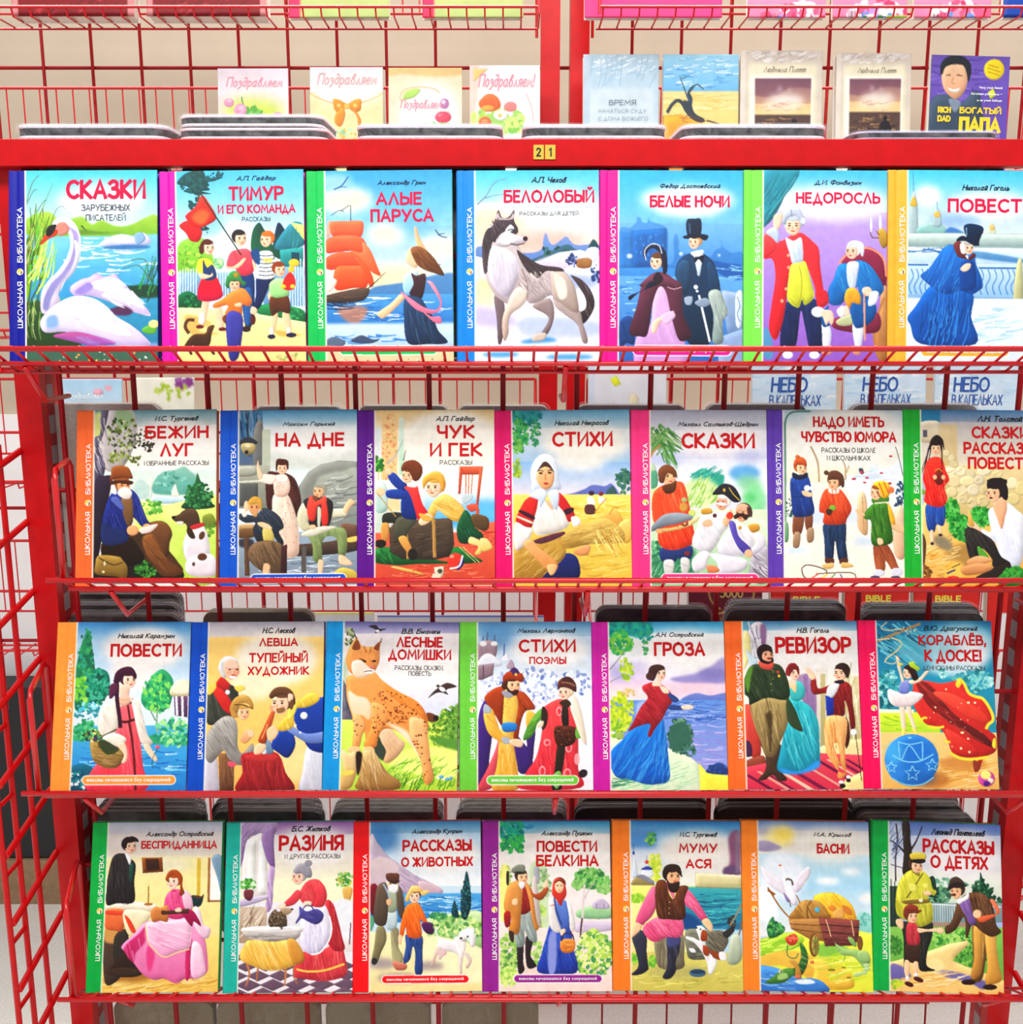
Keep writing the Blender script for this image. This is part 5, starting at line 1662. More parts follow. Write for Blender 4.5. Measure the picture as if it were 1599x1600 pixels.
ART['official'] = '''
r 34709c-c8dce8 10,4,130,18
r e0e4e8-f4ece0 10,14,130,60
r f6eee0-f0e8d4 10,50,130,120
e f6f2ec~4 78,28,36,16
r 6aa0b8~1 16,6,28,14
p d8d4d8-b0acb8 26,10 36,8 38,24 34,34 28,40 22,30
p 8a6a8c~.6 34,10 39,12 38,30 35,30
t f0f0f4/8c8898 20 1 14 -75 30,24,6,14
p f0e4a0 20,16 25,18 26,34 22,44 20,44
p c8dce8 22,30 28,36 32,40 26,44
r e8e0d4-c8c0b0 80,46,90,118
r c0b488-a09868 84,50,88,118
r d8cca4-b8ac80 104,52,118,106
t f4ecd0/a89868 20 .8 26 -88 110,80,7,26
p a890b0-7c5c88~.5 64,54 74,50 80,58 80,90 74,86 68,70
t 8a6c98 10 1 16 -86 74,70,4,16
p d85848-a83830 20,78 30,80 34,104 34,118 28,120 22,110
p 4a2448 21,106 26,108 27,118 21,118
p 98503c-6c3424 20,124 36,118 38,128 30,136 20,134
p f0d8a0 80,112 118,104 118,124 80,122
q d84c5c-c03450 5,131 50,122 84,116 135,118 135,165 5,165
'''+'\n'.join('q %s %g,%g %g,%g %g,%g %g,%g'%(c,x,y,x+w,y,x+w+34,y+20,x+34-1,y+20) for c,x,y,w in [('6a1840',21,134,4),('f0a090',30,131,4),('7a1c48',36,132,3),('f4c8b0',50,132,5),('7a1c48',58,130,5),('f0a898',70,126,3),('6a1840',80,122,4),('f4b8a0',88,121,3),('7a1c48',95,121,4),('6a1840',104,121,3)])+'''
q f4dc98 104,138 125,128 125,160 98,160
p 5a4434-3a2c20 34,106 50,108 50,118 48,126 52,132 56,138 50,139 44,134 38,138 32,138 38,130 38,118
p 48c0c4-1c7c94 56,72 66,72 76,78 82,90 83,106 83,124 74,130 60,133 48,130 50,116 54,96
u 88e8e4/0c5c74/2aa4ac 80 1.3 22 -70 68,104,13,26
p 3a94dc~.8 50,128 66,131 82,122 82,128 68,133 54,133
p 5ac4c0-3a9ca0 59,60 66,56 71,62 70,70 64,73 59,70
p f8d4bc 57,56 62,54 64,60 58,62
p e8c890 59,60 64,60 63,66
h 62,49,5,1 f8d4bc 8a2c2c
p 8a2428-641820 55,48 58,42 63,41.4 66,46 66,51 63,46 60,49 58,52
e 8a2428 57,49,2,3
p a89464-786440 26,74 40,70 56,72 58,80 56,94 50,108 46,118 38,118 34,106 28,90
u c4b080/54442c 44 1.2 20 -78 40,92,13,20
p 5a4a30 40,84 43,84 43,112 41,112
p 4a3c24~.8 38,84 44,84 42,96
p 34442c-22301c 26,44 34,42 48,42 54,48 58,60 58,70 52,72 40,70 30,74 25,76 24,70 20,66 20,56
u 4c5c40/141f10 50 1.2 14 -60 38,58,16,14
v c8b860 8 .5 44,56,2,10
p 5a8430~.4 21,56 24,46 28,44 26,54 24,66
p 34442c 56,70 62,78 66,88 69,98 60,94 56,86
p d84840 47,48 50,48 49,50
e e8b848 49.5,52,1,1.2
p e06a58-c04840 33,40 44,40 45,44 42,47 36,46 33,43
h 39,34,6,1 eeb090 2c1c1c
p 2c1c1c-1c1010 32,34 34,30 38,28 43,30 44,33 40,31 36,33 36,38 42,40 44,37 45,40 40,42 34,40
p 2c1c1c 39,37 44,36.6 44,38
p 8c2424-641414 76,56 80,54 82,62 90,60 98,56 106,57 110,62 111,76 113,90 112,96 109,96 107,80 104,72 104,84 96,86 90,82 90,67 78,67
u b04040/4a0c0c 40 1.1 14 -72 102,72,10,14
p 5a2420-3c1414 105,86 108,94 108,106 105,112 104,100
q 2c40a0-1c2c7c 88,68 95,70 95,85 89,85
p f4f2f0-ccd0d4 91,60 97,57 100,58 97,66 93,70 89,66
p f4bc80-e09454 89,86 104,86 106,96 104,114 105,128 104,135 98,136 100,120 98,108 95,110 100,124 104,132 98,130 90,118 87,104
u fcd8a8/c07c3c 34 1.1 20 -80 96,108,8,24
s b86c34 .7 95,90 96,100 97,112
e f4f4f4 101,140,2.4,1.5 107,135.6,2,1.5
e 241414 102,143,2.6,2 107,138.4,2,1.6
p f8d0b0 71,45 75,46 79,50 80,54 76,55 73,50
p f0f0f0 110,96 114,97 113,101 109,100
l 34241c .7 113,100 118,139
h 101,49,5.8,-1 f4c8ac 342018
p 342018 96,46 99,42.6 105,43 108,48 107,54 104,50 101,46
p 241c24 96,56 103,55 103,58 97,58
'''
ART['acrobat'] = '''
r 1f6c94-2a8ca8 10,4,130,60
r 2a8ca8-2f8898 10,56,130,96
e b8d8e4~5 90,26,30,18
e f0f2f4~4 88,34,24,16
e 8cc4d4~5%.7 60,30,30,14
e c8e4ec~3 84,46,24,5
t 4aacc0/7ac8d8/1f6078 50 1.4 18 -30 40,24,20,16
s c8c4a0 1 28,7 23,12 30,14 42,12
l a88860 2.2 20,23 56,8
l e8d8b0 1 20,22 30,21
f e8c8a0/7a5a48/4a3c44 16 .9 42,14,12,3
s d8d0a0 1.2 31,20 40,24 36,31 28,37 26,41
s d8d0a0 .8 27,41 33,42 38,38
f 5ab0b0/2a7c84/88ccc8/1f6474/3a949c 150 2.2 28,64,10,16
f 5ab0b0/2a7c84/88ccc8/4aa0b0 110 2.2 100,56,18,8
f 9ad8d8/c8ece8/5aa8ac 30 1.8 22,70,3,5 31,52,3,4 112,56,4,4 74,50,3,4
e 145c68 22,74,3,5 32,72,4,6
r dcec48-a8d040~.6 10,82,72,100
r f4f8d8 10,80,50,83
t c8e040/8ab830 24 1 14 -5 38,92,16,6
r f0cc88-e0ac60 10,99,130,160
t f8dca0/d0984c 50 1.2 18 10 90,130,28,14
e b87c40~2 64,138,16,7
e c88c4c~2 90,124,20,6
p d84038-a82424 50,58 60,56 72,58 84,56 90,54 94,62 98,68 106,70 112,78 116,86 112,96 118,102 118,114 108,120 104,130 100,131 103,120 92,120 82,116 78,106 74,98 68,94 60,92 54,84 50,76
p 7a2424-5a1c1c 52,58 62,58 70,66 80,80 92,90 108,100 118,112 100,104 84,94 70,84 60,74
u f06850/941c1c/c83830 80 1.5 28 -38 84,86,32,28
p e85848-c83c30 66,66 80,66 96,74 110,84 112,92 98,88 82,78
p e04c40-b82c28 76,96 92,104 104,116 92,118 82,112
s f8d84c 2.4 86,60 88,54.6 92,58 96,66 102,69 108,71 114,80 116,88 112,92 110,96
s f8d84c 2 62,94 70,95 75,94
s f8d84c 1.8 55,90 58,87 61,87
s f8d84c 1.8 75,106 80,107
s f8d84c 2.4 80,116 88,120 98,121 106,120 112,119
p f8d84c 85,58 89,54 90,58 87,62
p f8d84c 116,104 118,104 118,112 115,110
p 8a3c2c 99,122 104,124 104,129 100,131
e f8e8b0 95.5,74,1.2,1 101,74,1,.9 90,99,1.2,1 95,104,1,.8 89,112,1,1 96,115,1,1 68,78,.8,.8 77,63,.8,.8
f f8dcb0 16 .5 84,90,26,22
p f8d8bc 38,76 42,76 43,88 43,100 41,101 39,90
p f8d8bc 43,76 47,76 49,86 52,96 50,97 46,88
p f4e078 40,96 43,97 42,102 40,102
p f4e078 48,95 51,96 53,101 51,101
p f8f4f2-dcc8c8 28,66 30,63 38,66 46,65 54,66 58,68 54,73 48,77 40,78 33,77 29,72
u fff/c8b0b4 30 .7 7 -60 43,71,13,6
p 98a0d8-6a74b8 39,57 42,56 46,56 46,66 38,66
p f8d8bc 37,38 39,43 40,49 42,56 40,57 38,50 36,43
p f8d8bc 46,56 54,54 60,48 63,48 59,53 55,57 48,59
e f4d850%.9 39,42.4,2.6,1
p f8d4b8 35,35 38,37 38,40 36,40
h 45.5,49,4.6,-1 f8d4b8 3a2020
p 3a2020-241414 44,44 49,44 52,48 54,54 50,56 47,50 45,47
p c8e04c-98b830 46,41 50,40 52,43 55,45 54,48 50,46 47,44
e 3a84cc 48,122,22.5,21.5
e 2a70c0~3%.8 52,118,15,13
e 5ab4e8~3%.7 34,116,7,9
e 1f58a0~3%.6 54,136,14,6
s 8acce8 1 32,118 42,123 54,123 66,117
s 8acce8 .9 37,107 39,122 46,110 56,122 57,107
s 8acce8 .9 37,107 46,109 57,107
s 7ac4e4 1 30,136 42,142 56,142 66,136
'''+'\n'.join('l 9cd8ec .8 '+' '.join('%.1f,%.1f'%(cx+(r if i%2==0 else r*.45)*math.sin(i*math.pi/5),cy-(r if i%2==0 else r*.45)*math.cos(i*math.pi/5)) for i in range(11)) for cx,cy,r in [(48.5,133,6.5),(31,128,5),(65,126,5.5)])+'''
e a8dcf0%.8 46.5,103.6,1.8,.9
e c8589c 110,137,7,6.6
e f4ec88 109.4,134,4.4,3.6
p f8e0d0 112,136 116,138 114,141 111,138
p 5a2c84 108,139 113,140 111,143 108,143
'''
ART['guitar'] = '''
r a8b4cc-dcd4d0 10,6,130,22
r d8d0cc-e0d4c4 10,18,130,42
r f4e8a8-f0d890~2 10,38,130,110
e f0e8c8~4 66,44,26,6
r f0d884-e0b860 10,104,130,160
t d8a850/c08c40/f4e0a0 70 1 24 12 64,142,50,12
e a07034~2 44,134,20,9
q 9a5a28-6a3818 50,38 67,38 68,50 51,51
q 4a2c1c-34201c 53,39 64,39 65,48 54,49
r d8b448-c8a440 96,39,99,72
r a8743c-8a5c2c 105,39,107,76
r f8f4ec 107,39,116,76
p 8aa4b8-607c94 108,39 117,39 117,70 113,56
l 8a5c2c 1.4 105,75 116,75
p 5a4438-3a3028 20,100 34,100 36,130 30,142 20,142
p c89458~.6 22,92 36,92 34,108 20,108
s c8a080 1.4 34,96 34,112
p 3a342c-2c2620 28,104 38,98 40,112 36,126 28,126
p 34241c-2a1c14 24,132 32,122 36,116 42,124 52,134 46,138 30,138
e 3c2c20 36,134,14,4
p f8f0e0-e8d8b8 19,78 30,75 44,75 62,77 60,83 40,82 20,81
p e88050-c86038 20,82 36,82 35,98 28,99 20,96
p d84c34 20,82 36,83 36,86 20,85
p f4e8c8-dcc898 36,82 58,84 52,96 46,106 38,100
p d84830 36,86 41,90 46,100 42,100
e e8e8e4 37,75.5,3.6,2
e d0d4d0 37,74.6,2.8,.8
s 8a5c28 1 56,62 56,76
e a8743c 56,77,3.8,1.2
e f8e4a0 56,59,.7,2.4
p 34302e-242020 22,52 26,37 34,34 40,38 45,44 44,58 44,75 30,76 21,77 21,62
u 4c4844/141010 34 1.2 18 -82 32,58,10,18
p f4f0ec 36,34 41,38 40,44 38,40
p 2a5a4c-1c3c34 40,44 43,44 42,58 40,58
h 40,28,5.4,1 ecc8b0 2c1c1c
p 2c1c1c 35,28 36,23 41,20 46,22 47,25 42,24 38,26 37,30
p 243c3c-182c2c 91,71 96,70 100,71 102,69 100,78 94,80
s 6a3c24 1.2 93,70 98,72 102,70
p f0a8c8-d86c9c 54,92 66,90 84,88 94,88 100,96 104,108 106,122 106,134 98,140 88,140 80,144 70,140 62,141 52,136 44,126 36,116 34,112 44,102
p c83c74-a82458~.4 36,114 48,102 54,96 54,108 46,118 44,126
u fcd4e4/c84c84/e88cb4 60 1.5 26 -70 70,124,30,18
p b82c64 88,110 93,108 92,136 88,140
p d84c84~.4 56,112 62,120 58,134 55,126
p fbdce8-ecb4d0 93,110 100,112 104,128 104,136 96,140 92,134
p f8ccdc-e8a0c4 54,93 66,91 82,90 91,89 92,100 91,114 80,118 70,122 60,114 55,104
u fce8f0/d884ac 30 1.3 18 -20 74,104,16,12
s f0d890 .9 54,94 56,108 62,116 70,121.6 80,118 91,115
p e86c98-c83c70 70,72 76,65 84,66 88,74 88,86 80,90 70,86
u f8a0c0/a82c5c 20 .9 10 -80 78,77,7,9
p f4d0dc-d8a4bc 84,66 90,68 93,76 92,82 86,80
p fbe8ee-e0b8cc 94,80 99,82 102,94 108,98 106,106 100,104 94,94
p a81c54-841040 84,84 92,82 98,90 100,96 94,92 92,96
p d89058-a86434 58,84 62,79 66,80 72,78 73,86 72,92 66,91 60,92
e 5a3020 68.5,84,2,2
q 5a3c2c-3c281c 68,83 90,81 90,85 68,86
p f8d4bc 78,82 82,80 84,83 80,84
h 76.5,58,5.6,-1 f8dcc8 a8501c
p a8501c-843814 70,56 73,49.6 79,48.6 84,54 84,62 86,68 82,70 82,60 78,53 74,54 72,58
e d84070 77,66,2.4,1
'''
ART['jug'] = '''
r 8a5c9c-d8c8d4 10,7,130,26
r e4dcdc-f4eccc 10,20,130,60
r f6f0cc-f0e8c0 10,56,130,100
e f6f0ec~4 80,30,32,16
r e8e4e8-d8d4dc 10,76,130,110
r ece4dc-d0c8c8 10,100,130,130
r ece8ec 10,118,130,160
'''+'\n'.join('q 6a5464 %g,%g %g,%g %g,%g %g,%g'%(x,y-d,x+2.2*d,y,x,y+d,x-2.2*d,y) for j in range(5) for i in range(6) for d in [3.6+j*.5] for x,y in [(18+i*(14.4+j*2)+(j%2)*(7.2+j),122+j*7.6)])+'''
p b8a0c4-8a6c9c 19,9 50,9 46,22 36,20 28,22 24,34 20,46
u d8c4e0/6a4884 24 1 14 50 30,18,10,9
p f0e8e0-dcd4d0 24,30 30,22 40,22 42,70 22,70
q f4f4ec 26,26 33,24 33,68 25,68
q f4f4f0 35,24 42,26 42,68 35,68
p a88cb8-7c5c90 38,20 48,12 48,28 49,48 44,44 40,34
p c8acd0-a484b0 44,48 49,48 48,62 47,80 42,84 43,66
u e4d0e8/8a6898 14 1 22 -84 45,68,2.6,16
p d0c4d8-b0a0bc 20,74 42,70 42,74 20,80
r c8b4a0-a08874 10,80,43,110
t 8a7060/e0d0bc 20 1.2 14 60 32,92,10,10
p 5aa040 21,60 26,57 32,58 34,62 26,64
f 6aac54/98c878/3a7c38/d8e8c8 44 1.6 27,61,7,4
p 7a3c44-5a2830 24,66 31,66 31,72 28,75 24,72
f 6aac54/4a8438/98c870/d8c060 60 1.6 107,58,8,6
p e0b468-c0904c 106,65 114,65 112,76 108,76
p e8e8ec~.5 100,78 114,77 114,106 104,106
s 6a4450 1 113,94 112,112
p d84c50-b83844 72,118 82,118 94,114 104,108 108,120 110,136 100,141 88,142 74,140 66,138 68,126
u f08078/94202c 40 1.2 22 -80 90,128,18,14
s f4c860 1.6 68,132 78,134 92,133 108,128
p c83c44-a02834 92,76 98,78 102,90 106,106 108,116 98,116 90,100
u e06058/7a1824 24 1.1 24 -78 100,98,6,20
p f4f0f8-d0c8e0 74,82 84,78 92,80 96,92 96,106 88,118 80,120 72,114 70,100
u fff/b8acd0 34 1.1 20 -84 84,100,11,18
s fff 1.2 95,88 97,98 95,108 88,118 80,120
p e05458-bc3844 72,64 78,58 86,58 92,66 92,76 84,80 74,78 70,72
u f08880/98242c 20 1 10 -70 80,68,9,9
p e05058-c03c48 62,72 68,66 72,70 66,78 58,80 56,78
p e05058-b83440 82,64 90,62 92,72 90,80 82,80 84,72
p f8d4bc 52,79 58,77 58,82 53,82
p f8d4bc 74,76 80,76 79,80 74,80
h 69,55,5.6,-1 f4ccb4 a8a4ac
p b0acb4-88848c 65,50 68,45 74,44 79,48 80,55 76,56 71,52 67,53
e 9c98a0 77,44,3.2,2.8
p 5a5494-3c3874 70,80 76,84 84,82 90,86 89,92 84,95 78,93 72,90 68,94 67,93 70,87
u 8080bc/2c2858 14 1 9 -20 80,88,8,5
s 3c3874 1 73,82 76,79 80,80 82,83
p f4f0ec-dcd4d0 22,98 36,96 56,96 72,97 70,102 46,103 26,102
p c0b8b4-908884 24,100 46,103 70,101 68,107 60,109 40,109 28,107
u dcd4d0/706864 20 1 16 0 46,105,18,3
p 6a5844-4a3c30 44,92 46,86 50,82 52,84 58,84 60,94 58,98 52,99 46,97
v 8a7860/342820 44 .9 52,91,8,8
p b8a088-907858 54,82 60,81 63.6,82 63,85 58,87
e 241c1c 64,82.2,1,.9
e f8f8f8 50,98,5,1.4 60,97.6,4,1.2
p f4cc74-dca848 24,112 30,107 48,109 66,108 74,122 68,128 58,132 46,133 34,130 21,123
u fce0a0/b8802c/e8b458 44 1.4 22 -60 46,120,22,11
p d8a050-b87c34 60,109 67,108 75,123 66,128
s b8784c 2:1 27,127 29,136 26,146
s a86c44 1.6:1 36,131 35,142
s b8784c 2:1 59,131 59,140 58,146
s a86c44 1.4:1 66,128 66,138 69,144
'''
ART['poodle'] = '''
r 3a7cb0-c8dce8 10,6,130,24
r b8d4ec-f0f0f0 10,18,130,62
e f4f0ec~4 80,36,32,16
e 3a70a8~4%.8 30,22,14,12
p c8bcc8-a890ac 20,20 26,26 34,36 42,42 56,52 72,60 80,66 70,69 40,70 20,70
u e8d8d8/8c7894/f0e0d0 60 1.4 16 -38 44,56,26,16
p e0cccc-c0a8b4~.4 20,42 32,38 44,46 36,62 20,64
p d8bcc0-b89cac 60,58 72,60 81,67 66,70
r 5aa0d4-3478b4~.3 10,68,130,92
t 8ac4e8/2a68a4/c8e4f4 50 1 14 2 84,78,32,8
r f8ecb8-f0dc9c 10,100,130,156
p c8dca8-98bc7c 64,92 80,86 114,84 116,112 100,112 72,106
f 7aac5c/a8cc7c/d8e8a0/5a8c4c/8abc74 200 2.1 92,97,24,10
f 5a9c5c/3a8050 40 1.6 76,87,8,3
p f8f0c0~.6 66,108 80,104 116,116 116,140 60,140
e a89c98~2 70,128,12,4 30,126,12,5
e 98908c~2 44,138,18,4
p 1c4448-0f3038 96,70 98,60 100,50 102,54 104,68 104,80 100,90 96,86
f 24545c/0c2c34/3a6c6c 50 1.2 100,72,4,16
p 1c4448-0f3038 88,86 90,74 92,78 94,88
f 24545c/0c2c34 16 1 91,82,2.4,6
p 5a9c7c 20,86 24,90 22,98 20,98
p 7a1c2c-5a1420 20,62 26,62 26,84 22,86 20,80
p 8a8060-6a6448 26,96 32,96 34,106 30,116 26,126 22,124 24,110
p 8c8468-a8a47c 38,96 44,98 44,112 48,120 46,128 40,126 38,110
u b0a884/5a5438 20 1 16 -78 32,110,12,14
p d89078-a8584c 39,124 46,125 51,127 50,131 42,131
e 2c2c34 24,124,2.4,3
p d8e4e4-a8b8bc 34,82 42,82 42,96 34,97
p b0b8a0-8c947c 34,66 42,66 42,82 34,82
p 6a5848-483c34 26,62 33,59 35,70 35,84 33,94 26,94 23,88 24,74
p 6a5848-483c34 42,62 46,64 48,72 49,86 47,90 43,82
u 8c7860/34281f 30 1.1 16 -78 30,76,6,14
s 98a8b8 1.4 31,60 35,68 36,74
p e8b48c 34,73 38,73 37,78 34,77
h 39,60,5,0 e8b894 d8d4d0
p f4f4f0-dcdcdc 36,61 43,61 43,66 40,68 36,66
p 6a4434-4a2c24 33,52 39,51 44,52 43,58 35,58
p 3a2824 34,57 39,58 44,57 44,59 39,60
p 34508c-243c70 50,102 58,104 64,104 64,118 64,134 58,134 58,118 56,112 54,122 50,126 48,124 50,112
u 5474b0/142850 20 1.1 16 -84 57,118,7,14
p f07c30-d05c1c 50,79 55,76 60,76 64,82 68,92 66,94 62,90 63,104 52,104 50,96 48,103 45,103 46,92
u ff9c54/b04410 24 1.1 12 -72 56,90,8,12
p f4c8a4 44,103 47,103 46,110 44,109
h 57,70,5,0 f8d4b8 6a3824
p f4d490-d8ac60 49,73 52,66 55,61.6 61,62 63,65 70,66 64,70 60,66 54,69 52,75
p e8b870 54,66 60,64 64,66 58,67
p 5a2c5c-3c1840 63,93 70,92 74,96 72,102 66,100
p f8f4f4-d8ccd0 78,106 86,107 92,108 96,112 98,116 96,124 92,118 84,116 80,118 76,116
p f4ece8 90,106 96,104 100,110 98,120 94,118
p f4e8e0-d8bcb4 94,118 98,118 97,128 97,134 95,134
p e8d8d0-c8a8a0 97,116 102,118 105,124 102,130 100,129 102,124
p e8d4cc-c8a098 77,112 80,114 76,120 73,128 71,128 74,118
p d8c0bc 78,116 82,114 80,122 77,122
p e0b8b8 80,116 83,115 84,118 81,120
s f0e8e4 1.4 78,106 75,100 76,96
s 8ab474 1 74,98 73,95
f fff/ece4e4 40 1.6 103,103,5,6
p fbf8f8-e0d8dc 94,102 98,98 104,98 108,104 107,112 104,112 102,106 96,108
e 241c1c 96,105.4,1.2,1 101.6,104,.8,.8
s 8a6c6c .6 97,107 101,108
'''
ART['walk'] = '''
r 2a84b4-cfdcdc 10,6,130,22
r e4dcd8-f4ece4 10,18,130,70
r f4e4e0-f0e0e0 10,60,130,100
e f6efe8~4 76,34,36,18
f 1f8c80/2a9c84/147068/3aac78 110 2.2 29,15,11,9
f 2f9c5c/4aac4c/2a8454 50 1.9 26,28,6,6 36,26,4,8
f 2a84a4 10 1.4 44,12,4,2
f 8aac4c/b8c878/6a9448 60 1.8 24,58,5,14
p f4ec8c~1 20,50 26,46 28,80 20,90
p c8d8b0~1 44,48 58,46 60,100 48,104
f 9ab484/b8c8a0/7a9c6c 60 1.7 54,60,8,12
f a8cc68/88b454/c8dc84 60 1.8 52,86,6,12
p a8a8b0 48,46 52,46 52,58 48,58
p d8c8c4-b0a4a0 46,60 50,56 54,100 48,100
r f4e0d8-f0d8cc 10,96,130,156
e e8d0c4~2 50,130,16,5
p a8cc98-88b488 84,82 96,78 112,80 112,88 86,88
p c0b0c8 97,76 104,72 110,76 110,80 98,80
l 8a7c98 .8 100,76 100,80
l 8a7c98 .8 106,76 106,80
p d0c0d4 84,92 112,92 112,98 84,100
p 6a9c54~.6 84,52 94,48 106,52 112,58 106,64 84,62
f 5a9c54/7ab864/3a7c44/9ccc7c 130 2 96,55,14,8
f 7aac64/98c478 40 1.8 84,60,4,5 106,64,5,4
s d8ccc8 1.8 90,60 89,76 88,90 87,104
s 4a3438 1.4 88,88 87,96 86.6,104
s b8a8a4 .8 90,72 94,64 99,58
f c8e078/a8cc5c/e4f098/7aac54/4a8c5c 260 2.1 98,118,15,20
f 8ab45c/5a8c4c/b8d47c 140 2 26,120,8,18
f d8ec8c/a8d468 60 1.8 27,136,8,8
f 8ab45c/b8d880 50 1.9 48,114,6,12
p 34282c-241c20 34,110 39,110 39,124 40,131 35,133
p 34282c-241c20 41,104 47,106 45,118 48,124 50,128 42,128
p a8b0ac-84908c 32,84 46,84 50,100 50,108 44,106 40,98 40,110 33,110
u c8d0cc/647068 20 1 14 -72 40,96,8,12
p 98302c-741c1c 35,64 42,62 46,72 45,82 36,84
u b85048/5c1010 14 .9 10 -80 41,73,4,9
p dc9858-b47434 26,62 34,57 38,60 38,72 37,86 35,101 27,99 29,88 23,80
p dc9858-b87838 40,58 46,64 48,76 50,90 52,96 49,98 46,88 44,74
u f0b880/8c5020 30 1.1 14 -80 30,80,6,16
p b46038-8c4424 44,62 48,68 54,66 58,61 60,65 54,73 47,70
p f4c8a0 30,73 34,72 34,77 30,77
p f4d0b0 55,62 58,56 60,60 58,63
p 3c2c34 25,50 27,50 27,60 25,60
p a82c2c-7c1c20 23,84 28,83 28,94 24,95
p 3c2c28 27,99 31,100 31,108 28,106
h 38,54,4.8,1 f0c49c 4a3428
p 8c9080-6c7064 29,48 34,44 40,44.4 40,50 36,50 31,51
p 2c2c2c 32,50 37,49.6 40,50.6 36,52
p e8e8ec 35,59 40,58 40,62 37,64
p 3454b0-24388c 62,92 70,88 78,90 80,110 83,133 52,133 54,118 58,104
u 6484d4/182c74/4468bc 50 1.4 24 -80 68,114,14,20
p 8c94d0~.5 60,104 66,100 66,130 60,132
p 6c88c8-4c64ac 64,76 72,73 76,77 78,94 72,98 66,90
s 34487c 1.4 65,70 66,80 71,94
p f4f0ec-d8d0cc 60,74 64,72 66,84 70,96 71,99 66,100 61,94
p f4f0ec-d8d0cc 75,74 79,78 82,92 82,97 78,98 77,86
s d84c48 .7 61,78 65,77
p f8d4b8 70,98 74,97 73,102 70,102
p f8d4b8 78,97 81,98 80,100
p e8984c-c4702c 70,107 76,105 82,107 81,115 74,117 70,114
u f8bc78/94501c 14 .9 8 10 76,111,5,4
s 3c2c48 1.2 71,107 73,101 79,101 81,106
h 69,61,4.8,0 f4c8a4 6a2820
p d84c3c-b03028 63,68 64,58 68,55 73,58 75,68 72,74 70,78 66,72
p f4c8a4 65.4,60 69,57.4 72.4,60 72,65 69,67.4 66,65
e 3c241c 67.4,61,.8,.5 70.6,61,.8,.5
e c04038 69,65,1,.4
s 6a2820 1.4 65,59 69,56.6 73,59
'''
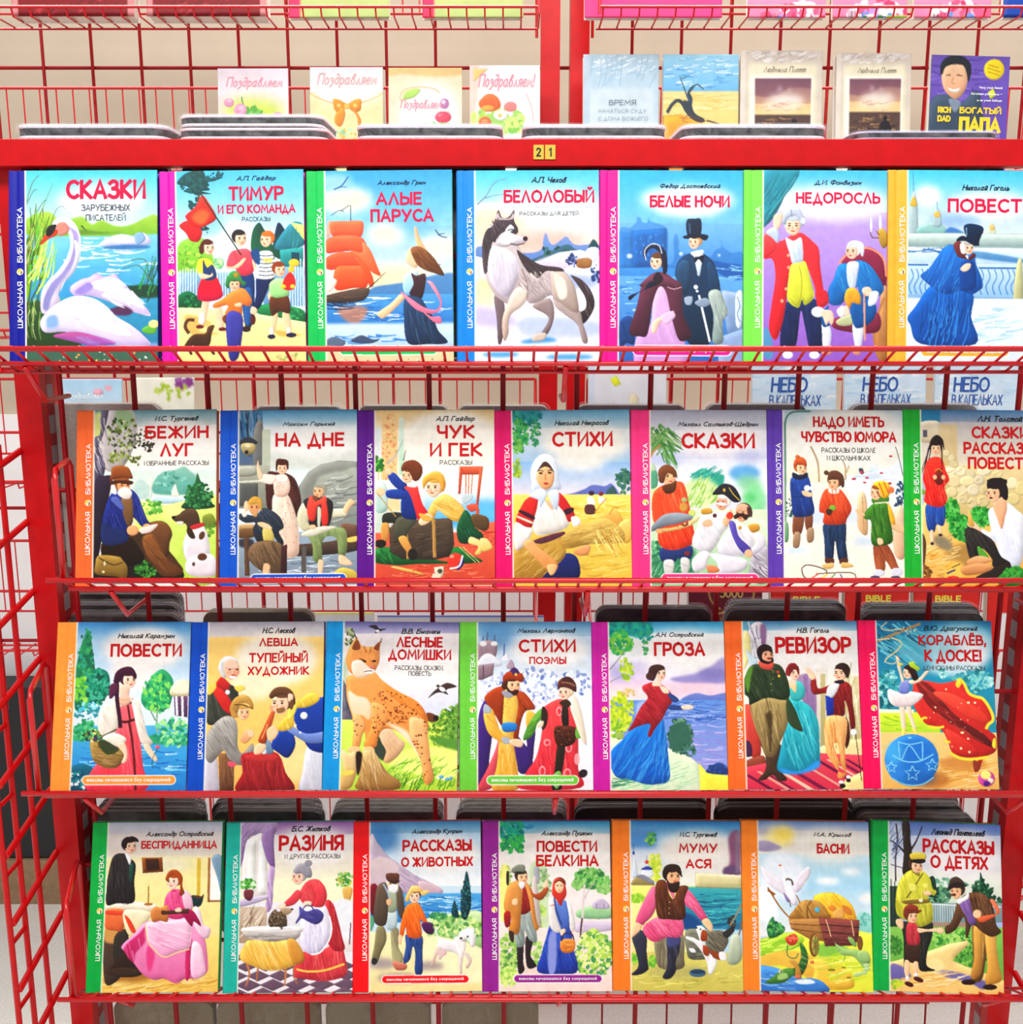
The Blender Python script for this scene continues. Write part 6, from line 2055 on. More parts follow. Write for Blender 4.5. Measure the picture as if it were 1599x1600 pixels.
ART['stump'] = '''
r 2070b0-b8d4e4 10,5,130,24
r 5a8cc0~3 10,14,42,34
r ccd8e8-f0ecd8~2 10,30,130,62
e f2ebe0~4 78,32,34,16
e ece4dc~4%.9 90,46,24,8
p 8a5c78~1 102,20 111,16 111,50 100,52 103,40
p 6a5070~.8 98,46 106,44 111,48 111,52 98,52
r 8a8090~1 108,16,110,50
f 5a9c5c/8abc5c/3a8454 40 1.5 37,22,4,5
f c8d848/e0e47c/a8c848 80 1.8 40,46,5,14
p e8ecf4-c8d0e0 22,44 23,36 25,44 26,54 21,54
e 34509c 22.6,34,1,1.6
s 445888 .7 22.6,32 22.6,27
p e8ecf4 30,48 38,48 38,54 30,54
p 3c4c9c 29,48 31,46 34,45 37,46 38,48
e d84c4c 33.6,41.6,1.6,1.6
s 8a7c84 .6 33.6,40 33.6,36
p a89868-84744c 20,60 26,53 36,56 40,60 38,62 22,62
p 8a8a98 24,54 30,52 40,58 36,59 28,55
r ecec88-c8d860 10,61,130,90
f 88bc3c/a8cc48 30 1.8 26,72,7,3
r f0eca0-e8dc98 10,76,80,130
r 48a4a8-2c6c90~.4 64,62,113,97
q e4dcac-c8bc8c 74,50 113,52 113,62 74,62
l f8f4e0 .8 76,51 112,53
l 8a8460 .8 74,62 113,63
t 2a7c88/5ac0bc/1f5474/3a94a0 70 1 22 3 92,80,19,15
p 1f4c7c~1 64,84 76,88 78,97 64,97
r d8cc74-c0b860 10,116,130,156
t e8e080/a8a44c/c8c468 70 1 14 8 70,136,44,9
e b8b06c~2 60,132,26,6
f 6aac3c/98cc4c 24 1.6 23,122,4,4 38,124,3,4
p 848474-5c5c50 66,98 80,97 88,100 90,112 88,120 70,122 66,114
u a0a090/44443c 20 1 14 4 76,110,9,11
p 7a7464-545044 84,100 96,98 101,106 96,116 90,122 86,112
u 988c78/34302a 40 .9 14 -40 93,108,8,11
p 34302c 96,100 104,95 106,98 100,104
f 2c2824/4a443c 30 1.2 104,91,3,5
s 9a8464 1.2 102,94 107,86 112,76
s 7a6c54 1.4 107,108 110,100 112,90
p c8d0b8-98a48c 104,102 110,102 112,114 111,122 106,126 100,124 101,112
p 948c74-6c6450 40,100 52,100 64,102 64,120 64,128 56,131 46,130 41,124
u b0a88c/4c4434 40 1.1 20 -88 52,116,11,14
p 3c3c4c-282834 21,104 28,98 33,104 33,116 34,126 34,131 27,135 20,135 26,128 24,116
p 3c3c4c-282834 50,104 58,100 61,106 60,116 57,124 57,132 52,138 46,137 50,128 50,116
u 5c5c70/18181f 20 1 14 -82 28,116,5,14 55,118,4,14
p 4a4c78 50,103 56,100 61,104 60,110 51,112
p f07c9c-d04c74 40,88 52,86 62,88 64,98 60,104 50,104 40,108 33,104 30,96
u ffacc0/b0345c 34 1.3 14 -50 48,96,14,8
p e87898-c85078 38,62 42,64 42,76 38,86 32,92 30,94 24,92 28,80 34,68
p e87898-c85078 64,62 70,66 76,74 82,84 84,88 79,90 72,82 65,76
u ffb4c8/a83458 20 1.1 12 55 34,78,7,14
u ffb4c8/a83458 14 1.1 12 -45 72,76,8,12
p f4c49c 24,92 29,94 28,98 24,102 21,104 21,98
p f4c49c 79,90 84,88 88,94 87,99 84,97 81,94
p f07c9c 49,58 56,60 56,72 52,66
p 6a3c24-4a2818 41,60 49,57 52,68 56,72 60,62 68,62 65,72 65,88 52,89 42,86
u 885838/30180c 34 1.1 14 -80 54,76,12,13
v e8c890 3 .6 52,80,1,6
h 55,53,6.4,1 e8b48c 3a2820
p 3a2820-281810 47,54 48,46 54,43 61,45 63,54 60,51 55,48 51,52 50,56
p 3a2820-281810 50,55 53,59 58,58 61,58 60,64 57,67 52,65
p f4f2f0-d8d0d0 74,96 78,94 82,97 84,104 82,108 86,118 90,122 88,130 84,134 83,126 80,118 76,112 72,108 66,105 66,103 72,104 77,106
p f4f2f0 86,118 91,120 90,128 86,134 84,130
p a8502c-84381c 79,98 83,99 83,106 78,106
p a8502c-84381c 80,110 85,113 84,119 80,117
p 8a4420 86,114 95,118 94,122 88,120
p f4f0f0 93,116 98,116 99,122 94,122
p f4f0f0 68,113 72,113 74,116 70,116
e 241c1c 74.6,95.8,.9,.8 77.8,97,.8,.7
e 4c6c84 75,133,7,3.4
e 2c4458 75,132,6,1.8
'''
ART['cart'] = '''
r 5c80b8-d0d4e0 10,6,130,20
r d8d8dc-f0e8dc 10,16,130,40
r c4e0ec-a0cce4 10,36,130,70
r a8d0e8-f0f0ec 10,60,130,104
e f4e4a0~4 38,22,14,9
e f8dc70~3 42,20,8,6
e f0ece0~4 80,28,30,14
p b0a4bc-988cac~.6 20,26 28,25 36,28 40,31 32,34 20,33
e 9c9cb8~2%.8 24,17,6,2
e f8fafa~2 78,58,10,3 98,50,8,2.6
e e8f0f8~3 40,54,20,20
p fff~2 20,64 30,66 36,84 28,92 20,86
e f8f4f0~2 112,72,8,4
p a8d8cc-88c4b8~.5 102,86 108,83 114,88 114,100 102,100
f 8accbc/6ab0a4 20 1.5 108,90,5,6
q ecec5c-d8e050 10,112 30,104 60,98 104,99 130,104 130,156 10,156
p b8dc48-98c83c 20,114 34,104 46,101 58,106 50,114 30,120 20,120
t d8f070/88bc34 40 1.1 14 15 36,110,16,7
p e8c058-dca848~.5 20,122 40,116 60,118 70,126 66,140 50,132 36,128 20,130
p f0d060-e8b848 60,124 80,122 96,134 96,146 64,146 66,132
p 88bc50~1 68,112 84,108 96,116 84,120 70,120
t c8dc38/f8f88c/a8c83c 60 1 14 12 92,128,20,12
e 8a7c30 80,131,3.4,1 90,129,2,.7 94,137,2,.8
p 5c9cdc-3c74bc 19,130 30,129 40,132 54,138 64,138 74,142 74,150 19,150
u a8d4f4/fff/2c5ca4 40 1 14 -6 44,140,24,8
p e8f4fc~.3 50,140 62,139 66,142 54,143
p 3c7c4c-2c6440 27,100 28,94 32,88 34,92 38,94 42,97 40,102 30,106
f 3c8450/245c38/6cac5c 60 1.5 34,98,6,6
p f8cc44-e0a030 66,72 74,68 84,68 92,72 98,78 101,86 100,90 80,90 72,84
u fce888/c88820 34 1.3 14 -50 86,78,14,9
p d8883c 78,80 82,78 85,81 81,83
p c87c38 90,78 96,80 98,86 92,84
p e0a860 84,82 90,80 91,88 82,88
p c09450-946830 47,90 50,82 56,75 64,74 72,76 78,84 78,89
u d8b478/6c481c 24 1.2 12 -60 62,83,13,7
s 7a5428 1.2 64,75 61,80 61,90
e 5cb0d0 69,82,2,2.2
q b88854-946838 45,90 72,89 74,108 62,106 47,98
q 8a4c44-643430 70,88 104,90 103,104 100,111 75,112
l 6a4420 .7 46,94 72,95
l 6a4420 .7 48,98 73,101
l 3c1c1c .8 71,94 104,96
l 3c1c1c .8 73,100 103,102
l 3c1c1c .7 74,106 102,107
u a8645c 20 .8 14 0 88,100,14,9
s e0b890 .8 76,90 78,96 80,104
s e0b890 .8 97,90 98,96 99,103
e 6a4824 66,111,4.2,9.6
e c89c58 67,111,3,8.4
e 8a9450 67,111,2.4,7.2
l 6a4824 .6 67,103 67,119
l 6a4824 .6 65,107 69,115
l 6a4824 .6 69,107 65,115
e 8a6430 67,111,1,1.4
e 7a5430 104,109,2.4,6
s 9a6c3c 1.4 28,64 38,80 47,90
s 8a5c30 2 28,66 34,70
s 9a6c3c 1 52,70 55,77
s 6a5448 1.6 40,61 44,57 48,58 49,62
p f4f0f4-d8ccdc 22,46 28,50 36,55 42,60 44,66 48,70 52,74 52,78 48,78 44,72 38,68 32,64 26,58
p f4eef2-d8c8d8 50,62 52,56 57,50 62,46 64,48 63,54 58,62 52,68
u fff/c8b4cc 20 .8 9 50 57,56,6,9
u fff/c0acc8 10 .7 8 -40 32,56,8,8
p fbfafc-e8e0ec 42,62 47,62 51,68 52,76 49,78 44,70
s fbfafc 2 42,62 42,54 41,48 39,46
e d8784c 38.6,45.6,1.4,.8
p 8c7ca4 41,68 46,74 44,76
s 5c4434 .8 46,74 47,80
p 3c6c34-245024 54,110 58,112 61,122 58,132 52,138 46,132 52,128 55,120
u 78a85c/183c14/d8d8a0 24 .9 8 -30 57,124,5,12
p d85c44-b84030 42,106 46,103 50,102 53,106 50,111 45,111
f e87c64/a83828 16 1.1 48,107,5,4
s 3c6c44 .8 44,111 44,120 50,122 53,118
p 5c8c44-3c6c30 25,142 32,137 38,132 46,130 50,134 46,138 40,142 30,143
p 9cc078 36,136 42,134 44,138 36,140
e f8f0c0 38,133,1.6,1.4
e 241c14 38.2,133,.8,.8
p c89c50-9c7034 45,124 50,124 54,130 55,138 50,138 50,130
e d87c5c 64,125,2,1.4 52,137,3,1.4
p a8c880-7ca45c 84,110 88,112 93,114 100,114 104,116 110,118 112,124 108,130 104,126 98,120 90,119 86,116
p 98bc74-6c9850 94,104 98,105 101,110 100,112 96,109
p 98bc74 83,108 85,111 88,115 85,115
p b0cc8c-84a868 102,116 110,116 112,124 104,124
e b8d498 109,127,3,1.8 109,130,2.8,1.7 107,133,2.4,1.6 103,134,2.2,1.5 100,135,2,1.4
s 7ca45c .7 92,118 90,124
'''
ART['shake'] = '''
r 3c5ca4-a8b8dc 10,6,140,24
r c0cce4-f0ece4 10,20,140,60
r e8e8e0-c8d8c0 10,50,140,80
e f4f0f0~4 86,36,30,20
p c8d8ec~3 24,10 34,10 36,26 28,40 24,30
p 3c3028-2c2420 34,9 40,9 41,24 42,34 42,50 34,52 35,34
s 34282c 2:.8 41,32 46,24 51,12
s 34282c 2:.8 36,34 30,28 24,24
s 4c4448 1.4 29,10 30,24 28,40 28,58
s 5c5458 .8 24,44 34,47
t 5c6484 16 .8 12 60 28,24,5,12
f 88b49c/a8ccac/6c9c84 60 2 70,62,18,6
f 4c7c64/345c44/6c9c78 120 1.9 64,70,10,7
p 24503c-183c2c 98,60 99,50 102,58 106,64 110,66 104,72 92,70 94,64
f 24543c/143828/3c7050 70 1.5 100,64,9,7
f 34644c/204434/4c8060 80 1.8 102,74,14,5
p 183028-102018 56,56 60,54 62,62 60,70 56,70
f 204034 30 1.5 60,66,3,9
r 344c40-243830 10,62,32,108
l 1c2820 .8 24,56 24,108
l 1c2820 .8 27,58 27,108
r 8ca0a0-70888c 56,76,140,92
'''+'\n'.join('l d0dcdc .6 %g,77 %g,92'%(x,x) for x in range(57,82,2))+'''
l e0e8e8 1 56,77 116,79
r a08878 56,92,90,97
r 88bc5c-5c9c44 10,96,140,160
f 6cac4c/98cc68/3c8438/a8d474 180 2 74,106,16,9
f 5c9c44/88bc58/347434 150 2 90,122,14,10
f 4c8c3c/3c7434 60 1.8 27,112,5,8
q f4d898-e8bc70 10,129 50,118 72,110 88,107 88,111 80,118 75,124 84,128 98,133 125,143 125,170 10,170
p 7c74a8-686098~.4 23,127 34,130 40,138 28,140 23,140
p 7c74a8-686098~.4 60,132 80,134 104,142 100,148 88,142 70,138
e f4e0a0~1 60,128,8,6
t fce8b8/dca858 30 1 14 10 60,138,24,8
f c8d848/8cb838 26 1.6 28,144,6,4
p 8c6838-684820 92,92 104,94 104,112 102,128 100,138 96,142 90,140 92,124
p ecb868-c08c40 102,96 111,96 112,112 114,128 116,140 106,144 102,142 104,126
p d8a458-a87838 93,96 101,98 101,118 98,136 90,138 93,120
u f8d49c/8c5c20 30 1.2 22 -86 106,120,6,20
e 2c1c18 88,142,6,2.4 106,146,6,2.4
p 6c4c34-482f1f 88,68 98,67 106,72 110,82 112,94 116,100 108,104 100,100 92,94 88,104 86,104 86,92 84,88 78,98 70,102 69,96 74,92 78,80 80,74
u 8c6848/30180f 50 1.3 16 -65 98,84,13,14
p 8c6ca8-6c5088 81,76 87,70 90,74 92,84 95,92 90,94 86,86
u ac90c8/503470 8 1 10 -65 88,82,4,9
p f4f0f0 79,74 86,70 89,67 89,72 84,75 81,77
p f08868-d0603c 96,88 104,86 112,84 107,74 110,73 115,82 112,86 100,92
e f4c8a0 96,85,3.6,3.6
h 79,66,5.4,-1 eebc94 4a3428
p 5a3c28 74,68.6 78,68 78,70 75,70
p 4a3c34-34281f 72,62 74,56 79,54 84,57 86,60 88,61 84,64 78,63 71,66
p 2c201c 73,61 79,58.6 85,60 84,62 78,61.6 72,64
p 2c2c28-1c1c18 33,92 46,94 58,92 58,104 54,116 53,128 60,132 56,133 47,132 46,118 44,104 40,116 36,132 34,132 34,108
u 484840/10100c 20 1.1 20 -85 50,110,5,18
p d8d454-b4b03c 31,58 38,50 46,48 52,50 57,56 59,64 62,66 60,70 55,68 57,80 59,90 54,94 48,94 40,90 34,90 28,84 28,70
u f0ec80/8c8824/c0bc44 50 1.4 18 -75 42,72,14,20
p c8c44c-a8a434 34,74 56,74 58,90 48,96 36,90
u e8e478/88842c 20 1.2 14 -80 48,84,10,9
p 7a6430 35,74 54,73 55,76 36,77
e f0e8c0 49,74,1.8,1.6
l 5a4c28 1 51,51 44,62
l 5a4c28 1 44,62 37,72
p e4e070 39,60 45,61 45,66 40,66
p e4e070 51,60 55,60 55,64 51,63
p 8c8428 42,50 47,48 48,54
p f4c8a0 51,67 56,66 58,69 53,70
p f4c49c 28,90 33,90 34,96 32,98 28,94
h 45.5,45,5.2,1 f4caa4 4a3020
p e8d460-c8b040 40,36 44,34 51,34.4 54,37 52,40 42,40
p 241c1c 42,40 52,39.6 53,42 48,43.4 42,42
p 4a3428-341f18 36,110 48,110 47,120 46,126 40,126 36,124
p f4c8a0 35,124 39,126 38,138 36,140 34,132
p f4c8a0 42,126 46,126 45,136 42,138
e f4f4f4 36.6,139,1.6,2 44,136,1.8,1.6
e 4a1c1c 38,144,4,2,20 46,140,4.4,2,20
p c84450-9c2c38 37,94 44,93 47,100 47,110 37,110
u e87878/741820 12 1.1 12 -85 42,102,4,7
p f4cca8 46,97 54,98 62,97 63,100 54,100 47,101
e f4c8a0 65,99,3,2.6
h 41,87,4.8,1 f4caa4 4a2c1c
p 8c4030-6a2c20 34,86 35,80 40,77 46,79 47,82 50,82 46,85 40,84 37,90
l 4a201c .5 36,82 46,82
'''
# ---------------------------------------------------------------- the twenty-eight storybooks
# key: (row, corners in the sketch grid, spine colour, band edge, title lines, author, subtitle lines, slogan ribbon, label)
SLOGAN = 'тексты печатаются без сокращений'
BK = {}
def B(key, row, corners, band, edge, title, author=None, sub=(), ribbon=None, label=''):
    BK[key] = (row, [(x / 10, y / 10) for x, y in corners], band, edge, title, author, sub, ribbon, label)
B('swan', 0, [(35,78),(1170,95),(1195,1555),(75,1545)], '18208c', .108, [('СКАЗКИ',48,16,109,31)], None, [('ЗАРУБЕЖНЫХ',60,35,97,40),('ПИСАТЕЛЕЙ',63.5,41.5,94,47.5)], None, 'storybook with navy spine and a white swan among reeds on a lake')
B('camp', 0, [(35,88),(1130,68),(1155,1550),(70,1555)], 'c814a0', .108, [('ТИМУР',56,20,98,31),('И ЕГО КОМАНДА',48,34,107,42)], ('А.П. Гайдар',62,12,92,16.5), [('РАССКАЗЫ',66.5,43.5,88,47)], None, 'storybook with magenta spine and children marching with a red flag')
B('sails', 0, [(30,75),(1135,72),(1160,1545),(60,1550)], '12b058', .12, [('АЛЫЕ',56,24,91,34),('ПАРУСА',52,37,100,47)], ('Александр Грин',57,15,94,19.5), (), (30,141.5,103,147.5), 'storybook with green spine, a red-sailed ship and a girl waving from the shore')
B('husky', 0, [(65,102),(1145,100),(1150,1550),(75,1550)], '1484e0', .12, [('БЕЛОЛОБЫЙ',42,22.5,111,34.5)], ('А.П. Чехов',63,15,90,19.5), [('РАССКАЗЫ ДЛЯ ДЕТЕЙ',54,40.5,99,44.5)], None, 'storybook with blue spine and a grey husky-like dog standing in snow')
B('nights', 0, [(45,105),(1135,98),(1120,1555),(35,1555)], 'f4088c', .125, [('БЕЛЫЕ НОЧИ',42,29,103,38)], ('Федор Достоевский',50,20,96,24.5), (), (29,142,103,149), 'storybook with hot pink spine, a caped lady and a gentleman in top hat')
B('scratch', 0, [(48,110),(1140,100),(1115,1555),(35,1555)], '7cdc58', .13, [('НЕДОРОСЛЬ',44,27,108,37)], ('Д.И. Фонвизин',58,17.5,94,22), (), None, 'storybook with light green spine and two wigged men, one in a red coat')
B('overcoat', 0, [(205,105),(1310,95),(1285,1550),(182,1545)], 'fcac44', .13, [('ПОВЕСТИ',65,31,131,41.5)], ('Николай Гоголь',76,20.5,112,25), (), (44,142,110,149), 'storybook with yellow-orange spine and a stooping man in a blue caped coat by a river')
B('hunter', 1, [(48,70),(1225,85),(1235,1525),(62,1530)], 'f4703c', .12, [('БЕЖИН',63,22,116.5,33),('ЛУГ',76,37,104,48.5)], ('И.С. Тургенев',71,13.5,108,19), [('ИЗБРАННЫЕ РАССКАЗЫ',62.5,52,117,56)], None, 'storybook with coral orange spine, a bearded man writing under a tree and a spotted dog')
B('cellar', 1, [(55,95),(1200,100),(1215,1515),(68,1515)], '1458b8', .13, [('НА ДНЕ',52,29,110,43)], ('Максим Горький',58,20,102,24.5), (), (33,147,112,154), 'storybook with blue spine showing three poor people in a grey vaulted cellar')
B('boys', 1, [(55,95),(1215,90),(1225,1510),(65,1510)], '5c1080', .125, [('ЧУК',73,22,105,33.5),('И ГЕК',67,37,111.5,48.5)], ('А.П. Гайдар',72,14.5,105,20), [('РАССКАЗЫ',75.5,51.5,103,55.5)], None, 'storybook with dark purple spine and two small boys riding on a trunk')
B('sheaf', 1, [(40,95),(1170,75),(1195,1500),(50,1505)], 'd01068', .125, [('СТИХИ',52,26.5,103,39)], ('Николай Некрасов',54,17,100,22.5), (), None, 'storybook with crimson spine and a woman in a white headscarf carrying a wheat sheaf')
B('generals', 1, [(48,80),(1200,85),(1205,1490),(75,1490)], 'f04484', .135, [('СКАЗКИ',48,28,110,41)], ('Михаил Салтыков-Щедрин',45,18.5,113,23.5), (), (32,144.5,112,152), 'storybook with pink spine, a red-shirted man serving fish to two officers')
B('snow', 1, [(52,75),(1195,75),(1198,1475),(60,1478)], '6244a0', .115, [('НАДО ИМЕТЬ',44,13,104,23.5),('ЧУВСТВО ЮМОРА',34,25.5,114,34.5)], None, [('РАССКАЗЫ О ШКОЛЕ',51,39,96.5,43.2),('И ШКОЛЬНИКАХ',55.5,45.5,92,49.7)], None, 'storybook with violet spine and three boys in winter clothes on snow')
B('wall', 1, [(298,80),(1440,70),(1440,1475),(298,1478)], '22a038', .125, [('СКАЗКИ',87,21,135,31),('РАССКАЗЫ',80,34,139,44),('ПОВЕСТИ',83.5,46.5,138,56.5)], ('Л.Н. Толстой',92,12,130,17), (), None, 'storybook with green spine, a red-tunic girl and a sitting man by a stone wall')
B('basket', 2, [(105,105),(1205,110),(1180,1490),(40,1490)], 'f09848', .145, [('ПОВЕСТИ',54,28.5,114,39.5)], ('Николай Карамзин',60,20,108,25.5), (), (31.5,138,109,145), 'storybook with pale orange spine and a girl in pink carrying a flower basket')
B('spyglass', 2, [(75,95),(1175,90),(1165,1475),(35,1478)], '0c50b0', .125, [('ЛЕВША',63.5,22.5,96,29.5),('ТУПЕЙНЫЙ',55,33,104.5,43),('ХУДОЖНИК',54,46,105.5,54.5)], ('Н.С. Лесков',66,14,94,18.8), (), None, 'storybook with royal blue spine and an officer bending over a spyglass on an orange ground')
B('lynx', 2, [(90,75),(1195,85),(1170,1472),(45,1472)], '1890cc', .125, [('ЛЕСНЫЕ',67,20.5,106,29.5),('ДОМИШКИ',60,31,113,41.5)], ('В.В. Бианки',71,13.8,104,18.2), [('РАССКАЗЫ. СКАЗКИ.',65.5,44.5,106.5,48.5),('ПОВЕСТЬ',77,49.3,96,53.2)], None, 'storybook with sky blue spine and a spotted lynx standing on a stump')
B('boyar', 2, [(75,80),(1165,72),(1190,1465),(70,1468)], '70c048', .13, [('СТИХИ',56,22,104,33),('ПОЭМЫ',65,36.5,96,42.7)], ('Михаил Лермонтов',55,12.8,104,18), (), (30,136,106,143), 'storybook with leaf green spine, a fur-collared man leading a red-robed woman through snow')
B('shawl', 2, [(48,65),(1155,55),(1190,1455),(70,1460)], 'bc2898', .125, [('ГРОЗА',57,23,100,35)], ('А.Н. Островский',58,14.8,99,19.8), (), None, 'storybook with orchid purple spine and a red-shawled woman in blue skirt by a river')
B('official', 2, [(38,62),(1145,55),(1197,1445),(75,1450)], 'f07034', .13, [('РЕВИЗОР',46,19,110,33)], ('Н.В. Гоголь',64,11.3,91.5,15.8), (), None, 'storybook with orange spine, a stout green-uniformed man and a teal-gowned lady')
B('acrobat', 2, [(35,55),(1155,50),(1208,1445),(80,1445)], 'e40c5c', .13, [('КОРАБЛЁВ,',54,15,111,27.5),('К ДОСКЕ!',59,29.5,107,41.5)], ('В.Ю. Драгунский',58.5,9.3,104,15), [('ДЕНИСКИНЫ РАССКАЗЫ',57.5,43,110,47.7)], None, 'storybook with raspberry spine and a girl acrobat in a tutu on a blue ball')
B('guitar', 3, [(88,80),(1165,90),(1150,1475),(38,1478)], '0ca048', .115, [('БЕСПРИДАННИЦА',49,24,113,32)], ('Александр Островский',53,16.3,110,21.7), (), None, 'storybook with emerald spine and a seated woman in pink playing a guitar')
B('jug', 3, [(82,95),(1148,90),(1150,1472),(70,1475)], '28a898', .11, [('РАЗИНЯ',52,20,107,33.5)], ('Б.С. Житков',62.5,12.3,96,17.2), [('И ДРУГИЕ РАССКАЗЫ',57,36,104,40.7)], None, 'storybook with turquoise spine and an old woman washing a small dog in a basin')
B('poodle', 3, [(55,85),(1120,75),(1140,1450),(60,1460)], 'e01820', .125, [('РАССКАЗЫ',46.5,23,105,33),('О ЖИВОТНЫХ',45.5,37.5,106,45.7)], ('Александр Куприн',54.5,14.2,97,19.3), (), (30.5,136,102.5,142), 'storybook with red spine, an old man, a boy and a white poodle by the sea')
B('walk', 3, [(50,75),(1115,70),(1130,1445),(52,1448)], '902c8c', .125, [('ПОВЕСТИ',50,23.5,101,33),('БЕЛКИНА',49.5,35.3,102,45)], ('Александр Пушкин',54,15.2,97,20.4), (), (31.5,135,104,141), 'storybook with plum spine, a tan-coated hunter beside a girl in a red headscarf')
B('stump', 3, [(48,65),(1120,68),(1130,1440),(48,1445)], 'ec8030', .135, [('МУМУ',60.5,25.5,93,33.5),('АСЯ',66,38.5,87.5,46.5)], ('И.С. Тургенев',61,16,93,21.3), (), None, 'storybook with orange spine and a bearded man in pink on a stump with a puppy')
B('cart', 3, [(62,78),(1135,80),(1145,1450),(72,1450)], 'ee8634', .125, [('БАСНИ',69.5,26.5,97,35)], ('И.А. Крылов',67,17.2,99,21.8), (), None, 'storybook with orange spine and a cart pulled by a swan, a pike, a crayfish')
B('shake', 3, [(92,70),(1165,110),(1180,1490),(80,1455)], '0c9c48', .12, [('РАССКАЗЫ',50.5,23,111.5,35),('О ДЕТЯХ',57,36.5,106,49.5)], ('Леонид Пантелеев',58,14.3,104,19.8), (), None, 'tilted storybook with green spine, a man in a hat shaking hands with a small boy')
#      width, x, y, z of the bottom middle of the front cover (z from eye height), roll
POSE = dict(swan=(.1660,-.4798,1.1939,-.0625,-.3), camp=(.1612,-.3109,1.1939,-.0625,-.95), sails=(.1630,-.1462,1.194,-.0625,-.6), husky=(.1588,.0193,1.1939,-.0625,-.2), nights=(.1600,.1791,1.1938,-.0625,.15), scratch=(.1604,.3403,1.1938,-.0625,.25), overcoat=(.1630,.5029,1.194,-.0625,.4),
 hunter=(.1664,-.4334,1.2095,-.3255,-.6), cellar=(.1626,-.2642,1.2095,-.3255,-.5), boys=(.1634,-.1011,1.2095,-.3255,-.35), sheaf=(.1612,.0622,1.2095,-.3255,-.6), generals=(.1612,.2236,1.2095,-.3255,0), snow=(.1618,.3848,1.2095,-.3255,.3), wall=(.1620,.5467,1.2095,-.3255,.5),
 basket=(.1640,-.4763,1.189,-.5745,-.3), spyglass=(.1632,-.3114,1.19,-.5745,-.4), lynx=(.1630,-.1476,1.19,-.5745,.5), boyar=(.1616,.0183,1.19,-.5745,-.3), shawl=(.1628,.181,1.19,-.5745,-.3), official=(.1630,.3446,1.19,-.5735,-.15), acrobat=(.1640,.5085,1.19,-.573,.3),
 guitar=(.1652,-.4502,1.181,-.8415,-.5), jug=(.1620,-.28,1.181,-.8415,-.8), poodle=(.1620,-.1176,1.181,-.8405,-.9), walk=(.1620,.045,1.181,-.84,-.15), stump=(.1628,.2087,1.181,-.8395,.5), cart=(.1624,.3716,1.181,-.840,.9), shake=(.1636,.5346,1.181,-.842,2.5))
LEAN = (11, 14, 18, 19); EXT = (0, .045, .012, .03); VISH = (.2165, .2018, .2006, .2005)
TH = .013                                       # thickness of a storybook

def inked(name, W, H, img, edge, groove, parent, m=INK):
    """a cover board whose front carries the printed picture, one colour per mesh point"""
    h, w_ = img.shape[:2]
    xs = np.linspace(-W / 2, W / 2, w_); zs = np.linspace(H, 0, h)
    X, Z = np.meshgrid(xs, zs); Y = np.zeros_like(X)
    if groove: Y = .0011 * np.exp(-((X + W / 2 - groove * W) / .0022) ** 2)
    co = np.stack([X, Y, Z], -1).reshape(-1, 3)
    i = np.arange(h * w_).reshape(h, w_)
    q = np.stack([i[:-1, :-1], i[1:, :-1], i[1:, 1:], i[:-1, 1:]], -1).reshape(-1, 4)
    ring = np.concatenate([i[0, :], i[1:, -1], i[-1, -2::-1], i[-2:0:-1, 0]])
    n0 = len(co); back = co[ring] + [0, .0025, 0]; k = np.arange(len(ring)); k2 = (k + 1) % len(ring)
    side = np.stack([ring[k], ring[k2], n0 + k2, n0 + k], -1)
    col = np.ones((n0 + len(ring), 4), np.float32)
    c = np.clip(img.reshape(-1, 3), 0, 1); col[:n0, :3] = np.where(c <= .04045, c / 12.92, ((c + .055) / 1.055) ** 2.4)
    col[n0:, :3] = col[ring, :3]
    q = np.concatenate([q, side]); co = np.concatenate([co, back])
    me = bpy.data.meshes.new(name); me.vertices.add(len(co)); me.loops.add(len(q) * 4); me.polygons.add(len(q))
    me.vertices.foreach_set('co', co.astype(np.float32).ravel()); me.loops.foreach_set('vertex_index', q.astype(np.int32).ravel())
    me.polygons.foreach_set('loop_start', (np.arange(len(q)) * 4).astype(np.int32)); me.update(calc_edges=True)
    a = me.color_attributes.new('ink', 'FLOAT_COLOR', 'POINT'); a.data.foreach_set('color', col.ravel())
    me.materials.append(m)
    o = bpy.data.objects.new(name, me); C.objects.link(o); o.parent = parent
    return o

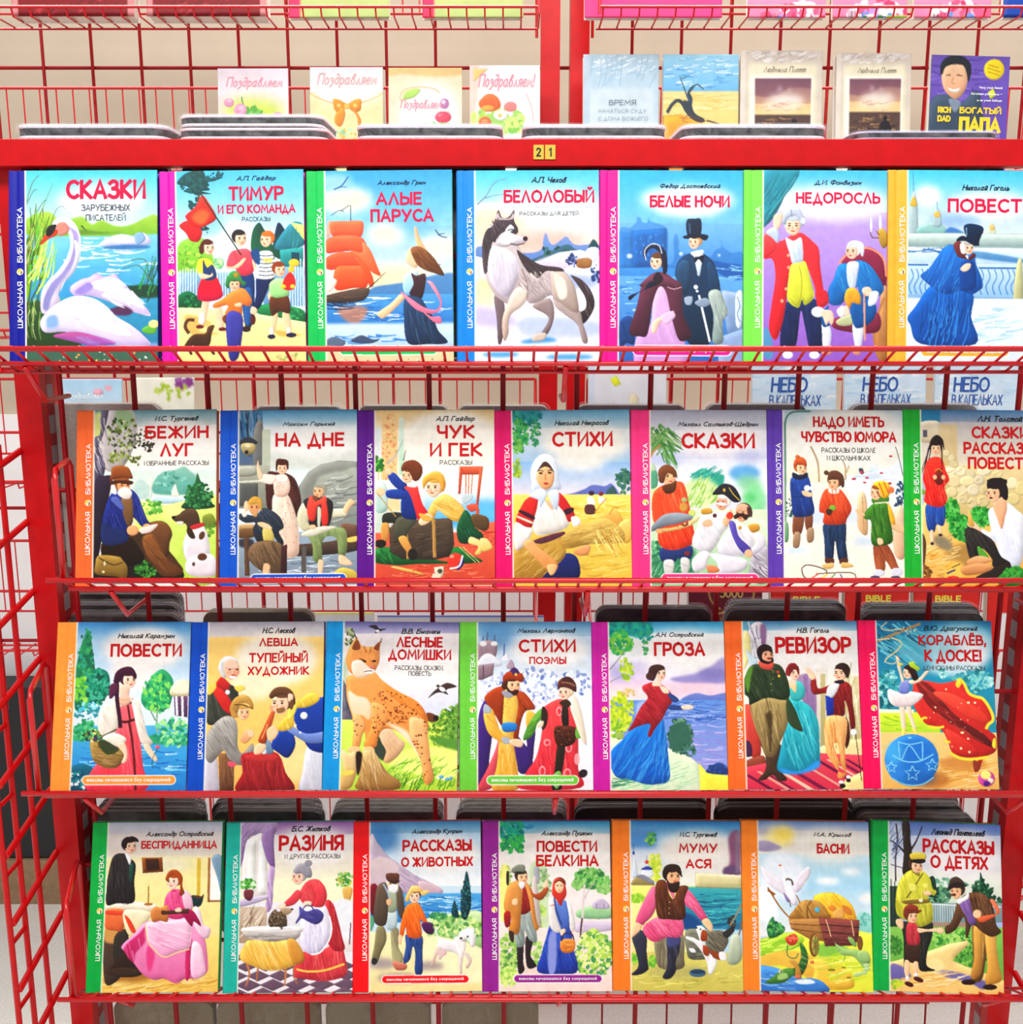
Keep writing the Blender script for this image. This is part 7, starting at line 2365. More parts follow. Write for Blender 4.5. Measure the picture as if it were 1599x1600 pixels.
def storybook(key, seed):
    row, cor, band, e, title, author, sub, ribbon, label = BK[key]
    W, x, y, z, roll = POSE[key]; k = EXT[row]; H = VISH[row] * (1 + k)
    tl, tr, br, bl = [np.array(c, float) for c in cor]
    br, bl = br + (br - tr) * k, bl + (bl - tl) * k
    cv = Canvas([tl, tr, br, bl], seed=seed); cv.draw(ART[key])
    Hm = homography([tl, tr, br, bl], [(-W / 2, H), (W / 2, H), (W / 2, 0), (-W / 2, 0)])
    loc = lambda px, py: (lambda v: v[:2] / v[2])(Hm @ np.array([px, py, 1.0]))
    sx = W / ((tr - tl)[0] + (br - bl)[0]) * 2; sz = H / ((bl - tl)[1] + (br - tr)[1]) * 2
    def place(q):
        t, x0, y0, x1, y1 = q; c = loc((x0 + x1) / 2, (y0 + y1) / 2); return (t, c[0], c[1], (x1 - x0) * sx, (y1 - y0) * sz)
    # faint squared paper behind the title, the ribbon, the spine band with its hairline
    w_, h_ = cv.w, cv.h
    gy = np.arange(h_)[:, None] / h_; gx = np.arange(w_)[None] / w_
    fade = np.clip((.36 - gy) / .1, 0, 1) * np.clip((gx - .3) / .15, 0, 1) * .06
    line = (((gx * 62) % 1 < .16) | ((gy * 80) % 1 < .16)) * fade
    cv.img *= (1 - line)[..., None].astype(np.float32)
    if ribbon:
        x0, y0, x1, y1 = ribbon; rr = (y1 - y0) / 2; cy = (y0 + y1) / 2
        pill = lambda g: [(x0 + rr + math.cos(t) * (rr + g), cy + math.sin(t) * (rr + g)) for t in np.linspace(math.pi / 2, 1.5 * math.pi, 10)] + [(x1 - rr + math.cos(t) * (rr + g), cy + math.sin(t) * (rr + g)) for t in np.linspace(-math.pi / 2, math.pi / 2, 10)]
        cv.fill(cv.tr(pill(.7)), 'fbf8f0', 0); cv.fill(cv.tr(pill(0)), band, 0)
    q = lambda a, b: np.array([(a * w_, -5), (b * w_, -5), (b * w_, h_ + 5), (a * w_, h_ + 5)])
    cv.fill(q(-.02, e), band, 0); cv.fill(q(e, e + .009), 'f4ecdc', 0)
    bk = thing('storybook', label, 'book', (x, y, EYE + z), (R(-LEAN[row]), R(roll), 0), 'illustrated storybooks on the rack')
    fc = inked('front_cover', W, H, cv.result(), e, .36 * e + .012, bk)
    lettering('title', [place(t) for t in title], TITLE_P if row == 0 else TITLE_R, fc, .185)
    if author: lettering('author_name', [place(author)], BLACK_INK, fc, .16, .3)
    if sub: lettering('subtitle', [place(t) for t in sub], GREY_INK, fc, .115)
    if ribbon: lettering('slogan', [place((SLOGAN, ribbon[0] + 4, ribbon[1] + 1.6, ribbon[2] - 4, ribbon[3] - 1.2))], WHITE_INK, fc, .17)
    xc = -W / 2 + W * (e - .034); wd = W * .036
    lettering('series_name', [('БИБЛИОТЕКА', xc, H * .667, H * .285, wd)], WHITE_INK, fc, .15, spin=1)
    lettering('series_name', [('ШКОЛЬНАЯ', xc, H * .305, H * .24, wd)], WHITE_INK, fc, .15, spin=1)
    em = MB().prism([(xc + .0037 * math.cos(t), H * .476 + .0037 * math.sin(t)) for t in np.linspace(0, 6.283, 20, endpoint=False)], -.00035, -.0002)
    em = em.build('emblem', mat('emblem_cream', 'f8f0c8', .5), fc)
    MB().prism([(xc - .0034, H * .476 + .001), (xc - .001, H * .476 + .0034), (xc + .0024, H * .476 + .0024), (xc - .0004, H * .476 + .0012), (xc - .0016, H * .476 - .002)], -.0006, -.0004).build('sun_mark', mat('emblem_yellow', 'f4c820', .5), em)
    MB().prism([(xc + .0002, H * .476 + .0008), (xc + .0026, H * .476 + .0004), (xc + .0018, H * .476 - .003), (xc + .0004, H * .476 - .0026), (xc + .001, H * .476 - .0008)], -.0006, -.0004).build('bird_mark', mat('emblem_dark', '8a4a20', .5), em)
    MB().box(-W / 2 + .004, W / 2 - .003, .0026, TH - .0025, .003, H - .003).build('page_block', PAPER, bk)
    bm = mat('spine_' + band, band, .4, coat=.06)
    MB().box(-W / 2, W / 2, TH - .0025, TH, 0, H).build('back_cover', bm, bk, bevel=.0005)
    MB().prism([(-W / 2, .0004), (-W / 2 - .0012, .003), (-W / 2 - .0016, TH / 2), (-W / 2 - .0012, TH - .003), (-W / 2, TH), (-W / 2 + .0015, TH), (-W / 2 + .0015, .0026), (-W / 2 + .0006, .0026)], 0, H, 'z').build('spine', bm, bk)
    return bk
for i, key in enumerate(BK): storybook(key, i + 3)
# ---------------------------------------------------------------- zipped cases in shrink-wrap, lying on the top and standing behind the rows
def rrect(w, h, r, n=5, flat_bottom=False):
    P = []
    for cx, cy, a0 in ((w / 2 - r, h / 2 - r, 0), (-w / 2 + r, h / 2 - r, 90), (-w / 2 + r, -h / 2 + r, 180), (w / 2 - r, -h / 2 + r, 270)):
        P += [(cx + r * math.cos(R(a0 + 90 * k / n)), cy + r * math.sin(R(a0 + 90 * k / n))) for k in range(n + 1)]
    return P
FILM_L = film('clear_wrap', .07, .06); FILM_D = film('dark_case_wrap', .05, .06)
ZIP = mat('zip_tape', '0c0c1a', .5, noise=.3, nscale=900)
def zip_case(name, label, loc, w, d, t, col, rot=(0, 0, 0), group=None, wrap=None, standing=False):
    """a zipped book case: two padded covers, the zip tape round the edge and the wrap; lies flat, or stands on its long edge"""
    o = thing(name, label, 'book case', loc, rot, group)
    m = mat('leather_' + col, col, .38, noise=.15, nscale=300, bump=.3)
    k = .09 if standing else .16; e = min(w, d)
    P = rrect(w, d, e * k); Q = rrect(w - .002, d - .002, e * k); S = rrect(w + .006, d + .006, e * (k + .01))
    z0 = 0 if standing else .0
    for k, (a, b) in enumerate(((0, t * (.45 if standing else .27)), (t * (.55 if standing else .73), t))):
        mb = MB().prism(P, a, b, 'z')
        if standing: mb.v = [(x, zz, y + d / 2) for x, y, zz in mb.v]
        mb.build('cover', m, o, bevel=.0016)
    mb = MB().prism(Q, t * (.45 if standing else .27), t * (.55 if standing else .73), 'z')
    if standing: mb.v = [(x, zz, y + d / 2) for x, y, zz in mb.v]
    mb.build('zip', ZIP, o)
    if wrap:
        mb = MB().prism(S, -.0006, t + .0014, 'z')
        if standing: mb.v = [(x, zz, y + d / 2) for x, y, zz in mb.v]
        mb.build('plastic_wrap', wrap, o, bevel=.003)
    return o
ZTOP = ZT + .0008
flat = [(15, 262, 'd8dae8', 0, 'leftmost on the red beam'), (270, 514, 'e4dae2', 0, 'lower of two under the flowered card'), (272, 508, 'e4dae2', 1, 'upper of two under the flowered card'),  # pale cover colours hold the plastic's reflections over dark cases
        (550, 790, 'd8dae8', 0, 'before the rose and tulip cards'), (812, 1048, 'd8dae8', 0, 'before the pale blue book'), (1062, 1300, 'd8dae8', 0, 'before the driftwood seascape book'), (1333, 1572, 'b0b8dc', 0, 'thin, before the purple paperback')]
for x0, x1, col, lv, where in flat:
    a, b = at(x0, 205, 1.27), at(x1, 205, 1.27); thin = x0 == 1333
    zip_case('zip_book_case', 'dark zipped book case wrapped in clear plastic, %s' % where, ((a.x + b.x) / 2, 1.332, ZTOP + lv * .0142), b.x - a.x - .006, .125, .009 if thin else (.0128 if x0 < 280 and x0 > 260 else .0165), col,
             (0, 0, R(.6 if x0 in (1062,) else 0)), 'zipped cases along the top beam', FILM_L)
# standing ones: x range and top edge in the photograph, distance, colour, words
ZB = [EYE - .064, EYE - .333, EYE - .598, EYE - .852, EYE - 1.115]
stand = []
for k in range(6): stand.append((20 + k * 262, 262 + k * 262, 249, 1.322, '15141c', 0, FILM_D, 'black case behind the top storybook row, %s' % ['leftmost of six', 'second of six from the left', 'third of six from the left', 'third of six from the right', 'second of six from the right', 'rightmost of six'][k]))
G = 'c0bcb2'
stand += [(72, 248, 631, 1.322, G, 1, FILM_L, 'grey-beige wrapped case behind the hunter storybook'), (398, 534, 635, 1.322, G, 1, FILM_L, 'grey-beige wrapped case behind the cellar storybook'), (560, 700, 634, 1.322, G, 1, FILM_L, 'grey-beige wrapped case behind the storybook with boys on a trunk'), (716, 858, 634, 1.322, G, 1, FILM_L, 'grey-beige wrapped case behind the dark purple and crimson spines'),
          (900, 1074, 633, 1.322, '98989c', 1, FILM_L, 'grey wrapped case behind the pink-spined storybook'), (1105, 1262, 632, 1.322, '98989c', 1, FILM_L, 'grey wrapped case behind the violet-spined storybook'), (1330, 1532, 632, 1.322, '98989c', 1, FILM_L, 'grey wrapped case behind the girl and stone wall storybook'),
          (102, 280, 962, 1.318, '241e22', 2, FILM_D, 'black wrapped case behind the flower basket storybook, nearest of three'), (101, 279, 945, 1.346, '2a2226', 2, FILM_D, 'black wrapped case behind the flower basket storybook, middle of three'), (106, 280, 928, 1.374, '241e22', 2, FILM_D, 'black wrapped case behind the flower basket storybook, farthest of three'),
          (316, 488, 956, 1.318, '6e6452', 2, FILM_D, 'brown wrapped case behind the spyglass storybook'), (932, 1112, 951, 1.318, '17161c', 2, FILM_D, 'black wrapped case behind the red shawl storybook'), (1136, 1322, 953, 1.318, '17161c', 2, FILM_D, 'black wrapped case behind the stout official storybook, nearer one'), (1140, 1324, 942, 1.346, '2e2e32', 2, FILM_D, 'black wrapped case behind the stout official storybook, farther one'),
          (1348, 1540, 958, 1.318, '1c1b20', 2, FILM_D, 'black wrapped case behind the acrobat storybook, nearer one'), (1350, 1534, 947, 1.346, '26262a', 2, FILM_D, 'black wrapped case behind the acrobat storybook, farther one'),
          (144, 318, 1269, 1.318, '211a1a', 3, FILM_D, 'black wrapped case behind the guitar storybook, nearer one'), (150, 316, 1255, 1.346, '2c2426', 3, FILM_D, 'black wrapped case behind the guitar storybook, farther one'), (332, 504, 1268, 1.318, '211a1a', 3, FILM_D, 'black wrapped case behind the turquoise-spined storybook, nearer one'), (330, 500, 1254, 1.346, '2c2426', 3, FILM_D, 'black wrapped case behind the turquoise-spined storybook, farther one'),
          (516, 690, 1268, 1.318, '2a2422', 3, FILM_D, 'black wrapped case behind the poodle storybook, nearer one'), (520, 692, 1256, 1.346, '5a544c', 3, FILM_D, 'greyish wrapped case behind the poodle storybook, farther one'), (712, 884, 1268, 1.318, '2a2422', 3, FILM_D, 'black wrapped case behind the plum-spined storybook, nearer one'), (716, 886, 1256, 1.346, '5a544c', 3, FILM_D, 'greyish wrapped case behind the plum-spined storybook, farther one'),
          (898, 1112, 1262, 1.318, '0e0d10', 3, None, 'plain black case behind the man on a stump storybook'), (905, 1108, 1246, 1.346, '3c3630', 3, FILM_D, 'brownish wrapped case standing behind the plain black case on the left'), (1120, 1336, 1262, 1.318, '0e0d10', 3, None, 'plain black case behind the cart storybook'), (1126, 1334, 1246, 1.346, '3c3630', 3, FILM_D, 'brownish wrapped case standing behind the plain black case on the right'),
          (1345, 1528, 1278, 1.318, '2a2628', 3, FILM_D, 'black wrapped case behind the handshake storybook, nearest of three'), (1333, 1508, 1259, 1.346, '1e1c1e', 3, FILM_D, 'black wrapped case behind the handshake storybook, middle of three'), (1338, 1500, 1243, 1.374, '241f22', 3, FILM_D, 'black wrapped case behind the handshake storybook, farthest of three'),
          (176, 332, 1566, 1.318, '7a6848', 4, FILM_D, 'brown wrapped case under the lowest tray, first from the left'), (338, 498, 1566, 1.318, '7a6848', 4, FILM_D, 'brown wrapped case under the lowest tray, second from the left'), (508, 672, 1566, 1.318, '7a6848', 4, FILM_D, 'brown wrapped case under the lowest tray, third from the left'), (690, 842, 1566, 1.318, '7a6848', 4, FILM_D, 'brown wrapped case under the lowest tray, rightmost of four')]
for x0, x1, py, Y, col, lv, wr, label in stand:
    a, b = at(x0, py, Y), at(x1, py, Y)
    zip_case('wrapped_case', label, ((a.x + b.x) / 2, Y, ZB[lv] + .003), b.x - a.x, a.z - ZB[lv] - .003, .020, col, (0, 0, 0), 'wrapped cases on the far side of the rack', wr, True)

# ---------------------------------------------------------------- the wall rack behind: grid, posts, baskets
wr_ = thing('wall_rack', 'red wire-grid wall rack with two bays behind the storybook rack', 'rack', (0, 2.1, 0))
WB = (0, 2.1, 0); YW = 2.063
for x0, x1 in ((.052, .086), (.104, .138)):
    child(MB().box(x0, x1, 1.99, 1.993, 0, 2.4).box(x0, x0 + .003, 1.993, 2.03, 0, 2.4).box(x1 - .003, x1, 1.993, 2.03, 0, 2.4), 'post', RED, wr_, WB)
up = MB(); cr = MB()
for k in range(-8, 10):
    x = -.861 + .0902 * (k - 1)
    if -1.5 < x < .05: up.tube([(x, YW, .05 if x > -.7 else .60), (x, YW, 2.4)], .003)
for k in range(-1, 15):
    x = .221 + .0905 * k
    if .14 < x < 1.45: up.tube([(x, YW, .05), (x, YW, 2.4)], .003)
for k in range(7):
    z = EYE + .4305 - .2755 * k + .002
    cr.tube([(-1.5 if z > .6 else -.7, YW + .006, z), (1.45, YW + .006, z)], .0034)
cr.tube([(-1.5, YW + .006, EYE + .70), (1.45, YW + .006, EYE + .70)], .0034)
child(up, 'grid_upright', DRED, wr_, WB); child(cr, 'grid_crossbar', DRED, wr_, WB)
LV = [.473, .205, -.051, -.318, -.633, -.90, -1.13]
NM = ['top', 'second', 'third', 'fourth', 'fifth', 'sixth', 'lowest']
def basket(i, x0, x1, side):
    z = EYE + LV[i]; Y0, Y1, Yb = 1.862, 2.02, 1.94; Bs = (0, Y1, z)
    T = thing('wall_basket', 'red wire basket shelf, %s on the %s bay of the wall rack' % (NM[i], side), 'shelf', Bs, group='wall rack baskets')
    child(MB().tube([(x0, Y0, z + .011), (x1, Y0, z + .011)], .0026), 'front_rail', WIRE, T, Bs)
    mb = MB().tube([(x0, Yb, z - .0045), (x1, Yb, z - .0045)], .002)
    for k in range(int((x1 - x0) / .03) + 1):
        x = x0 + .006 + .03 * k
        mb.tube([(x, Y0, z + .013), (x, Y0 + .008, z - .002), (x, Yb + .004, z - .002)], .0016, 6)
    child(mb, 'floor_wires', WIRE, T, Bs)
    mb = MB().tube([(x0, Y1, z + .183), (x1, Y1, z + .183)], .0028).tube([(x0, Y1, z + .081), (x1, Y1, z + .081)], .0028).tube([(x0, Y1, z + .04), (x1, Y1, z + .04)], .0022)
    for k in range(int((x1 - x0) / .03) + 1): mb.tube([(x0 + .006 + .03 * k, Y1, z + .04), (x0 + .006 + .03 * k, Y1, z + .183)], .0014, 6)
    child(mb, 'back_grid', WIRE, T, Bs)
    for x in (x0, x1): child(MB().tube([(x, Y0, z), (x, Y0, z + .06), (x, Y0 + .012, z + .07), (x, Y1 - .01, z + .183), (x, Y1, z + .178), (x, Y1, z)], .0028), 'end_loop', WIRE, T, Bs)
for i in range(7):
    basket(i, -1.4 if i < 5 else -.62, .045, 'left'); basket(i, .145, 1.4, 'right')

# ---------------------------------------------------------------- what stands in the wall baskets
def wall_book(name, label, cat, px0, px1, ptop, lv, art, th=.012, group=None, res=(96, 128), tilt=8, roll=0, texts=(), board='f0ece4', lh=None, Y=1.905, front=None):
    a, b = at(px0, ptop, Y), at(px1, ptop, Y); z0 = EYE + LV[lv] + .001; wd = b.x - a.x
    h = (a.z - z0) / math.cos(R(tilt)); yb = Y - h * math.sin(R(tilt))
    o = thing(name, label, cat, ((a.x + b.x) / 2, max(yb, 1.862), z0), (R(-tilt), R(roll), 0), group)
    cv = Canvas([(0, 0), (100, 0), (100, 100 * h / wd), (0, 100 * h / wd)], res[0], res[1], seed=int(px0)); cv.draw(art); cv.img *= .9
    f = inked('front_cover', wd, h, cv.result(), 0, 0, o)
    MB().box(-wd / 2 + .002, wd / 2 - .002, .0026, th - .001, .002, h - .002).build('page_block', PAPER, o)
    MB().box(-wd / 2, wd / 2, th - .001, th + .001, 0, h).build('back_cover', mat('board_' + board, board, .5), o)
    k = wd / 100
    for nm, ls, m, hv, sl in texts:
        lettering(nm, [(t, (x0 + x1) / 2 * k - wd / 2, h - (y0 + y1) / 2 * k, (x1 - x0) * k, (y1 - y0) * k) for t, x0, y0, x1, y1 in ls], m, f, hv, sl, y=-.0006)
    return o
PINK = mat('card_pink_ink', 'e8889c', .5); PALE = mat('card_rose_ink', 'e8a0a0', .5)
CARD = '''
r f8e8f0-fbf8f4 0,0,100,140
e cfe45c~9 50,62,44,18
e e4f48c~7 40,58,22,10
s 4a8a4c 1.5 34,40 36,50 44,60
f 6ab04c/88c860/4a9450 30 5 45,66,20,10
e f4a8c8 32,58,9,9 16,48,7,6 8,68,7,5 64,68,7,5 84,66,7,5
e fbd0e0%.8 34,56,5,4 17,46,4,3
e d878a0%.8 30,61,4,2
t f4b8cc 16 1.2 10 40 30,58,7,7
'''
CG = 'greeting cards in the wall basket'
wall_book('greeting_card', 'green and pink greeting card with roses, left of the bow card', 'card', 340, 450, 107, 1, CARD, .003, CG, texts=[('greeting', [('Поздравляем', 12, 12, 92, 30)], PINK, .09, .3)])
BOW = '''
r eef0f4-f4ecd0 0,0,100,150
p f8e4b8-f8e8a0 0,34 20,44 50,52 80,44 100,34 120,60 120,160 -20,160 -20,60
s f0b890 1.5 0,36 20,45 50,52 80,45 100,36
p f4a83c-e08a28 50,50 40,44 32,44 34,58 42,60 50,54
p f4a83c-e08a28 52,50 62,44 70,44 69,58 60,60 52,54
p f0a040-e8903c 46,54 36,62 34,74 42,80 48,66
p f0a040-e8903c 54,54 64,66 66,82 70,72 62,58
e f8c868 51,53,4,4
e fce8a0%.7 40,52,3,3 62,52,3,3
f 9ad0a0/c8e8c0/f4c070 24 3 50,90,30,8
'''
wall_book('greeting_card', 'cream greeting card with an orange ribbon bow', 'card', 484, 598, 105, 1, BOW, .009, CG, texts=[('greeting', [('Поздравляем', 10, 8, 92, 28)], PALE, .09, .3)])
ROSE = '''
r f4e0c0-f8f4e4 0,0,100,150
e f8f8f8~6 55,60,40,40
p f0c890~1 0,0 100,0 100,10 60,12 20,9 0,12
s ecc8a0 2 20,46 16,40 22,30 40,26 60,28 70,34
p b8dc78 20,42 24,32 36,28 44,30 34,40
e c888b8 76,48,6,7
e f0e0f0 75,46,3,3
e e86078 74,66,11,8 56,82,10,6 92,80,6,5
e f8a0a8%.8 72,64,5,3 56,80,4,2
f 98cc78/78b868/a8dcb8 40 3.5 62,82,26,8
t d84860 14 1.2 10 30 74,66,8,6
'''
wall_book('greeting_card', 'cream greeting card with slanted writing and a red rose', 'card', 607, 722, 106, 1, ROSE, .006, CG, texts=[('greeting', [('Поздравляем', 16, 42, 72, 58)], PINK, .09, .3)])
TULIP = '''
r f4f0f2-f8f4e8 0,0,100,150
p fcd8cc~2 0,0 14,0 10,60 0,100
q f4d088 6,6 26,6 6,24
f d0e888/b8dc68/a8d478 60 6 40,76,38,18
e f4a048 28,54,15,10
p f08048-e86838 14,54 20,44 28,40 36,42 42,48 44,58 34,64 22,64
e f8c060%.8 26,60,9,4
e f4908c 58,58,9,7
e f0f4f0 44,70,10,7
e f4d060 43,70,3,2.4
e e87850 22,80,9,8
e f4a878%.8 22,79,5,4
s f4c0c0 1.5 80,40 88,60 92,96
f 88c860/d8ec90 24 4 62,84,14,10
'''
wall_book('greeting_card', 'white greeting card with orange tulips and a daisy', 'card', 734, 844, 102, 1, TULIP, .006, CG, texts=[('greeting', [('Поздравляем!', 12, 12, 94, 36)], PINK, .09, .3)])
BKG = 'books in the wall basket above the beam'
wall_book('hardback_book', 'pale blue hardback with three lines of grey lettering, right of the red posts', 'book', 912, 1030, 85, 1, '''
r b8d0e0-d4e2ec 0,0,100,160
t dcecf6/a8c4d8/f4fafc 60 2 14 20 50,14,48,14
t a8c4d8 10 2 60 80 50,14,48,14
r d4e2ea~2 8,44,94,160
r c4d4e0 0,0,9,160
''', .016, BKG, texts=[('title', [('ВРЕМЯ', 34, 59, 70, 66)], mat('steel_ink', '5a6c80', .5), .13, 0), ('subtitle', [('НАЧАТЬСЯ СУДУ', 20, 71, 84, 77), ('С ДОМА БОЖЬЕГО', 20, 81, 86, 87)], mat('pale_steel_ink', '7a8c9c', .5), .1, 0)])
wall_book('hardback_book', 'hardback with black driftwood on a yellow beach under a blue sky', 'book', 1037, 1155, 85, 1, '''
r a8d8f0-7ab8e4 0,0,100,50
r f4e0a0-f0c868 0,48,100,170
t dff0fa/5a9cd0/8cc4e8 70 2 16 6 50,22,50,22
t e8c878/fbf0c0 30 1.5 30 2 50,62,50,10
q f4a840-ec9430 0,80 24,78 60,92 100,104 100,170 0,170
l 44607c 2.6:1 36,64 28,44 22,28
l 44607c 1.6:.6 25,32 33,29
s 2c4454 5:3.4 36,66 37,58 34,50 40,42
s 2c4454 2.4:1 38,43 46,40 54,46
s 34404c 4.4:5 6,76 12,66 20,60 28,66 34,76 46,82 54,86
p 34404c 24,62 36,62 42,76 56,86 46,88 32,78
s 4a4040 2.4:1 58,86 72,90 88,98
t 6a4830 12 1 12 -20 40,84,18,6
''', .016, BKG)
SUN = '''
r d8ccc0-e4d8c4 0,0,100,180
t f8f4f0/c4b4b0/f0e8e8 40 2.4 10 20 50,6,46,8
r f0e8cc~2 10,16,92,180
r fbf8ec~1 12,30,88,180
r 8a6470-e8c098 18,34,86,78
r e8c898-f0d8a0 18,64,86,78
q 7a5464-946a70~.6 18,34 60,34 86,34 86,46 70,44 58,46 46,54 30,56 18,54
e f8f0ec~4 56,60,22,7
e fff~2 48,46,1.8,1.8 60,47,1.4,1.2
e f8e8d0~3 50,66,22,6
t f8d8b0/d8b0a0 14 1.4 16 8 52,68,26,7
r 5a4440-7a6048 18,77,86,180
t a8845c/3a2c30/c8a070 50 1.2 14 2 50,100,30,22
e 241c24 66,85,3.2,3.2
p 241c24 60,92 66,88 72,92 74,106 58,106
r e8ddd0 0,0,7,180
'''
SUNT = [('author_name', [('Людмила Плетт', 28, 19, 80, 26)], mat('brown_ink', '6a5a50', .5), .09, .25)]
wall_book('hardback_book', 'cream hardback with a sunset over the sea, wide pale spine, beside the driftwood book', 'book', 1158, 1286, 79, 1, SUN, .02, BKG, texts=SUNT)
wall_book('hardback_book', 'cream hardback with a sunset over the sea, beside the purple paperback', 'book', 1308, 1425, 83, 1, SUN, .02, BKG, texts=SUNT)
rd = wall_book('paperback_book', 'purple paperback with a smiling dark-haired man and large yellow lettering', 'book', 1452, 1574, 87, 1, '''
r 7a64b8-6a54a8 0,0,100,150
t 8a74c4/6450a0 40 3 30 2 50,30,50,36
p 4a5a6c-3a4858 0,64 20,50 40,60 56,44 66,60 72,150 0,150
p 8a96a8 24,56 32,72 40,62 36,56
p f0c8a8-e4b08c 14,20 20,10 36,7 46,14 47,30 44,44 36,54 28,54 18,44 14,32
p 2c3038 12,24 12,12 20,3 36,1 48,8 51,20 48,34 45,22 40,13 28,12 18,16 15,24
s 3c2c28 1.2 19,26 25,25
s 3c2c28 1.2 33,25 40,26
s c08868 1.2 29,28 27,35 31,36
p fbf8f4 22,41 30,43 38,41 35,46 26,46
e f4a890~3%.6 20,37,4,3 40,37,4,3
e f4d83c 80,17,13,13
s 8a6c14 .8 72,11 86,15
s 8a6c14 .8 71,15 88,20
s 8a6c14 .8 72,20 87,24
q e0f040 73,46 80,41 84,49 77,54
''', .012, BKG, texts=[('title', [('БОГАТЫЙ', 38, 63, 92, 73), ('ПАПА', 38, 77, 92, 97)], mat('yellow_ink', 'f4cc1c', .5), .24, 0), ('imprint', [('RICH', 10, 65, 27, 73), ('DAD', 10, 76, 27, 84)], mat('yellow_ink', 'f4cc1c', .5), .24, 0), ('subtitle', [('Чему учат детей', 62, 38, 92, 42), ('богатые родители —', 52, 46, 92, 50), ('и не учат бедные', 60, 54, 92, 58)], WHITE_INK, .14, 0)], roll=1.5)
# uppermost basket
UB = 'books in the uppermost wall basket'
DARK = '''
r d89c9c-c88484 0,0,100,170
r 8a1c24-7a1820 6,0,94,136
t c04c50/5a0c14 90 1.4 9 40 50,124,42,10 50,60,42,50
l e8a0a0 1.2 8,132 92,132
l e8a0a0 1.2 8,112 92,112
'''
for k, (a, b, wh) in enumerate(((14, 206, 'left end of the uppermost basket'), (226, 414, 'second from the left in the uppermost basket'))):
    wall_book('boxed_book', 'dark red ornamented book in clear plastic at the %s' % wh if k == 0 else 'dark red ornamented book in clear plastic, %s' % wh, 'book', a, b, -165, 0, DARK, .03, UB, (70, 70))
PB = '''
r e0d890-8cb878 0,0,100,140
r f8406c 0,0,12,140
r f4f4f4 72,90,100,118
'''+'\n'.join('l 3a3a4a .9 %g,93 %g,114'%(x,x) for x in (75,78,80,84,86,90,92,96))+'''
t f4f0c0/6a9c60 30 3 16 20 42,100,28,14
'''
for a, b, wh in ((450, 608, 'left of its twin'), (660, 818, 'beside the red posts')):
    wall_book('children_book', 'green book with pink spine and barcode, back outwards, %s' % wh, 'book', a, b, -90, 0, PB, .012, UB, (70, 80))
FL = '''
r fc5c98-f8407c 0,0,100,150
f fc9cb8/f46c90/fbd4e0/e84c78/ffffff 120 7 62,108,40,24
f 5ab050/88cc60/3a9440 36 5 62,118,38,14
f 7a9ce0/b8a0e8 20 4 60,110,34,14
r f4f0f4 20,96,42,112
'''+'\n'.join('l 4a3a4a .8 %g,98 %g,108'%(x,x) for x in (22,25,27,30,33,36,39))
FL2 = FL.replace('fc5c98-f8407c', 'f4d0dc-fc6c98').replace('r f4f0f4 20,96,42,112', 'r a8d84c 72,104,100,150')
for a, b, art, wh in ((914, 1130, FL, 'pink flowered book with a barcode, back outwards, right of the red posts'), (1170, 1292, FL2, 'pink flowered book in the middle of the right uppermost basket'), (1304, 1420, FL2, 'pink and green flowered book, left of its twin in the uppermost basket'), (1432, 1552, FL2, 'pink and green flowered book, beside the blue book in the uppermost basket')):
    wall_book('children_book', wh, 'book', a, b, -100, 0, art, .012, UB, (80, 90))
wall_book('children_book', 'blue book cut by the right edge of the uppermost basket', 'book', 1572, 1690, -100, 0, 'r 2c5cb8-1c4898 0,0,100,150', .012, UB, (20, 24))
# basket seen between the first and second storybook rows
SKYB = '''
r d0e4f4-e8f2fa 0,0,100,160
t fff/b8d4ec/c8e0f4 60 2.4 24 8 50,30,50,40
e 8cb8e8 30,96,8,8 48,98,6,6 60,97,6,6 78,98,8,6
s a8b8c8 1.2 40,14 52,16
'''
BLUE = mat('blue_ink', '1c4c9c', .5)
for a, b, wh in ((1176, 1308, 'leftmost of three alike'), (1320, 1448, 'middle of three alike'), (1462, 1592, 'rightmost of three alike')):
    wall_book('thin_book', 'pale sky-blue book with hand-drawn blue lettering, %s' % wh, 'book', a, b, 568, 3, SKYB, .008, 'sky-blue books', (60, 80),
              texts=[('title', [('НЕБО', 22, 16, 66, 34)], BLUE, .14, .1), ('subtitle', [('В КАПЕЛЬКАХ', 20, 37, 82, 50)], BLUE, .1, .1)])
wall_book('white_book', 'white book with a yellow price sticker behind the red posts, between the rows', 'book', 920, 1042, 566, 3, '''
r ececf2-e4e6ee 0,0,100,160
r dce4f4 0,0,8,160
q e8f040 28,22 36,18 42,28 34,32
p f4e8c8 52,46 58,40 64,46 64,58 68,70 48,70 52,58
''', .014, 'white book', (60, 80))
wall_book('greeting_card', 'pale blue card with a swirl of writing behind the hunter storybook, left one', 'card', 92, 190, 592, 3, 'r b8dcf4-f8f0f4 0,0,100,140\ne f8b8c8 62,22,8,5 78,16,6,4', .004, CG, (50, 60), texts=[('greeting', [('Поздравляем', 10, 22, 70, 34)], WHITE_INK, .09, .3)])
wall_book('greeting_card', 'white card with purple flowers in the corner, behind the hunter storybook', 'card', 208, 303, 590, 3, 'r f8f4e4-f4f4e0 0,0,100,140\nf 8a4488/a86ca8 30 5 82,10,14,10\nf a8c048/c8d870 24 4 62,24,30,12', .004, CG, (50, 60))
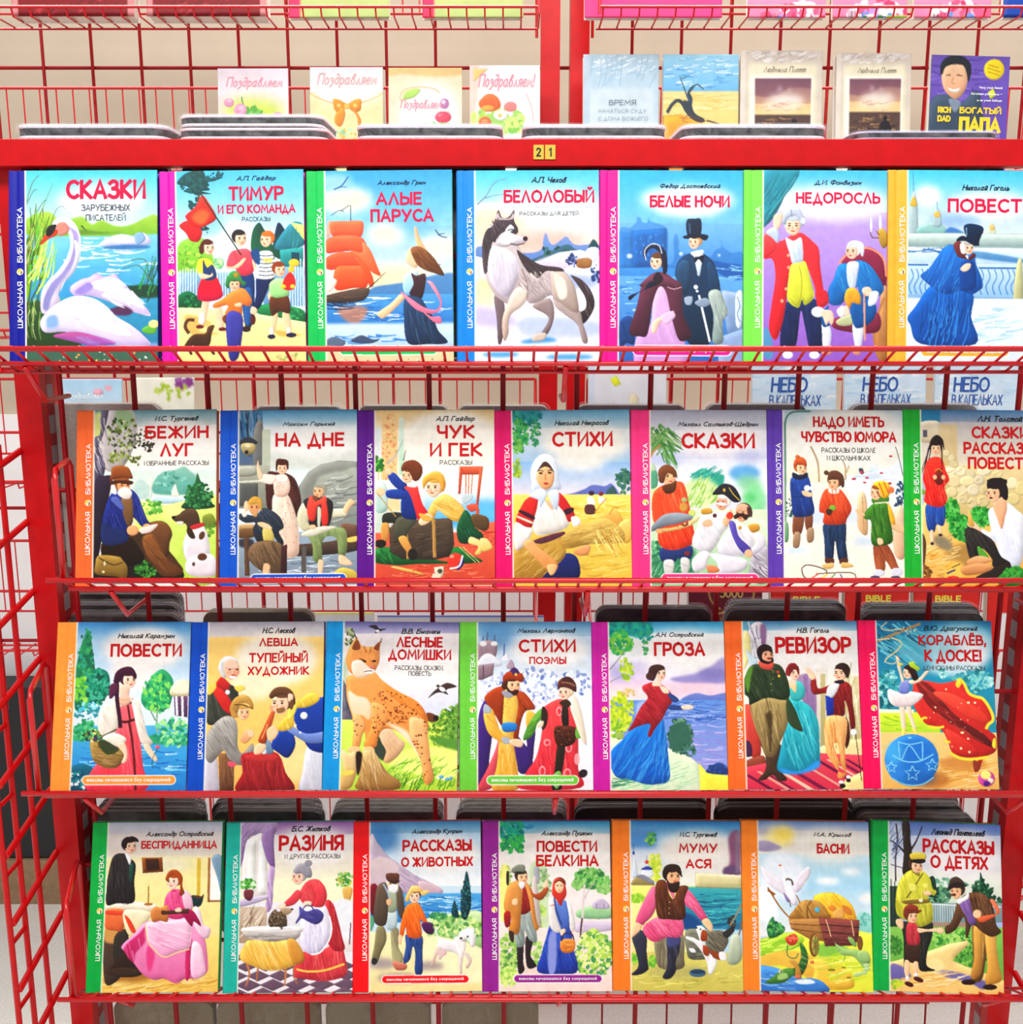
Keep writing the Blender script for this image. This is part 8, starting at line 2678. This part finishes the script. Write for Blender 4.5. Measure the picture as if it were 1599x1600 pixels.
# basket seen between the second and third rows
wall_book('gift_book', 'maroon book with gold wreath and the number 5000, behind the third row', 'book', 1077, 1192, 886, 4, '''
r 7a3444-6a2838 0,0,100,160
s d8b870 2 34,20 28,34 32,48 44,58
s d8b870 2 82,20 88,34 84,48 72,58
s d8b870 2 40,64 58,60 78,64
t d8b870 20 1 8 88 58,72,16,8
''', .02, 'maroon book', (60, 80), Y=1.90, texts=[('title', [('5000', 42, 28, 74, 42)], mat('gold_ink', 'd8b870', .4), .14, 0)])
BIB = '''
r e83c34-d83028 0,0,100,140
p f0ece8 20,66 30,58 92,58 100,66 100,140 20,140
e f4d0b0 66,78,12,12
p 3a2c2c 54,80 56,66 66,62 76,68 66,70 58,84
p 4a60b0-3a4c98 42,110 52,92 66,88 82,94 90,112 92,140 40,140
'''
WI = mat('yellow_title_ink', 'f8e448', .5)
for a, b, wh in ((1206, 1312, 'first from the left'), (1322, 1422, 'second from the left'), (1430, 1532, 'third from the left'), (1546, 1650, 'rightmost one')):
    wall_book('picture_bible', 'red picture book with yellow capital lettering behind the third row, %s' % wh, 'book', a, b, 898, 4, BIB, .02, 'red picture books', (60, 70), tilt=6,
              texts=[('title', [('BIBLE', 32, 32, 72, 43)], WI, .22, 0), ('small_print', [('my first', 42, 22, 64, 27), ('stories', 40, 49, 64, 54)], WHITE_INK, .14, 0)])
wall_book('booklet', 'white booklet with a blue zigzag edge behind the lynx storybook', 'booklet', 590, 850, 962, 4, 'r 3a58c8 0,0,100,2\nr f4f4f8 0,1.2,100,60\ne a8c878 42,8,12,3 88,8,10,3', .006, 'booklets', (60, 30))
wall_book('booklet', 'pale yellow booklet behind the spyglass storybook', 'booklet', 490, 584, 957, 4, 'r f4ec90 0,0,100,5\nr f4f8fa 0,4,100,100', .006, 'booklets', (40, 30))
# ---------------------------------------------------------------- at the foot of the wall on the left
tag(MB().box(-1.75, -1.075, 2.33, 2.415, .115, EYE - .869).build('storage_crate', mat('black_plastic', '17171b', .5), bevel=.004), 'black storage crate at the foot of the wall, left of the rack', 'crate')
tag(MB().box(-1.75, -1.07, 2.32, 2.415, 0, .114).build('cardboard_box', mat('cardboard', '9a7c5c', .8, noise=.15, nscale=80), bevel=.003), 'brown cardboard box under the black crate', 'box')
